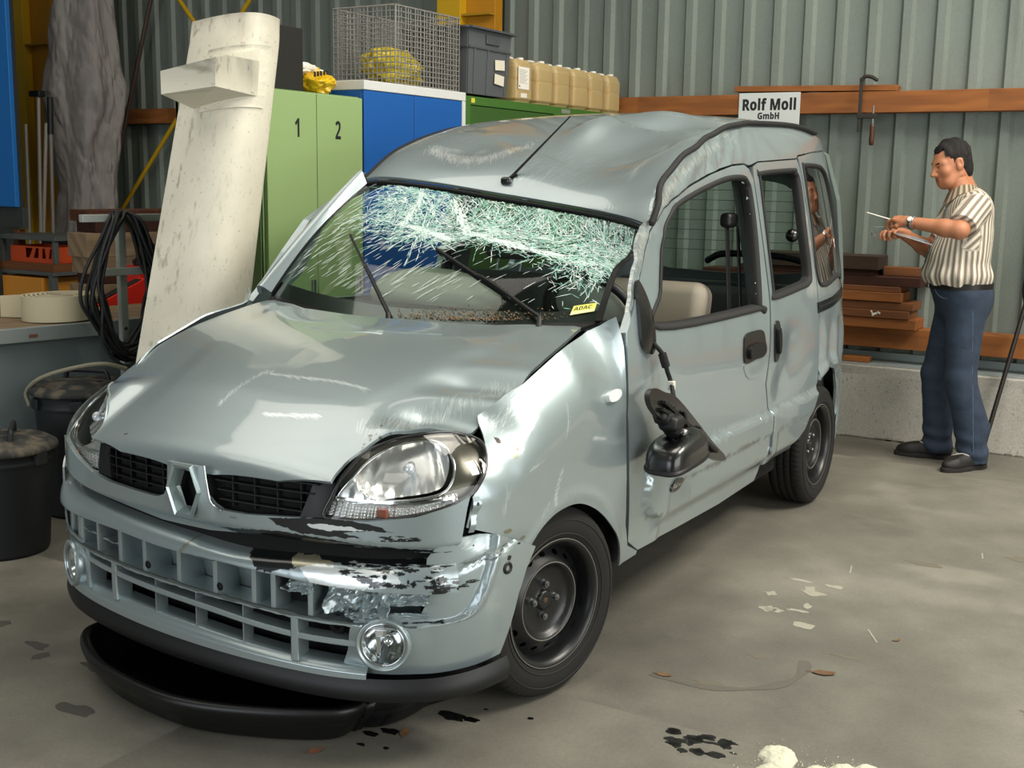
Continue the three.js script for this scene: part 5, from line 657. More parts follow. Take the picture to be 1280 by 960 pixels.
{
  const fl = makeWheel('front_wheel'); const put = (w, x, z, ry, rx) => { w.position.set(x, 0.2895, z); w.rotation.set(rx, ry, 0, 'YXZ'); };
  put(fl, 0.700, 0, -0.21, 0.3);
  const cp = (n, x, z, ry, rx) => { const c = fl.clone(); c.name = nm(n); c.traverse((o) => { if (o !== c) o.name = nm(o.name.replace(/_\d{3}$/, '')); }); car.add(c); put(c, x, z, ry, rx); return c; };
  cp('front_wheel', -0.700, 0, PI - 0.21, 0.7); const rl = cp('rear_wheel', 0.700, -2.6, 0, 1.1); cp('rear_wheel', -0.700, -2.6, PI, 0.2); void rl;
  for (const [z, u, sg] of [[0, 0, 1], [0, 0, -1], [-2.6, 0, 1], [-2.6, 0, -1]]) part('arch_liner', moved(new THREE.CylinderGeometry(0.365, 0.365, 0.26, 28, 1, true, 0.6, 1.94).rotateY(PI / 2 * 0).rotateZ(PI / 2).rotateX(0), sg * 0.63, 0.27, z, 0, 0, 0), std(0x0a0a0a, 0.95, 0, { side: THREE.DoubleSide }), car);
}
// --- underside, engine bay, cabin
{
  part('floor_pan', [rbx(-0.66, 0.66, 0.20, 0.27, -3.15, 0.45, 0.02), rbx(-0.76, -0.70, 0.22, 0.40, -2.2, -0.42, 0.02), rbx(0.64, 0.70, 0.23, 0.40, -2.2, -0.42, 0.02)], M.void, car);
  part('bay_light_blocks', [rbx(-0.56, 0.56, 0.27, 0.66, -0.40, 0.44, 0.03), rbx(-0.60, 0.60, 0.3, 0.92, -0.46, -0.36, 0.02)], M.void, car);  // plain black blocks added under the bonnet to keep light out
  part('bulkhead', rbx(-0.74, 0.74, 0.27, 0.98, -0.52, -0.46, 0.02), M.void, car);
  const dash = part('dashboard', [loft((u, v) => { const x = lerp(-0.73, 0.73, u), q = crv([[-0.42, 1.03], [-0.55, 1.045], [-0.72, 1.03], [-0.82, 0.99], [-0.84, 0.90], [-0.80, 0.70]], v); return V(x, q[1] + 0.02 * Math.exp(-(((x - 0.36) / 0.2) ** 2)) * sstep(0.4, 0.6, v), q[0]); }, 30, 20, { th: 0.02, flip: true })], std(0x2a2f2d, 0.85), car);
  void dash;
  const pil = (cx, cy, cz, rx, ry, rz, seed) => { const g = new THREE.SphereGeometry(1, 40, 28), p = g.attributes.position; for (let i = 0; i < p.count; i++) { const x = p.getX(i), y = p.getY(i), z = p.getZ(i), n = fbm(x * 2.2 + seed, y * 2.2, z * 2.2, 3) - 0.5; p.setXYZ(i, cx + rx * x * (1 + 0.16 * n), cy + ry * y * (1 + 0.3 * n), cz + rz * z * (1 + 0.2 * n)); } g.computeVertexNormals(); return g; };
  part('airbag', pil(-0.27, 1.07, -0.86, 0.30, 0.11, 0.16, 2), std(0xb9b8a8, 0.9), car, 'slack passenger airbag');
  const stw = new THREE.Group(); stw.name = nm('steering_wheel'); car.add(stw); stw.position.set(0.36, 1.03, -0.98); stw.rotation.x = 0.55;
  part('wheel_rim', [new THREE.TorusGeometry(0.185, 0.017, 12, 48), bar(V(-0.17, 0, -0.02), V(0.17, 0, -0.02), 0.03, 0.02), rod(V(0, 0, -0.02), V(0, -0.02, 0.25), 0.03)], M.black, stw); part('airbag', pil(0, 0, -0.03, 0.16, 0.15, 0.06, 7), std(0xa3a597, 0.9), stw);
  const seat = (x, z, m) => { const s = new THREE.Group(); s.name = nm('seat'); car.add(s); s.position.set(x, 0.30, z);
    part('cushion', rbox(0.50, 0.16, 0.50, 0.06, 0, 0.18, 0.10, 4), m, s); const b = rbox(0.47, 0.62, 0.14, 0.06, 0, 0.31, 0, 4); b.rotateX(-0.22); b.translate(0, 0.22, -0.18); part('backrest', b, m, s); if (x > 0) return s; const h = rbox(0.26, 0.17, 0.10, 0.045, 0, 0, 0, 4); h.rotateX(-0.1); h.translate(0, 0.96, -0.36); part('headrest', h, m, s); for (const x of [-0.06, 0.06]) part('headrest_bar', rod(V(x, 0.80, -0.32), V(x, 0.92, -0.355), 0.006), M.steel, s); return s; };
  seat(0.37, -1.25, M.beige).userData.label = 'driver\'s seat with pale cover'; seat(-0.37, -1.25, M.cloth);
  { const s = new THREE.Group(); s.name = nm('rear_seat'); car.add(s); part('cushion', rbox(1.22, 0.15, 0.46, 0.05, 0, 0.52, -2.0, 3), M.cloth, s); const b = rbox(1.22, 0.50, 0.13, 0.05, 0, 0.25, 0, 3); b.rotateX(-0.25); b.translate(0, 0.56, -2.24); part('backrest', b, M.cloth, s); }
  // inner pillars with belts, side linings
  for (const s of [-1, 1]) {
    part('middle_pillar', loft((u, v) => { const y = lerp(0.5, 1.62, v), q = body(lerp(-1.66, -1.78, u), y, -0.045); q.x *= s; return q; }, 3, 12, { th: 0.03, flip: s < 0 }), std(0x55605d, 0.7), car);
    part('side_lining', loft((u, v) => { const y = lerp(0.32, 1.02, v), q = body(lerp(-0.60, -3.1, u), y, -0.07); q.x *= s; return q; }, 30, 6, { th: 0.01, flip: s < 0 }), M.trim, car);
    const b = body(-1.60, 1.36, -0.10), b2 = body(-1.50, 0.95, -0.10); b.x *= s; b2.x *= s;
    const blt = part('seat_belt', [bar(b, b2, 0.045, 0.004, V(1, 0, 0)), bar(b.clone().add(V(0.02 * s, 0, -0.07)), b2.clone().add(V(0.02 * s, 0, -0.07)), 0.03, 0.006, V(1, 0, 0))], M.black, car); part('belt_guide', rbox(0.05, 0.06, 0.10, 0.02, b.x, b.y + 0.02, b.z - 0.02), M.black, blt);
  }
  part('latch_knob', new THREE.SphereGeometry(0.030, 16, 12).translate(0.70, 1.30, -2.27), M.gloss, car);
  part('grab_handle', tube([[0.58, 1.13, -2.98], [0.40, 1.16, -3.0], [0.1, 1.16, -3.02], [0.0, 1.12, -3.03]], 0.018), M.black, car);
  part('headlining', loft((u, v) => { const s = lerp(-0.96, 0.96, u), z = lerp(-1.0, -3.15, v); return roofAt(s, z).add(V(0, -0.04, 0)); }, 16, 24, { th: 0.004 }), std(0x6f7671, 0.9), car);
  // tailgate
  const tz = (x, y) => V(x, y, -3.30 + 0.10 * Math.pow(Math.abs(x) / 0.7, 4) + 0.05 * sstep(1.2, 1.75, y));
  const tg = [[-0.66, 0.40], [0.66, 0.40], [0.66, 1.05], [0.62, 1.45], [0.55, 1.68], [0.45, 1.74], [-0.45, 1.74], [-0.55, 1.68], [-0.62, 1.45], [-0.66, 1.05]], hole = [[-0.56, 1.08], [0.56, 1.08], [0.52, 1.42], [0.47, 1.58], [-0.47, 1.58], [-0.52, 1.42]];
  const gate = part('tailgate', psheet(tg, [smoothLine(hole, 4, true)], tz, { th: 0.03, max: 0.06 }), M.inner, car);
  part('rear_window', psheet(smoothLine(hole, 4, true), [], (x, y) => tz(x, y).add(V(0, 0, 0.01)), { th: 0, max: 0.08 }), phys(0xd5e4de, 0.03, 0, { transmission: 1, thickness: 0 }), gate);
  const hw = []; for (let k = 0; k < 7; k++) { const y = 1.16 + k * 0.055; hw.push(tube([tz(-0.42, y), tz(0, y), tz(0.42, y)].map((p) => p.add(V(0, 0, 0.014))), 0.0012, { nr: 4, caps: false })); } part('heating_wires', hw, M.black, gate);
  part('gate_trim', [rbx(-0.60, 0.60, 0.50, 1.0, -3.22, -3.19, 0.02), rbx(-0.5, 0.5, 0.62, 0.9, -3.20, -3.17, 0.02)], M.inner, gate);
  part('rear_bumper', loft((u, v) => { const a = lerp(-1, 1, u), x = 0.775 * Math.sign(a) * Math.pow(Math.abs(a), 0.75), z = -3.33 + 0.42 * Math.pow(Math.abs(a), 5); return V(x * (1 - 0.0 * v), lerp(0.26, 0.62, v), z - 0.03 * Math.sin(v * PI)); }, 60, 8, { th: 0.01, flip: true }), M.paint, car);
  for (const s of [-1, 1]) part('tail_lamp', loft((u, v) => { const q = body(lerp(-3.16, -3.25, u), lerp(0.75, 1.15, v), 0.006); q.x *= s; return q; }, 6, 8, { th: 0.01, flip: s > 0 }), phys(0x7e1c1a, 0.15, 0, { clearcoat: 1 }), car);
}
// ---------------------------------------------------------------- cupboards beside the car and what stands on them
const FX = -1.22;   // their fronts
const FONT = await new FontLoader().loadAsync('fonts/droid/droid_sans_bold.typeface.json');
{
  const gm = std(0x93ad72, 0.5), gd = std(0x74905a, 0.55);
  const l = thing('locker', 'light green steel locker with two doors numbered 1 and 2', 'locker');
  part('carcass', [rbx(-1.74, -1.72, 0.0, 1.903, -1.622, -0.930, 0.003), rbx(-1.74, FX - 0.02, 1.885, 1.903, -1.622, -0.930, 0.003), rbx(-1.74, FX - 0.02, 0.06, 0.08, -1.622, -0.930, 0.003), rbx(-1.74, FX - 0.02, 0.0, 1.903, -0.945, -0.930, 0.003), rbx(-1.74, FX - 0.02, 0.0, 1.903, -1.622, -1.607, 0.003), rbx(FX - 0.04, FX - 0.02, 0.0, 1.903, -0.955, -0.930, 0.002)], gd, l);
  for (const [z0, z1, n] of [[-0.956, -1.286, '1'], [-1.290, -1.620, '2']]) {
    const d = part('door', rbx(FX - 0.022, FX, 0.06, 1.897, z1, z0, 0.004), gm, l);
    const t = new TextGeometry(n, { font: FONT, size: 0.072, depth: 0.0012, curveSegments: 6 }); t.computeBoundingBox(); t.scale(0.8, 1.15, 1); t.rotateY(PI / 2); t.translate(FX, 1.70, n === '1' ? -1.135 : -1.415); part('number', t, std(0x121512, 0.6), d, 'black numeral ' + n);
    part('vent', [0, 1, 2, 3].map((k) => rbx(FX, FX + 0.002, 0.30 + k * 0.03, 0.306 + k * 0.03, z1 + 0.09, z0 - 0.09, 0.0008)), gd, d); part('handle', rbx(FX, FX + 0.014, 0.98, 1.06, z1 + 0.03, z1 + 0.05, 0.004), M.steel, d);
  }
  const b = thing('cabinet', 'bright blue steel cabinet with white frame next to the numbered locker', 'cabinet'); const bm = std(0x0e58a4, 0.5), wm = std(0xd6d8d4, 0.5);
  part('carcass', [rbx(-1.74, -1.72, 0, 1.985, -2.51, -1.632, 0.003), rbx(-1.72, FX - 0.02, 0, 1.94, -1.647, -1.632, 0.003), rbx(-1.72, FX - 0.02, 0, 1.94, -2.51, -2.495, 0.003)], bm, b); part('top_frame', rbx(-1.74, FX + 0.004, 1.940, 1.985, -2.512, -1.630, 0.004), wm, b); part('corner_post', rbx(FX - 0.03, FX + 0.003, 0, 1.94, -2.512, -2.480, 0.003), wm, b); part('plinth', rbx(-1.70, FX - 0.04, 0, 0.08, -2.49, -1.65, 0.003), M.black, b);
  for (const [z0, z1] of [[-1.634, -2.042], [-2.046, -2.478]]) { const d = part('door', rbx(FX - 0.022, FX, 0.08, 1.938, z1, z0, 0.003), bm, b); part('handle', rbx(FX, FX + 0.014, 0.95, 1.05, z1 + 0.03, z1 + 0.05, 0.004), M.steel, d); }
  const gg = std(0x3f6b26, 0.5), ge = std(0x35591f, 0.55);
  [[-2.515, -3.535, 'dark green steel cabinet under the grey crate'], [-3.540, -4.545, 'dark green steel cabinet in the corner under the row of canisters']].forEach(([z0, z1, lab], i) => {
    const c = thing('cabinet', lab, 'cabinet'); part('carcass', [rbx(-1.74, -1.72, 0, 1.972, z1, z0, 0.003), rbx(-1.74, FX, 1.925, 1.972, z1, z0, 0.004), rbx(-1.72, FX - 0.02, 0, 1.93, z0 - 0.015, z0, 0.002), rbx(-1.72, FX - 0.02, 0, 1.93, z1, z1 + 0.015, 0.002), rbx(FX - 0.03, FX, 0, 1.93, z0 - 0.05, z0, 0.003), rbx(FX - 0.03, FX, 0, 1.93, z1, z1 + 0.04, 0.003)], gg, c);
    const d = part('door', rbx(FX - 0.020, FX - 0.004, 0.06, 1.922, z1 + 0.042, z0 - 0.052, 0.003), ge, c); part('handle', rbx(FX - 0.004, FX + 0.010, 0.95, 1.05, z1 + 0.08, z1 + 0.10, 0.004), M.steel, d); part('label', rbx(FX, FX + 0.002, 1.937, 1.962, z0 - (i ? 0.16 : 0.09), z0 - (i ? 0.05 : 0.055), 0.0008), i ? std(0x9aa094, 0.4, 0.4) : std(0xd8c840, 0.6), c);
  });
}
{ // open black box
  const b = thing('box', 'matt black open-sided box standing on the green locker', 'box', [-1.52, 1.904, -1.19]); const m = std(0x15130f, 0.6);
  part('side', rbx(0.205, 0.222, 0, 0.282, -0.10, 0.105, 0.004), m, b); part('top', rbx(-0.23, 0.205, 0.268, 0.282, -0.10, 0.105, 0.004), m, b); part('base', rbx(-0.23, 0.205, 0.0, 0.014, -0.10, 0.105, 0.004), m, b); part('end', rbx(-0.23, -0.215, 0.014, 0.268, -0.10, 0.105, 0.004), m, b); part('back', rbx(-0.215, 0.205, 0.014, 0.268, -0.10, -0.088, 0.002), m, b);
}
function crumpled(cx, cy, cz, rx, ry, rz, seed, amp = 0.5, fl = -1) { const g = new THREE.IcosahedronGeometry(1, 24), p = g.attributes.position; for (let i = 0; i < p.count; i++) { const x = p.getX(i), y = p.getY(i), z = p.getZ(i); const n = Math.abs(fbm(x * 1.7 + seed, y * 1.7, z * 1.7, 3) - 0.5) * 2 * 0.9 + 0.35 * (fbm(x * 5 + seed, y * 5, z * 5, 2) - 0.5), k = 1 + amp * (n - 0.3); p.setXYZ(i, cx + x * rx * k, cy + Math.max(y * ry * k, fl * ry), cz + z * rz * k); } return toCreasedNormals(mergeVertices(new THREE.BufferGeometry().setAttribute('position', p)), 0.5); }
const withUv = (g) => { if (!g.attributes.uv) g.setAttribute('uv', new THREE.Float32BufferAttribute(new Array(g.attributes.position.count * 2).fill(0), 2)); if (!g.attributes.normal) g.computeVertexNormals(); return g; };
{
  const b = thing('plastic_bag', 'crumpled yellow and white plastic bag lying on the green locker', 'bag', [-1.42, 1.904, -1.455]);
  part('bag', withUv(crumpled(0, 0.062, -0.02, 0.13, 0.075, 0.132, 3, 0.6, -0.8)), phys(0xe2b40c, 0.3, 0, { clearcoat: 0.4 }), b); part('flap', withUv(crumpled(-0.02, 0.115, 0.05, 0.11, 0.035, 0.13, 9, 0.5)), phys(0xe8e4d6, 0.35, 0, { clearcoat: 0.3 }), b, 'white part of the bag');
  part('print', [0, 1, 2, 3, 4].map((k) => rbx(0.128, 0.134, 0.075 + 0.004 * k, 0.098 + 0.003 * k, 0.09 - k * 0.022, 0.102 - k * 0.022, 0.001)), std(0x2b2418, 0.6), b);
}
{ // wire basket
  const B = thing('wire_basket', 'square-meshed steel wire basket standing on the blue cabinet', 'basket', [-1.44, 1.987, -2.20]); const w = std(0x8d8a84, 0.5, 0.4), X = 0.195, Z = 0.285, H = 0.38, r = 0.0031, n = 5;
  const side = (a, b) => { const g = []; const A = V(...a), Bv = V(...b), L = A.distanceTo(Bv), k = Math.round(L / 0.027); for (let i = 0; i <= k; i++) { const p = A.clone().lerp(Bv, i / k); g.push(rod(p, p.clone().add(V(0.004 * Math.sin(i * 2.3), H, 0.003 * Math.sin(i * 1.7))), r, r, n)); } for (let i = 1; i <= 14; i++) { const y = i * H / 14; g.push(rod(A.clone().add(V(0, y, 0)), Bv.clone().add(V(0, y + 0.003 * Math.sin(i), 0)), r, r, n)); } return g; };
  for (const [a, b] of [[[-X, 0, Z], [X, 0, Z]], [[X, 0, Z], [X, 0, -Z]], [[X, 0, -Z], [-X, 0, -Z]], [[-X, 0, -Z], [-X, 0, Z]]]) part('mesh_side', side(a, b), w, B).userData.kind = 'stuff';
  part('mesh_base', [...Array(15)].flatMap((_, i) => [rod(V(-X + i * 2 * X / 14, 0.004, -Z), V(-X + i * 2 * X / 14, 0.004, Z), r, r, n)]).concat([...Array(21)].map((_, i) => rod(V(-X, 0.006, -Z + i * 2 * Z / 20), V(X, 0.006, -Z + i * 2 * Z / 20), r, r, n))), w, B).userData.kind = 'stuff';
  part('rim', [tube([[X, H, Z], [X, H, -Z]], 0.005), tube([[-X, H, Z], [-X, H, -Z]], 0.005), tube([[-X, H, Z], [X, H, Z]], 0.005), tube([[-X, H, -Z], [X, H, -Z]], 0.005)], w, B);
  const y = thing('cloth', 'crumpled yellow plastic cover lying inside the wire basket', 'cover', [-1.45, 1.995, -2.16]); part('cover', withUv(crumpled(0, 0.095, 0.0, 0.145, 0.12, 0.22, 15, 0.6, -0.75)), phys(0xc9b41c, 0.35, 0, { clearcoat: 0.3 }), y);
}
{ // grey stacking crate
  const c = thing('crate', 'large grey plastic stacking crate between wire basket and canisters', 'crate', [-1.43, 1.987, -2.755]); const m = std(0x55585a, 0.5), m2 = std(0x484b4d, 0.5);
  const wall = (x0, z0, x1, z1) => loft((u, v) => { const k = lerp(1, 1.1, v), x = lerp(x0, x1, u) * k, z = lerp(z0, z1, u) * k; return V(x, v * 0.35, z); }, 6, 4, { th: 0.006, flip: true });
  for (const q of [[-0.19, 0.20, 0.19, 0.20], [0.19, 0.20, 0.19, -0.20], [0.19, -0.20, -0.19, -0.20], [-0.19, -0.20, -0.19, 0.20]]) part('side', wall(...q), m, c); part('base', rbx(-0.19, 0.19, 0, 0.008, -0.20, 0.20, 0.003), m, c);
  const rim = (y, k, h, t) => [[-0.19 * k, 0.20 * k, 0.19 * k, 0.20 * k], [0.19 * k, 0.20 * k, 0.19 * k, -0.20 * k], [0.19 * k, -0.20 * k, -0.19 * k, -0.20 * k], [-0.19 * k, -0.20 * k, -0.19 * k, 0.20 * k]].map(([a, b, d, e]) => bar(V(a, y, b), V(d, y, e), t, h));
  part('rim', [...rim(0.345, 1.16, 0.012, 0.05)], m2, c); part('collar', rim(0.245, 1.09, 0.012, 0.02), m2, c);
  for (const [x, z] of [[0.20, 0.15], [0.20, 0.02], [0.20, -0.17], [-0.10, 0.21], [0.12, 0.21]]) part('rib', Math.abs(z) < 0.2 ? bar(V(x - 0.008, 0.01, z), V(x + 0.006, 0.24, z * 1.05), 0.012, 0.02, V(1, 0, 0)) : bar(V(x, 0.01, z - 0.008), V(x * 1.05, 0.24, z + 0.008), 0.02, 0.012, V(1, 0, 0)), m, c);
  part('grip', [rbx(0.212, 0.222, 0.27, 0.325, -0.09, 0.05, 0.006)], m2, c); for (const [y, z, r] of [[0.17, -0.10, 0.05], [0.09, -0.10, -0.1]]) { const g = rbox(0.002, 0.055, 0.10, 0.0005); g.rotateX(r); g.translate(0.213 + (y - 0.17) * 0.04 + 0.001, y, z); part('paper_label', g, std(0xd9d2bd, 0.8), c); }
}
{ // six plastic canisters in a row
  const P = new THREE.Group(), mk = () => {
    const c = thing('canister', '', 'canister', [-1.355, 1.974, -3.145], 0, 'translucent canisters on the green cabinets'); const W = 0.27, D = 0.205, H = 0.235;
    const f = (u, v) => { const a = u * 2 * PI, e = (q, p) => Math.sign(q) * Math.pow(Math.abs(q), p), k = v < 0.1 ? lerp(0.90, 1, sstep(0, 0.1, v)) : v > 0.84 ? lerp(1, 0.86, sstep(0.84, 1, v)) : 1 - 0.012 * Math.exp(-(((v - 0.55) / 0.03) ** 2)); const y = v * H + (v > 0.9 ? 0.006 : 0); return V(e(Math.cos(a), 0.32) * W / 2 * k, y, e(Math.sin(a), 0.32) * D / 2 * k); };
    const body = part('body', [loft(f, 56, 30, { th: 0, flip: true }), loft((u, v) => f(u, 1).lerp(V(0, H + 0.008, 0), v), 56, 5, { th: 0, flip: true }), loft((u, v) => f(u, 0).lerp(V(0, 0, 0), v), 56, 3, { th: 0, flip: false })], phys(0xcdb47c, 0.4, 0, { transmission: 0.3, thickness: 0 }), c);
    part('liquid', rbox(W * 0.95, H * 0.80, D * 0.94, 0.02, 0, H * 0.42, 0, 3), std(0xb08a4c, 0.4), c, 'amber liquid'); part('handle', [tube([[-0.10, H, 0], [-0.07, H + 0.016, 0], [0.03, H + 0.016, 0], [0.05, H, 0]], 0.011)], std(0xe4e0d2, 0.5), c); part('cap', rod(V(0.095, H - 0.005, 0), V(0.095, H + 0.018, 0), 0.022, 0.021, 18), std(0xdedcd2, 0.5), c); void body; return c;
  };
  const c0 = mk(), labs = ['nearest translucent canister, with the white paper label, beside the grey crate', 'second translucent canister from the grey crate', 'third translucent canister from the grey crate', 'third translucent canister from the back wall', 'second translucent canister from the back wall', 'translucent canister nearest the back wall'];
  for (let i = 0; i < 6; i++) { const c = i ? c0.clone() : c0; if (i) { c.name = nm('canister'); c.traverse((o) => { if (o !== c) o.name = nm(o.name.replace(/_\d{3}$/, '')); }); scene.add(c); c.position.z -= i * 0.232; c.position.x += (i % 2) * 0.008; c.rotation.y = (i % 3 - 1) * 0.03; c.userData = { label: labs[i], category: 'canister', group: 'translucent canisters on the green cabinets' }; } }
  c0.userData.label = labs[0]; const lt = canvasTex(128, 160, (g, w, h) => { g.fillStyle = '#e6e2d6'; g.fillRect(0, 0, w, h); g.fillStyle = 'rgba(90,88,84,.5)'; for (let y = 18; y < 120; y += 8) g.fillRect(12, y, 60 + ((y * 37) % 44), 3); g.fillStyle = '#222'; g.fillRect(10, 134, 12, 12); });
  const f1 = new THREE.PlaneGeometry(0.125, 0.125); f1.rotateY(PI / 2); f1.translate(0.1365, 0.135, 0.02); part('paper_label', f1, std(0xffffff, 0.8, 0, { map: lt }), c0, 'white printed label'); part('paper_label', rbx(0.134, 0.1365, 0.025, 0.05, -0.02, 0.05, 0.0005), std(0xdedacb, 0.8), c0); void P;
}
{ // white curved plastic shell leaning on the locker
  const s = thing('plastic_shell', 'tall white curved plastic shell with a box-shaped outlet leaning against the green locker', 'shell');
  const tex = dataTex(512, 1024, (u, v, i, j) => { const a = fbm(u * 4, v * 18, 3, 5), d = sstep(0.56, 0.80, fbm(u * 26, v * 40, 11, 4)) * (0.25 + 0.75 * sstep(0.62, 0.80, u)), lines = sstep(0.60, 0.75, fbm(u * 3, v * 150, 17, 2)) * 0.4, spots = 0.5 * sstep(0.88, 0.97, vnoise(u * 70, v * 150, 5)), top = sstep(0.90, 1.0, v) * fbm(u * 6, v * 12, 8, 3), k = 1 - 0.14 * (a - 0.5) - 0.22 * d - 0.10 * lines - 0.30 * spots - 0.35 * top; return [226 * k, 220 * k, 200 * k - 8 * d]; });
  const wm = std(0xffffff, 0.5, 0, { map: tex });
  const at = (u, v, o = 0) => {   // u: right edge 0 .. left edge 1, v: bottom .. top
    const y = lerp(0.01, 2.205, v) - 0.03 * (u - 0.35) ** 2 * v - (v > 0.93 ? 0.22 * (v - 0.93) * u : 0), t = y / 2.2, R = V(-1.200, y, lerp(-0.62, -1.045, t)), L = V(-1.47, y, lerp(-0.21, -0.80, t)), a = lerp(0.10, 1, u), m = R.clone().lerp(L, u), n = V(0.82, 0.12, 0.62), bulge = Math.sin(PI * Math.pow(u, 0.82)) * lerp(0.17, 0.115, t); m.addScaledVector(n, bulge + o); void a; const topRound = sstep(0.92, 1.0, v); m.addScaledVector(n, -0.05 * topRound * topRound); return m; };
  part('shell', loft((u, v) => at(u, v), 40, 90, { th: 0.008, flip: true }), wm, s);
  const q = (u, y) => at(u, (y - 0.01) / 2.195, 0.004);
  part('flange', loft((u, v) => q(lerp(0.13, 0.80, u), lerp(1.80, 2.06, v) - 0.02 * u).addScaledVector(V(0.8, 0, 0.6), 0.004), 24, 12, { th: 0.005, flip: true }), wm, s);
  const A0 = V(-1.10, 1.985, -0.545), A1 = V(-1.10, 1.872, -0.535), B0 = V(-1.315, 1.93, -0.455), B1 = V(-1.315, 1.84, -0.455), C0 = q(0.24, 2.04), C1 = q(0.20, 1.845), D0 = q(0.86, 1.99), D1 = q(0.86, 1.80);
  const face = (P) => { const g = []; for (let i = 1; i < P.length - 1; i++) g.push(P[0], P[i], P[i + 1]); return withUv(new THREE.BufferGeometry().setFromPoints(g)); };
  const uvBox = (g) => { const p = g.attributes.position; g.setAttribute('uv', new THREE.Float32BufferAttribute([...Array(p.count)].flatMap((_, i) => [p.getZ(i) * 1.7 + p.getX(i), p.getY(i) * 0.5]), 2)); return g; };
  part('outlet_box', [face([A0, A1, C1, C0]), face([A0, B0, B1, A1]), face([A0, C0, D0, B0]), face([A1, B1, D1, C1]), face([B0, D0, D1, B1])].map(uvBox), std(0xffffff, 0.5, 0, { map: tex, side: THREE.DoubleSide }), s, 'box-shaped outlet with dark scuffs');
}
// ---------------------------------------------------------------- workbench corner
const BR = 1.385, benchAt = (x, y, z) => { const c = Math.cos(BR), s = Math.sin(BR); return [-2.266 + x * c + z * s, y, -0.352 - x * s + z * c]; };
{
  const b = thing('workbench', 'grey workbench with brown wooden top along the left side', 'workbench', [-2.266, 0, -0.352], BR);
  part('top', plank(-1.5, 1.95, 0.79, 0.828, -1.5, -0.03), woodM3, b); part('edge', rbx(-1.5, 1.95, 0.765, 0.832, -0.03, 0.0, 0.004), std(0x8e9593, 0.5, 0.3), b); part('front_panel', rbx(-1.5, 1.95, 0.02, 0.765, -0.09, -0.07, 0.003), std(0x75807f, 0.6, 0.1), b); part('end_panel', rbx(1.92, 1.94, 0.02, 0.79, -1.48, -0.09, 0.003), std(0x75807f, 0.6, 0.1), b); part('label', rbx(0.13, 0.17, 0.785, 0.80, 0.0, 0.003, 0.001), std(0x6c4630, 0.7), b);
  for (const x of [-1.45, 0.2, 1.85]) part('leg', rbx(x, x + 0.06, 0, 0.765, -0.15, -0.09, 0.004), std(0x6a7271, 0.6), b);
}
{ // coiled flat hose
  const p = benchAt(0.39, 0.829, -0.21), c = thing('hose_coil', 'flat cream-coloured hose rolled into a coil on the workbench', 'hose', p); const m = std(0xcabf9f, 0.85);
  const turns = 6.4, f = (u, v) => { const a = u * turns * 2 * PI + 2.6, r = 0.03 + 0.0205 * a / (2 * PI) + 0.0015 * Math.sin(a * 5); return V(Math.cos(a) * r, 0.006 + v * 0.118 + 0.004 * Math.sin(a * 0.9), Math.sin(a) * r); };
  part('coil', loft(f, 340, 2, { th: 0.011, flip: false }), m, c); const e = f(1, 0), e2 = f(0.995, 0), d = e.clone().sub(e2).normalize(); void d;
  part('tail', loft((u, v) => V(-0.13 - 0.155 * u, 0.004 + v * 0.115 - 0.012 * u * v, 0.06 + 0.05 * u * u), 10, 2, { th: 0.011, flip: false }), m, c);
}
{ // stand with cables
  const c = thing('cable_stand', 'light grey steel stand with two cross arms at the workbench', 'stand', [-2.10, 0, -0.90], BR); const m = std(0xaeb4ae, 0.5, 0.2);
  part('post', rbx(-0.018, 0.018, 0.012, 1.335, -0.018, 0.018, 0.003), m, c); part('foot', rbx(-0.05, 0.05, 0, 0.012, -0.12, 0.16, 0.003), m, c); part('arm', rbx(-0.215, 0.195, 1.305, 1.340, 0.018, 0.052, 0.003), m, c); part('arm', rbx(-0.165, 0.175, 1.055, 1.090, 0.018, 0.052, 0.003), m, c); part('bolt', new THREE.SphereGeometry(0.008, 10, 8).translate(0, 0.80, 0.02), M.black, c);
  const r = rng(14); const labels = 'black rubber cable hung in loops over the grey stand';
  for (let k = 0; k < 13; k++) { const P = [], ph = r() * 0.2, w = 0.13 + 0.075 * r(), h = 0.30 + 0.055 * r() + (k === 5 ? 0.03 : 0), cx = -0.03 + 0.05 * (r() - 0.5), dz = 0.055 + 0.010 * r() + 0.006 * k * 0.6; for (let i = 0; i < 22; i++) { const a = i / 22 * 2 * PI, s = Math.sin(a), q = Math.cos(a); P.push(V(cx + q * w * (s > 0 ? 1 - 0.42 * s : 1 + 0.12 * Math.sin(a * 3 + k)) + 0.008 * Math.sin(a * 5 + k * 2), 1.352 - h + s * h + 0.0, dz + 0.022 * q * (k % 2 ? 1 : -1) - 0.03 * (s > 0.9 ? (s - 0.9) * 10 : 0) + 0.01 * Math.sin(k + a * 2))); }
    const g = tube(P, 0.0075 + 0.002 * r(), { closed: true, ns: 110, nr: 7 }); const o = part('cable', g, std([0x161616, 0x1d1d1f, 0x2a2b2c][k % 3], 0.55), c); void o; }
  void labels;
}
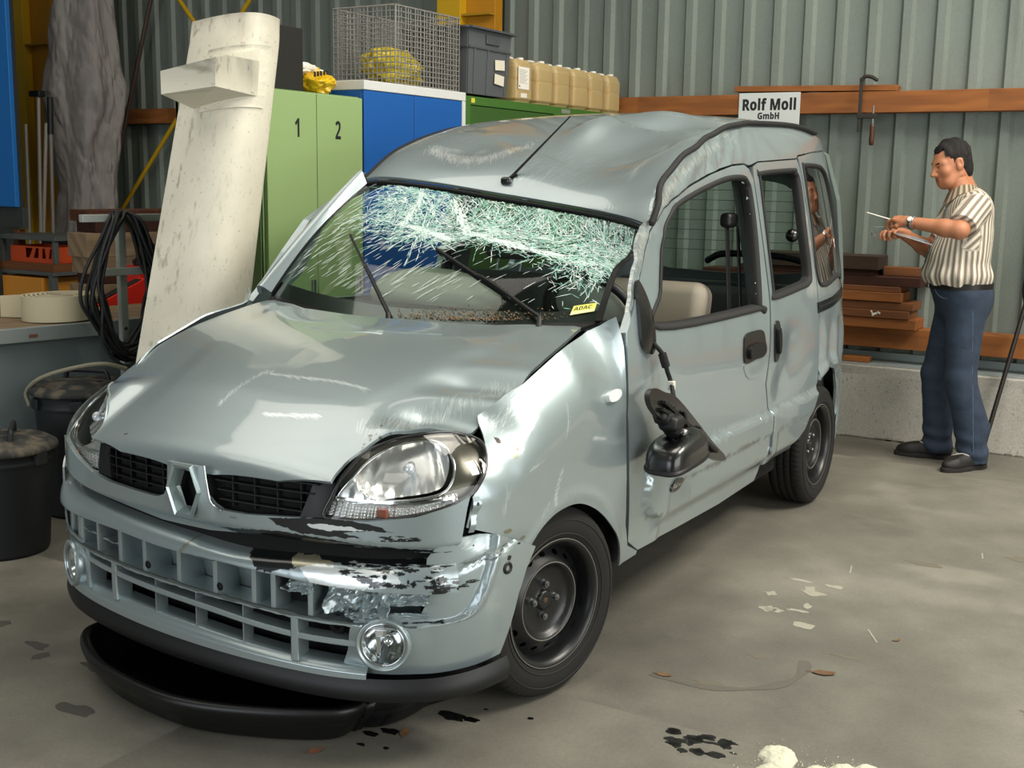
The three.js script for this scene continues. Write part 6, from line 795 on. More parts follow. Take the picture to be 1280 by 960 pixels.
{ // timber, red box, bottle and cable heap at the back of the bench
  const B = (n, x, y, z) => benchAt(x, y, z);
  const T = [[0.83, 0.895, 0.0, woodM3, 'lowest timber of the stack on the workbench'], [0.896, 0.955, 0.05, woodDark, 'dark second timber of the stack on the workbench'], [0.956, 1.05, 0.02, woodM3, 'third timber of the stack on the workbench'], [1.051, 1.19, 0.0, woodM3, 'thick pale timber of the stack on the workbench'], [1.191, 1.255, 0.06, woodDark, 'dark brown timber below the topmost on the workbench'], [1.256, 1.32, 0.02, std(0xb09872, 0.8, 0, { map: wood2 }), 'topmost timber of the stack on the workbench']];
  T.forEach(([y0, y1, dx, m, l]) => { const o = solo('timber', plank(-0.42, 0.42, 0, y1 - y0, -0.11, 0.11), m, l, 'timber', 'timber stacked on the workbench'); o.position.set(...benchAt(1.46 + dx, y0, -1.22)); o.rotation.y = BR; });
  const rb = thing('toolbox', 'bright red box on the workbench behind the cables', 'box', benchAt(1.36, 0.829, -0.86), BR); part('body', rbx(-0.20, 0.22, 0.012, 0.165, -0.11, 0.09, 0.006), std(0xc81a12, 0.45), rb); part('lid', rbx(-0.205, 0.225, 0.165, 0.185, -0.115, 0.095, 0.006), std(0xb01510, 0.45), rb); part('strip', rbx(-0.20, 0.22, 0.0, 0.012, -0.11, 0.094, 0.003), std(0x4a86a8, 0.5), rb);
  const wd = thing('wedge', 'red painted wedge with dark pad in front of the red box', 'wedge', benchAt(0.98, 0.829, -0.68), BR); const wg = extrude([[-0.17, 0], [0.17, 0], [0.17, 0.13], [0.13, 0.13]], 0.10); wg.translate(0, 0, -0.05); part('body', wg, std(0xd02412, 0.5), wd); part('pad', bar(V(-0.16, 0.012, 0.0), V(0.12, 0.125, 0.0), 0.06, 0.012), M.black, wd);
  const bo = thing('bottle', 'small red bottle lying on the cable heap by the white shell', 'bottle', benchAt(1.50, 1.17, -0.90), BR + 0.4); const bg = lathe([[0.001, 0], [0.034, 0.003], [0.036, 0.02], [0.036, 0.10], [0.028, 0.125], [0.014, 0.135], [0.014, 0.15]], 24); bg.rotateZ(0.6); part('body', bg, phys(0xb8121a, 0.3, 0, { clearcoat: 0.6 }), bo); const cg = rod(V(0, 0.15, 0), V(0, 0.18, 0), 0.016, 0.014); cg.rotateZ(0.6); part('cap', cg, std(0xc9a07a, 0.5), bo);
  const r = rng(44), heap = thing('cable_heap', 'heap of black cables lying on top of the red box', 'cables', benchAt(1.36, 1.015, -0.87), BR); for (let k = 0; k < 14; k++) { const P = []; const cx = (r() - 0.5) * 0.16, cz = (r() - 0.5) * 0.06, w = 0.06 + r() * 0.09, h = 0.03 + r() * 0.05, t = r() * 2; for (let i = 0; i < 9; i++) { const a = i / 9 * 2 * PI; P.push(V(cx + Math.cos(a) * w, 0.012 + h * 0.6 + Math.sin(a + t) * h * 0.9 + 0.012 * Math.sin(i * 3 + k), cz + Math.sin(a) * w * 0.45 + 0.02 * (r() - 0.5))); } const g = tube(P, 0.008, { closed: true, ns: 60, nr: 6 }); g.computeBoundingBox(); g.translate(0, Math.max(0, -g.boundingBox.min.y), 0); part('cable', g, std(0x151516, 0.6), heap); }
}
// ---------------------------------------------------------------- bins, tray and small things on the floor
function bin(lab, x, z, h, r, ry, label2) {
  const b = thing('bin', lab, 'bin', [x, 0, z], ry, undefined); const m = std(0x181c1e, 0.55), dust = std(0xffffff, 0.8, 0, { map: dataTex(256, 256, (u, v, i, j) => { const k = sstep(0.35, 0.7, fbm(u * 7, v * 7, h * 9, 4)); return [lerp(38, 96, k), lerp(40, 88, k), lerp(40, 74, k)]; }) });
  part('body', lathe([[0.001, 0.006], [r * 0.80, 0.0], [r * 0.83, 0.015], [r * 0.94, h * 0.86], [r * 0.97, h * 0.87], [r * 0.97, h * 0.90], [r * 0.945, h * 0.91], [r * 0.96, h * 0.97], [r * 0.99, h * 0.985]], 56), m, b);
  const lidg = lathe([[0.001, h + 0.045], [r * 0.35, h + 0.043], [r * 0.62, h + 0.034], [r * 0.70, h + 0.024], [r * 0.84, h + 0.020], [r * 0.90, h + 0.028], [r * 0.99, h + 0.016], [r * 1.05, h + 0.008], [r * 1.06, h - 0.006], [r * 1.03, h - 0.012], [r * 1.0, h - 0.004]], 56); { const p = lidg.attributes.position, uv = lidg.attributes.uv; for (let i = 0; i < p.count; i++) uv.setXY(i, p.getX(i) * 3, p.getZ(i) * 3); }
  const lid = part('lid', lidg, dust, b); part('lid_grip', tube([[-r * 0.5, h + 0.02, -r * 0.25], [-r * 0.42, h + 0.075, -r * 0.25], [r * 0.42, h + 0.075, -r * 0.25], [r * 0.5, h + 0.02, -r * 0.25]], 0.011, { tension: 0.1 }), m, lid); part('lid_slot', rbx(r * 0.12, r * 0.5, h + 0.030, h + 0.042, r * 0.02, r * 0.16, 0.003), M.void, lid);
  for (const a of [0.2, 1.2, 2.2, 3.4, 4.5, 5.4]) part('lug', moved(rbox(0.055, 0.05, 0.03, 0.006), Math.cos(a) * r * 0.97, h * 0.92, Math.sin(a) * r * 0.97, 0, -a + PI / 2, 0), m, b);
  return b;
}
bin('black dustbin at the left edge with a dusty lid and broken slot', -1.80, 0.02, 0.435, 0.215, -0.7);
{ const b = bin('taller black dustbin between workbench and car headlight', -2.0, -0.56, 0.565, 0.215, 0.4); part('bail', tube([[-0.20, 0.50, 0.10], [-0.21, 0.56, 0.10], [-0.13, 0.625, 0.12], [0.0, 0.67, 0.10], [0.13, 0.69, 0.05], [0.20, 0.66, -0.03]], 0.010, { ns: 50 }), std(0x8d8873, 0.6), b, 'dusty bail handle'); part('strap', tube([[0.16, 0.48, 0.16], [0.20, 0.40, 0.20], [0.22, 0.37, 0.12], [0.24, 0.40, 0.04]], 0.007), M.rubber, b); }
{ // black plastic tray under the nose of the car
  const P = [[-0.60, 0.37], [-0.595, 0.56], [-0.565, 0.64], [-0.46, 0.72], [-0.30, 0.79], [-0.05, 0.832], [0.12, 0.815], [0.30, 0.745], [0.44, 0.66], [0.485, 0.60], [0.49, 0.53], [0.55, 0.46], [0.57, 0.30], [0.50, 0.10], [-0.50, 0.10], [-0.59, 0.22]];
  const R = smoothLine(P, 6, true), cen = [0, 0.42], t = thing('drip_tray', 'black plastic drip tray lying on the floor under the broken bumper', 'tray'); const m = std(0x0a0b0c, 0.42), n = R.length;
  const at = (u, k, y) => { const f = u * n, i = Math.floor(f) % n, j = (i + 1) % n, q = f - Math.floor(f), x = lerp(R[i][0], R[j][0], q), z = lerp(R[i][1], R[j][1], q), L = Math.hypot(x - cen[0], z - cen[1]); return V(x - (x - cen[0]) / L * k, y, z - (z - cen[1]) / L * k); };
  const prof = [[0.075, 0.002], [0.060, 0.010], [0.030, 0.050], [0.022, 0.070], [0.010, 0.074], [0.0, 0.098], [0.002, 0.112], [0.012, 0.118], [0.030, 0.114], [0.040, 0.100], [0.085, 0.020], [0.10, 0.010]];
  part('rim', loft((u, v) => { const q = crv(prof, v); const w = 0.006 * Math.sin(u * 40) * 0 + (Math.abs(u - 0.62) < 0.012 ? -0.012 : 0); return at(u % 1, q[0], Math.max(0.002, q[1] + w)); }, 200, 36, { th: 0, flip: true }), m, t);
  const base = extrude(R.map((p, i) => { const q = at(i / n, 0.08, 0); return [q.x, -q.z]; }), 0.008); base.rotateX(-PI / 2); base.translate(0, 0.002, 0); part('base', base, m, t);
}
{ // leaves on the floor
  const leaf = (x, z, s, a, col, lab) => { const l = thing('leaf', lab, 'leaf', [x, 0.001, z], a); const o = smoothLine([[-0.5, 0], [-0.25, 0.2], [0.1, 0.24], [0.5, 0], [0.15, -0.2], [-0.2, -0.22]], 5, true).map(([p, q]) => [p * s, q * s]); part('blade', sheet(o, [], (p, q) => V(p, 0.0015 + s * 0.35 * (q / s) ** 2 + s * 0.25 * Math.max(0, p / s) ** 2 + 0.002 * vnoise(p * 90, q * 90, 2), q), { th: 0.0008, max: s * 0.12, flip: true }), std(col, 0.8), l); part('stalk', rod(V(-0.5 * s, 0.0025, 0), V(-0.75 * s, 0.004, 0.05 * s), 0.0008), std(0x5d4028, 0.8), l); };
  leaf(1.42, -0.59, 0.075, 0.3, 0x6a4e34, 'brown dry leaf on the open floor right of the front wheel'); leaf(0.412, 0.678, 0.045, 1.0, 0x86553a, 'small reddish leaf on the floor in front of the black tray'); leaf(2.16, -2.10, 0.05, 0.6, 0x7c5a38, 'dry leaf on the bright floor at the right edge'); leaf(0.55, 0.46, 0.05, 2.0, 0x6b5030, 'flat brown leaf among the oil drops by the tray'); leaf(1.0, -0.30, 0.05, 0.2, 0x7a5c3c, 'pale brown leaf near the tyre mark on the floor'); leaf(1.55, -1.0, 0.03, 0.9, 0x6f5636, 'tiny dry leaf furthest right of the scratch marks');
}
{ // spilled white absorbent powder
  const r = rng(91), C = [[1.475, 0.02, 0.05], [1.49, 0.07, 0.04], [1.50, 0.12, 0.05], [1.54, 0.12, 0.035], [1.60, 0.065, 0.04], [1.66, 0.02, 0.045], [1.71, -0.01, 0.04], [1.50, 0.18, 0.07], [1.62, 0.13, 0.06]];
  const d = (x, z) => { let s = 0; for (const [a, b, q] of C) s = Math.max(s, 1 - Math.hypot(x - a, z - b) / q / (0.8 + 0.5 * fbm(x * 40, z * 40, 4, 2))); return s; };
  const pos = [], idx = [], N = 110, M2 = 90, H = []; for (let j = 0; j <= M2; j++) for (let i = 0; i <= N; i++) { const x = lerp(1.36, 1.82, i / N), z = lerp(-0.10, 0.28, j / M2), s = d(x, z), h = s > 0 ? 0.003 + 0.012 * Math.min(1, s * 2) + 0.005 * vnoise(i * 0.9, j * 0.9, 1) : 0; H.push(h); pos.push(x, h || -0.001, z); }
  for (let j = 0; j < M2; j++) for (let i = 0; i < N; i++) { const a = j * (N + 1) + i, q = [a, a + 1, a + N + 2, a + N + 1]; if (q.some((k) => H[k] > 0)) idx.push(q[0], q[2], q[1], q[0], q[3], q[2]); }
  const g = geo(pos, null, new Array(pos.length / 3 * 2).fill(0), idx), grains = [g.toNonIndexed()]; for (let i = 0; i < 500; i++) { const [a, b, q] = C[Math.floor(r() * C.length)], t = r() * 6.3, k = q * (0.8 + r() * r() * 2.2), s = new THREE.TetrahedronGeometry(0.0012 + 0.0025 * r()); s.rotateY(r() * 6); s.translate(a + Math.cos(t) * k, 0.0015, b + Math.sin(t) * k); grains.push(withUv(s)); }
  const o = solo('absorbent_powder', grains, std(0xcfceb8, 0.95), 'patch of spilled pale absorbent powder on the floor at the bottom edge', 'powder'); o.userData.kind = 'stuff';
}
// ---------------------------------------------------------------- the man by the wall
function nets(f, lo, hi, h) {   // surface nets of a distance field
  const n = [0, 1, 2].map((k) => Math.ceil((hi[k] - lo[k]) / h) + 1), [nx, ny, nz] = n, D = new Float32Array(nx * ny * nz), at = (i, j, k) => (k * ny + j) * nx + i;
  for (let k = 0; k < nz; k++) for (let j = 0; j < ny; j++) for (let i = 0; i < nx; i++) D[at(i, j, k)] = f(lo[0] + i * h, lo[1] + j * h, lo[2] + k * h);
  const id = new Int32Array(nx * ny * nz).fill(-1), pos = [], nor = [], idx = [], e = h * 0.35;
  for (let k = 0; k < nz - 1; k++) for (let j = 0; j < ny - 1; j++) for (let i = 0; i < nx - 1; i++) {
    let m = 0, x = 0, y = 0, z = 0, c = 0; const v = []; for (let b = 0; b < 8; b++) { const d = D[at(i + (b & 1), j + ((b >> 1) & 1), k + (b >> 2))]; v.push(d); if (d < 0) m |= 1 << b; }
    if (m === 0 || m === 255) continue;
    for (let a = 0; a < 8; a++) for (const bit of [1, 2, 4]) { const b = a | bit; if (b === a || (v[a] < 0) === (v[b] < 0)) continue; const t = v[a] / (v[a] - v[b]); x += (a & 1) + (bit === 1 ? t : 0); y += ((a >> 1) & 1) + (bit === 2 ? t : 0); z += (a >> 2) + (bit === 4 ? t : 0); c++; }
    const p = [lo[0] + (i + x / c) * h, lo[1] + (j + y / c) * h, lo[2] + (k + z / c) * h]; id[at(i, j, k)] = pos.length / 3; pos.push(...p);
    const g = [f(p[0] + e, p[1], p[2]) - f(p[0] - e, p[1], p[2]), f(p[0], p[1] + e, p[2]) - f(p[0], p[1] - e, p[2]), f(p[0], p[1], p[2] + e) - f(p[0], p[1], p[2] - e)], L = Math.hypot(...g) || 1; nor.push(g[0] / L, g[1] / L, g[2] / L);
  }
  const quad = (a, b, c, d, fl) => { if (a < 0 || b < 0 || c < 0 || d < 0) return; fl ? idx.push(a, b, c, a, c, d) : idx.push(a, c, b, a, d, c); };
  for (let k = 1; k < nz - 1; k++) for (let j = 1; j < ny - 1; j++) for (let i = 1; i < nx - 1; i++) {
    const s = D[at(i, j, k)] < 0;
    if (s !== (D[at(i + 1, j, k)] < 0)) quad(id[at(i, j - 1, k - 1)], id[at(i, j, k - 1)], id[at(i, j, k)], id[at(i, j - 1, k)], s);
    if (s !== (D[at(i, j + 1, k)] < 0)) quad(id[at(i - 1, j, k - 1)], id[at(i - 1, j, k)], id[at(i, j, k)], id[at(i, j, k - 1)], s);
    if (s !== (D[at(i, j, k + 1)] < 0)) quad(id[at(i - 1, j - 1, k)], id[at(i, j - 1, k)], id[at(i, j, k)], id[at(i - 1, j, k)], s);
  }
  return geo(pos, nor, new Array(pos.length / 3 * 2).fill(0), idx);
}
const smin = (a, b, k) => { const h = Math.max(k - Math.abs(a - b), 0) / k; return Math.min(a, b) - h * h * k * 0.25; };
function cap(x, y, z, a, b, ra, rb) { const dx = b[0] - a[0], dy = b[1] - a[1], dz = b[2] - a[2], px = x - a[0], py = y - a[1], pz = z - a[2], t = clamp((px * dx + py * dy + pz * dz) / (dx * dx + dy * dy + dz * dz), 0, 1); return Math.hypot(px - dx * t, py - dy * t, pz - dz * t) - lerp(ra, rb, t); }
const ell = (x, y, z, c, r) => { const a = (x - c[0]) / r[0], b = (y - c[1]) / r[1], d = (z - c[2]) / r[2], l = Math.hypot(a, b, d); return (l - 1) * Math.min(...r) * (0.6 + 0.4 * Math.min(1, l)); };
{
  const man = thing('person', 'dark-haired man in a striped short-sleeved shirt and blue jeans looking at keys in his hands', 'person', [1.14, 0, -3.89], -1.17);
  // joints: x = his left, y = up, z = ahead
  const Ls = [0.175, 1.435, -0.005], Le = [0.335, 1.305, 0.10], Lw = [0.180, 1.338, 0.325], Rs = [-0.175, 1.435, -0.005], Re = [-0.215, 1.17, 0.13], Rw = [-0.055, 1.268, 0.315];
  const Lh = [0.095, 0.94, -0.02], Rh = [-0.095, 0.94, -0.02], Lk = [0.135, 0.50, -0.01], Rk = [-0.075, 0.49, 0.075], La = [0.14, 0.085, -0.12], Ra = [-0.085, 0.085, 0.025];
  const torso = (x, y, z, g) => { let d = 1e3; const q = (c, r) => { d = smin(d, ell(x, y, z, c, [r[0] + g, r[1] + g, r[2] + g]), 0.07); };
    q([0, 1.27, -0.015], [0.185, 0.24, 0.125]); q([0, 1.10, 0.035], [0.178, 0.19, 0.15]); q([0, 0.96, -0.01], [0.172, 0.15, 0.135]); q([0, 1.42, -0.015], [0.185, 0.07, 0.085]); return d; };
  const legs = (x, y, z, g) => { let d = ell(x, y, z, [0, 0.93, -0.03], [0.172 + g, 0.14 + g, 0.138 + g]); for (const [h, k, a] of [[Lh, Lk, La], [Rh, Rk, Ra]]) { d = smin(d, cap(x, y, z, h, k, 0.098 + g, 0.066 + g), 0.05); d = smin(d, smin(cap(x, y, z, k, a, 0.064 + g, 0.046 + g * 1.4), cap(x, y, z, [k[0], k[1] - 0.08, k[2] - 0.02], [a[0], a[1] + 0.14, a[2] - 0.01], 0.06 + g, 0.045 + g), 0.04), 0.03); } return d; };
  const bodyF = (x, y, z) => { let d = torso(x, y, z, -0.02); d = smin(d, legs(x, y, z, -0.018), 0.04);
    d = smin(d, cap(x, y, z, [0, 1.42, 0.0], [0, 1.56, 0.06], 0.062, 0.056), 0.05);
    for (const [s, e, w] of [[Ls, Le, Lw], [Rs, Re, Rw]]) { d = smin(d, cap(x, y, z, s, e, 0.052, 0.044), 0.05); d = smin(d, cap(x, y, z, e, w, 0.047, 0.030), 0.02); const m = e.map((v, i) => lerp(v, w[i], 0.28)); d = smin(d, ell(x, y, z, m, [0.043, 0.043, 0.043]), 0.03); }
    for (const [a, t] of [[La, [0.03, -0.02, 0.12]], [Ra, [-0.02, -0.02, 0.12]]]) d = smin(d, cap(x, y, z, a, [a[0] + t[0], 0.045, a[2] + t[2]], 0.04, 0.03), 0.03);
    return d; };
  const gBody = nets(bodyF, [-0.33, 0.0, -0.26], [0.42, 1.66, 0.42], 0.012);
  // head in its own axes (x left, y up, z ahead), then turned on the neck
  const headF = (x, y, z) => { const X = Math.abs(x); let d = ell(x, y, z, [0, 0.028, -0.018], [0.076, 0.092, 0.098]);
    d = smin(d, ell(x, y, z, [0, -0.035, 0.030], [0.060, 0.080, 0.066]), 0.04); d = smin(d, cap(x, y, z, [-0.03, -0.085, 0.045], [0.03, -0.085, 0.045], 0.030, 0.030), 0.03); d = smin(d, cap(x, y, z, [0, -0.098, 0.066], [0, -0.092, 0.070], 0.018, 0.018), 0.025);
    d = smin(d, cap(X, y, z, [0.058, -0.06, -0.01], [0.036, -0.088, 0.045], 0.022, 0.02), 0.03);
    d = smin(d, cap(X, y, z, [0.0, 0.022, 0.078], [0.045, 0.022, 0.062], 0.014, 0.012), 0.02); d = Math.max(d, -ell(X, y, z, [0.031, 0.003, 0.094], [0.019, 0.012, 0.016]) * 1.0); d = smin(d, ell(X, y, z, [0.031, 0.001, 0.071], [0.0135, 0.0115, 0.0135]), 0.004);
    d = smin(d, cap(x, y, z, [0, 0.012, 0.088], [0, -0.030, 0.112], 0.009, 0.0125), 0.014); d = smin(d, ell(X, y, z, [0.012, -0.035, 0.098], [0.010, 0.009, 0.011]), 0.008); d = smin(d, ell(X, y, z, [0.045, -0.025, 0.060], [0.022, 0.022, 0.02]), 0.025);
    d = smin(d, cap(x, y, z, [-0.018, -0.058, 0.086], [0.018, -0.058, 0.086], 0.006, 0.006), 0.008); d = smin(d, cap(x, y, z, [-0.015, -0.069, 0.086], [0.015, -0.069, 0.086], 0.0075, 0.0075), 0.008);
    d = Math.max(d, -cap(x, y, z, [-0.021, -0.0635, 0.095], [0.021, -0.0635, 0.095], 0.0022, 0.0022));
    const er = smin(ell(X, y, z, [0.080, 0.000, -0.012], [0.010, 0.033, 0.021]), ell(X, y, z, [0.076, -0.022, -0.006], [0.008, 0.014, 0.012]), 0.01); d = smin(d, Math.max(er, -ell(X, y, z, [0.092, 0.004, -0.008], [0.008, 0.020, 0.012])), 0.008);
    return smin(d, cap(x, y, z, [0, -0.05, -0.03], [0, -0.17, -0.055], 0.056, 0.060), 0.03); };
  const head = new THREE.Matrix4().makeTranslation(-0.015, 1.648, 0.098).multiply(new THREE.Matrix4().makeRotationFromEuler(new THREE.Euler(0.30, 0.30, 0.03, 'YXZ')));
  const gHead = nets(headF, [-0.105, -0.17, -0.14], [0.105, 0.135, 0.135], 0.0042).applyMatrix4(head);
  // hands: wrist at the origin, fingers along z, back of the hand along y, thumb on -x * side
  const hand = (side, curl, spread) => { const ch = [], K = [[-0.030, 0.004, 0.082], [-0.010, 0.007, 0.088], [0.010, 0.005, 0.083], [0.028, 0.0, 0.074]], len = [[0.040, 0.025, 0.02], [0.045, 0.028, 0.022], [0.041, 0.026, 0.021], [0.032, 0.02, 0.018]];
    K.forEach((k, i) => { let p = k, a = curl[i][0], seg = []; for (let s = 0; s < 3; s++) { const q = [p[0] + Math.sin((i - 1.5) * spread) * len[i][s] * 0.4, p[1] - Math.sin(a) * len[i][s], p[2] + Math.cos(a) * len[i][s]]; seg.push([p, q]); p = q; a += curl[i][1]; } ch.push(seg); });
    const T = [[-0.020, -0.008, 0.022], [-0.042, -0.022, 0.050], [-0.042, -0.034, 0.078], [-0.032, -0.040, 0.100]];
    return (x, y, z) => { x *= side; let d = cap(x, y, z, [0, 0, -0.03], [0, 0, 0.02], 0.030, 0.029); d = smin(d, ell(x, y, z, [0, -0.002, 0.045], [0.042, 0.019, 0.052]), 0.02); K.forEach((k) => { d = smin(d, cap(x, y, z, [k[0] * 0.6, 0, 0.02], k, 0.015, 0.0105), 0.008); });
      let fd = 1e3; for (const seg of ch) { let q = 1e3; seg.forEach(([a, b], s) => { q = smin(q, cap(x, y, z, a, b, 0.0098 - s * 0.0008, 0.0092 - s * 0.0008), 0.003); }); fd = Math.min(fd, q); } d = smin(d, fd, 0.004);
      let t = 1e3; for (let i = 0; i < 3; i++) t = smin(t, cap(x, y, z, T[i], T[i + 1], [0.016, 0.0115, 0.0098][i], [0.0118, 0.0100, 0.0088][i]), 0.006); return smin(d, t, 0.008); }; };
  const frame = (w, dir, up) => { const z = V(...dir).normalize(), x = V(...up).cross(z).normalize(), y = z.clone().cross(x); return new THREE.Matrix4().makeBasis(x, y, z).setPosition(...w); };
  const C1 = [[0.55, 0.75], [0.65, 0.8], [0.75, 0.85], [0.8, 0.85]], C2 = [[0.35, 0.6], [0.5, 0.75], [0.65, 0.8], [0.75, 0.8]];
  const mL = frame(Lw, [-0.12, 0.03, 0.11], [0.25, 0.95, 0.15]), mR = frame(Rw, [0.07, 0.025, 0.10], [-0.4, 0.85, -0.1]);
  const gL = nets(hand(-1, C1, 0.1), [-0.075, -0.11, -0.045], [0.075, 0.05, 0.19], 0.0034).applyMatrix4(mL), gR = nets(hand(1, C2, 0.1), [-0.075, -0.11, -0.045], [0.075, 0.05, 0.19], 0.0034).applyMatrix4(mR);
  const skinT = phys(0xb77a58, 0.5, 0, { sheen: 0.2, sheenRoughness: 0.5 });
  part('body', [gBody, gHead, gL, gR], skinT, man);
  // hair, brows, eyes, lips
  const hairF = (x, y, z) => { const X = Math.abs(x), tuft = 0.010 * (fbm(x * 60, y * 34, z * 44, 3) - 0.5) + 0.003 * Math.sin(z * 120 + x * 60 + y * 40);
    let d = ell(x, y, z, [0, 0.036, -0.020], [0.0815, 0.100, 0.1035]) + tuft; d = smin(d, ell(x, y, z, [0, -0.045, -0.060], [0.066, 0.065, 0.052]) + tuft * 0.5, 0.03);   // crown and nape
    const rec = 0.030 * Math.exp(-(((X - 0.042) / 0.016) ** 2)), front = y > 0.05 ? z - (0.062 + (y - 0.055) * 0.25 - rec - 0.5 * Math.max(0, X - 0.055)) : z - lerp(0.020, 0.030, clamp((y + 0.01) / 0.06, 0, 1)), low = -(y - lerp(-0.105, -0.018, sstep(-0.045, 0.005, z))), ear = -ell(X, y, z, [0.082, -0.005, -0.010], [0.02, 0.034, 0.026]);
    return Math.max(d, front, low, ear); };
  part('hair', nets(hairF, [-0.10, -0.13, -0.14], [0.10, 0.15, 0.10], 0.0038).applyMatrix4(head), std(0x0e0907, 0.8), man);
  for (const s of [-1, 1]) { const b = nets((x, y, z) => smin(cap(x, y, z, [s * 0.014, 0.021, 0.091], [s * 0.034, 0.026, 0.083], 0.0045, 0.005), cap(x, y, z, [s * 0.034, 0.026, 0.083], [s * 0.052, 0.019, 0.066], 0.005, 0.003), 0.004), [Math.min(s * 0.006, s * 0.06), 0.01, 0.05], [Math.max(s * 0.006, s * 0.06), 0.036, 0.102], 0.002).applyMatrix4(head); part('eyebrow', b, std(0x1c1410, 0.8), man); const e = new THREE.SphereGeometry(0.0118, 20, 14); e.translate(s * 0.031, -0.001, 0.0735); e.applyMatrix4(head); const ey = part('eye', e, std(0xd9d4cc, 0.2), man); const i = new THREE.SphereGeometry(0.006, 14, 10); i.scale(1, 1, 0.5); i.translate(s * 0.031, -0.006, 0.0825); i.applyMatrix4(head); part('iris', i, std(0x241812, 0.15), ey); }
  part('lips', nets((x, y, z) => smin(cap(x, y, z, [-0.017, -0.0585, 0.0885], [0.017, -0.0585, 0.0885], 0.0052, 0.0052), cap(x, y, z, [-0.014, -0.0690, 0.0885], [0.014, -0.0690, 0.0885], 0.0066, 0.0066), 0.001), [-0.03, -0.08, 0.075], [0.03, -0.048, 0.10], 0.0022).applyMatrix4(head), std(0x9c5a48, 0.45), man);
  // shirt with sleeves, collar and placket; stripes run down the cloth
  const stripes = canvasTex(512, 32, (g, w, h) => { g.fillStyle = '#cfc5b2'; g.fillRect(0, 0, w, h); for (let k = 0; k < 8; k++) { g.fillStyle = '#83786c'; g.fillRect(k * 64 + 6, 0, 25, h); g.fillStyle = '#9a8f82'; g.fillRect(k * 64 + 31, 0, 4, h); g.fillStyle = '#f0ead9'; g.fillRect(k * 64 + 46, 0, 8, h); } });
  const fold = (x, y, z) => 0.008 * (fbm(x * 16, y * 7, z * 16, 3) - 0.5) + 0.004 * Math.sin(Math.atan2(x, z) * 16 + y * 9) * sstep(1.22, 1.04, y);
  const shirtF = (x, y, z) => { let d = torso(x, y, z, 0.006); d = smin(d, ell(x, y, z, [0, 1.055, 0.03], [0.192, 0.06, 0.163]), 0.04); for (const [s, e, f] of [[Ls, Le, 0.86], [Rs, Re, 0.70]]) { const m = s.map((v, i) => lerp(v, e[i], f)); const n = V(e[0] - s[0], e[1] - s[1], e[2] - s[2]).normalize(), c = (x - m[0]) * n.x + (y - m[1]) * n.y + (z - m[2]) * n.z; d = smin(d, Math.max(cap(x, y, z, s, s.map((v, i) => lerp(v, e[i], 1.15)), 0.072, 0.078), c), 0.045); }
    const nk = V(0, 0.9, 0.42), cut = (y - 1.475) * nk.y + (z + 0.0) * nk.z - 0.030; d += fold(x, y, z); d = Math.max(d, -(y - (0.998 + 0.02 * Math.sin(Math.atan2(x, z) * 9) * 0.4))); return Math.max(d, Math.min(cut, 1e3), -cap(x, y, z, [0, 1.40, 0.02], [0, 1.6, 0.10], 0.048, 0.058)); };
  const gs = nets(shirtF, [-0.34, 0.99, -0.24], [0.42, 1.54, 0.32], 0.009);
  { const p = gs.attributes.position, uv = gs.attributes.uv; for (let i = 0; i < p.count; i++) { const x = p.getX(i), y = p.getY(i), z = p.getZ(i), arm = sstep(0.165, 0.205, Math.abs(x) - 0.35 * Math.max(0, y - 1.40)) * sstep(1.16, 1.22, y); const u = Math.atan2(x, z + 0.0) * 0.165, ua = (z * 0.55 + (y - 1.3) * 0.75 * Math.sign(x) * 0.0 + y * 0.55) ; uv.setXY(i, lerp(u, ua, arm > 0.5 ? 1 : 0) / 0.205, y * 3); } }
  const shirt = part('shirt', gs, std(0xffffff, 0.9, 0, { map: stripes }), man, 'short-sleeved shirt with grey-brown and cream stripes');
  part('collar', [-1, 1].map((s) => loft((u, v) => { const a = lerp(0.25, PI * 1.02, u), r = lerp(0.066, 0.078, v) + 0.02 * v * sstep(0.7, 0, u); return V(s * Math.sin(a) * r, lerp(1.540, 1.495, v) - 0.055 * sstep(1.6, 0.2, a) * (0.6 + 0.6 * v) , 0.03 + Math.cos(a) * r * 0.95); }, 22, 6, { th: 0.004, flip: s < 0 })), std(0xcfc6b6, 0.9, 0, { map: stripes }), shirt);
  { const P = []; for (let i = 0; i <= 20; i++) { const y = lerp(1.43, 1.05, i / 20); let z = 0.3; while (shirtF(0, y, z) > 0 && z > 0.02) z -= 0.003; P.push([y, z]); } part('placket', loft((u, v) => { const q = P[Math.round(u * 20)]; return V(lerp(-0.016, 0.016, v), q[0], q[1] + 0.004); }, 20, 2, { th: 0.004, flip: true }), std(0xb9c3c8, 0.9), shirt); for (let k = 1; k < 20; k += 4) part('button', new THREE.SphereGeometry(0.005, 10, 8).scale(1, 1, 0.5).translate(0, P[k][0], P[k][1] + 0.006), std(0xe9e4d6, 0.4), shirt); }
  // jeans
  const jeansF = (x, y, z) => { let d = smin(legs(x, y, z, 0.012), torso(x, y, z, 0.0), 0.03) + 0.007 * (fbm(x * 14, y * 18, z * 14, 3) - 0.5); for (const [k, a] of [[Lk, La], [Rk, Ra]]) d = smin(d, cap(x, y, z, [k[0], k[1], k[2]], [a[0], 0.055, a[2] + 0.012], 0.072, 0.079) + 0.006 * Math.sin(y * 75 + x * 20) * sstep(0.30, 0.08, y) + 0.004 * Math.sin(y * 50 + z * 30) * sstep(0.2, 0.05, Math.abs(y - 0.5)), 0.02); return Math.max(d, y - 1.012, 0.035 - y); };
  const denim = dataTex(256, 256, (u, v, i, j) => { const n = vnoise(i * 0.9, j * 0.9) * 26 + fbm(u * 8, v * 8, 3) * 40; return [28 + n * 0.5, 40 + n * 0.52, 54 + n * 0.6]; });
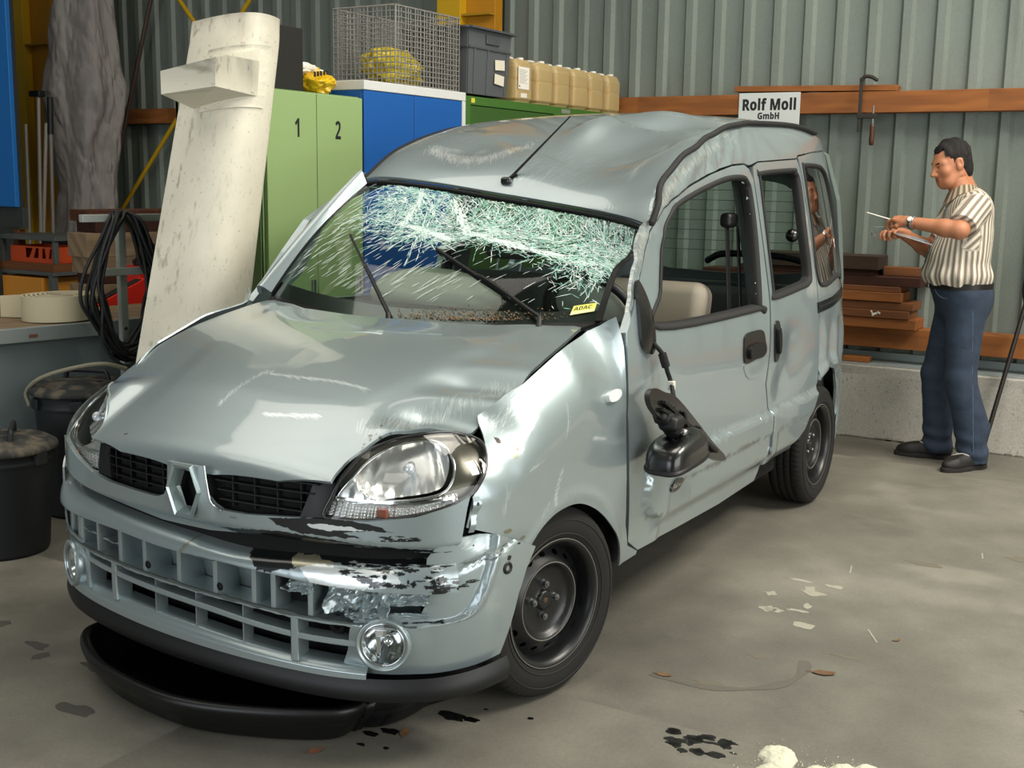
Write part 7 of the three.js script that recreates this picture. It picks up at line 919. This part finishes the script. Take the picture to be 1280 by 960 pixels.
  const gj = nets(jeansF, [-0.24, 0.02, -0.25], [0.28, 1.03, 0.24], 0.010); { const p = gj.attributes.position, uv = gj.attributes.uv; for (let i = 0; i < p.count; i++) uv.setXY(i, (p.getX(i) + p.getZ(i)) * 3, p.getY(i) * 3); }
  const jeans = part('jeans', gj, std(0xffffff, 0.9, 0, { map: denim }), man, 'blue jeans');
  const on = (F, x, y, sg, ax) => { let t = 0.4; for (let k = 0; k < 200; k++) { const q = ax === 'x' ? [t * sg, y, x] : [x, y, t * sg]; if (F(...q) < 0) break; t -= 0.002; } return ax === 'x' ? V(t * sg, y, x) : V(x, y, t * sg); };
  part('side_seam', [tube([0.97, 0.85, 0.7, 0.55, 0.4, 0.25, 0.1].map((y) => on(jeansF, lerp(-0.02, -0.09, (0.97 - y) / 0.9), y, 1, 'x')), 0.0022, { nr: 5, ns: 60 })], std(0x4a617a, 0.9), jeans);
  part('pocket', tube([[0.06, 0.985], [0.075, 0.955], [0.105, 0.935], [0.14, 0.930]].map(([x, y]) => on(jeansF, x, y, 1, 'z')), 0.002, { nr: 5, ns: 24 }), std(0x7f93a6, 0.9), jeans);
  const belt = []; for (let i = 0; i < 48; i++) { const a = i / 48 * 2 * PI; let r = 0.3; while (Math.min(jeansF(Math.sin(a) * r, 0.992, Math.cos(a) * r - 0.01), torso(Math.sin(a) * r, 0.995, Math.cos(a) * r - 0.01, 0.0)) > 0 && r > 0.05) r -= 0.002; belt.push([Math.sin(a) * (r + 0.004), Math.cos(a) * (r + 0.004) - 0.01]); }
  part('belt', loft((u, v) => { const k = u * 48, i = Math.floor(k) % 48, j = (i + 1) % 48, t = k - Math.floor(k); return V(lerp(belt[i][0], belt[j][0], t), lerp(0.978, 1.016, v), lerp(belt[i][1], belt[j][1], t)); }, 96, 2, { th: 0.006, flip: false }), std(0x15110e, 0.45), man, 'black leather belt');
  part('buckle', rbox(0.055, 0.042, 0.01, 0.004, 0, 0.997, belt[0][1] + 0.004), M.steel, man);
  // shoes
  const shoe = (name, a, yaw) => { const F = (x, y, z) => { let d = smin(cap(x, y, z, [0, 0.048, -0.035], [0, 0.042, 0.14], 0.047, 0.042), cap(x, y, z, [0, 0.10, -0.025], [0, 0.06, 0.06], 0.046, 0.035), 0.05); d = smin(d, ell(x, y, z, [0, 0.035, 0.15], [0.048, 0.038, 0.075]), 0.03); return Math.max(d, 0.018 - y, y - 0.115 + 0.25 * Math.max(0, z)); };
    const s = new THREE.Group(); s.name = nm('shoe'); s.position.set(a[0], 0, a[2] + 0.01); s.rotation.y = yaw; man.add(s); part('upper', nets(F, [-0.07, 0.0, -0.10], [0.07, 0.13, 0.24], 0.006), std(0x1a1817, 0.6), s);
    part('sole', nets((x, y, z) => Math.max(smin(ell(x, y * 0 + 0.0, z, [0, 0, -0.03], [0.050, 1, 0.062]), ell(x, 0, z, [0, 0, 0.11], [0.054, 1, 0.125]), 0.04), y - 0.026, -y + 0.001), [-0.07, -0.01, -0.11], [0.07, 0.04, 0.25], 0.006), std(0x24211f, 0.8), s);
    const st = []; for (const q of [[0.03, 0.10], [0.065, 0.135]]) { const on2 = (x, z) => { let y = 0.14; while (F(x, y, z) > 0 && y > 0.02) y -= 0.002; return V(x, y + 0.001, z); }; st.push(tube([on2(0.044, q[0]), on2(0.025, lerp(q[0], q[1], 0.4)), on2(0, lerp(q[0], q[1], 0.5)), on2(-0.03, q[1])], 0.0035, { nr: 5 })); } part('stripe', st, std(0xb9b5aa, 0.7), s, 'pale stripes on the shoe'); };
  shoe('shoe', La, 0.62); shoe('shoe', Ra, -0.22);
  // wristwatch
  const wm = frame(Lw.map((v, i) => v - [-0.12, 0.03, 0.11][i] * 0.12), [-0.12, 0.03, 0.11], [0.62, 0.55, 0.5]);
  const wt = part('wristwatch', new THREE.TorusGeometry(0.0325, 0.0065, 8, 40).scale(1, 1, 1.9).applyMatrix4(wm), M.steel, man, 'steel wristwatch on his left wrist');
  part('watch_case', lathe([[0.001, 0.004], [0.016, 0.004], [0.019, 0.002], [0.0195, -0.004], [0.001, -0.004]], 28).translate(0, 0.037, 0).applyMatrix4(wm), M.chrome, wt); part('watch_face', lathe([[0.0005, 0.0], [0.0145, 0.0]], 24).translate(0, 0.0415, 0).applyMatrix4(wm), std(0xe6e6e0, 0.3), wt);
  // what he holds
  man.updateMatrixWorld(true); const W = (x, y, z) => V(x, y, z).applyMatrix4(man.matrixWorld);
  const g1 = W(0.075, 1.305, 0.42);
  { const k = thing('key_ring', 'small bunch of keys hanging from the man\'s fingers', 'keys', [g1.x, g1.y, g1.z]); part('ring', new THREE.TorusGeometry(0.016, 0.0016, 6, 28).translate(-0.065, -0.016, 0.02), M.steel, k); part('chain', tube([[0.0, 0.004, 0.0], [-0.035, 0.0, 0.012], [-0.065, -0.002, 0.02]], 0.0025), M.steel, k); for (const [dx, a] of [[-0.072, 0.3], [-0.062, -0.1]]) { const g = extrude([[-0.004, -0.045], [0.004, -0.045], [0.004, -0.014], [0.010, -0.008], [0.010, 0.004], [-0.010, 0.004], [-0.010, -0.008], [-0.004, -0.014]], 0.002); g.rotateY(0.4); g.rotateZ(a); g.translate(dx, -0.036, 0.02); part('key', g, M.chrome, k); } }
  solo('pen', [rod(W(0.06, 1.345, 0.40), W(0.045, 1.382, 0.53), 0.0045, 0.003)], std(0xe6e2d6, 0.4), 'thin white pen held between the man\'s fingers', 'pen');
  solo('document_sleeve', loft((u, v) => { const p = V(lerp(-0.13, 0.10, u), lerp(1.222, 1.278, v) + 0.008 * Math.sin(u * 5), lerp(0.185, 0.385, v)); return W(p.x, p.y, p.z); }, 12, 8, { th: 0.004, flip: false }), phys(0x9aa3a6, 0.2, 0, { clearcoat: 0.8 }), 'grey plastic document sleeve under the man\'s forearms', 'folder');
}
renderer.render(scene, camera);
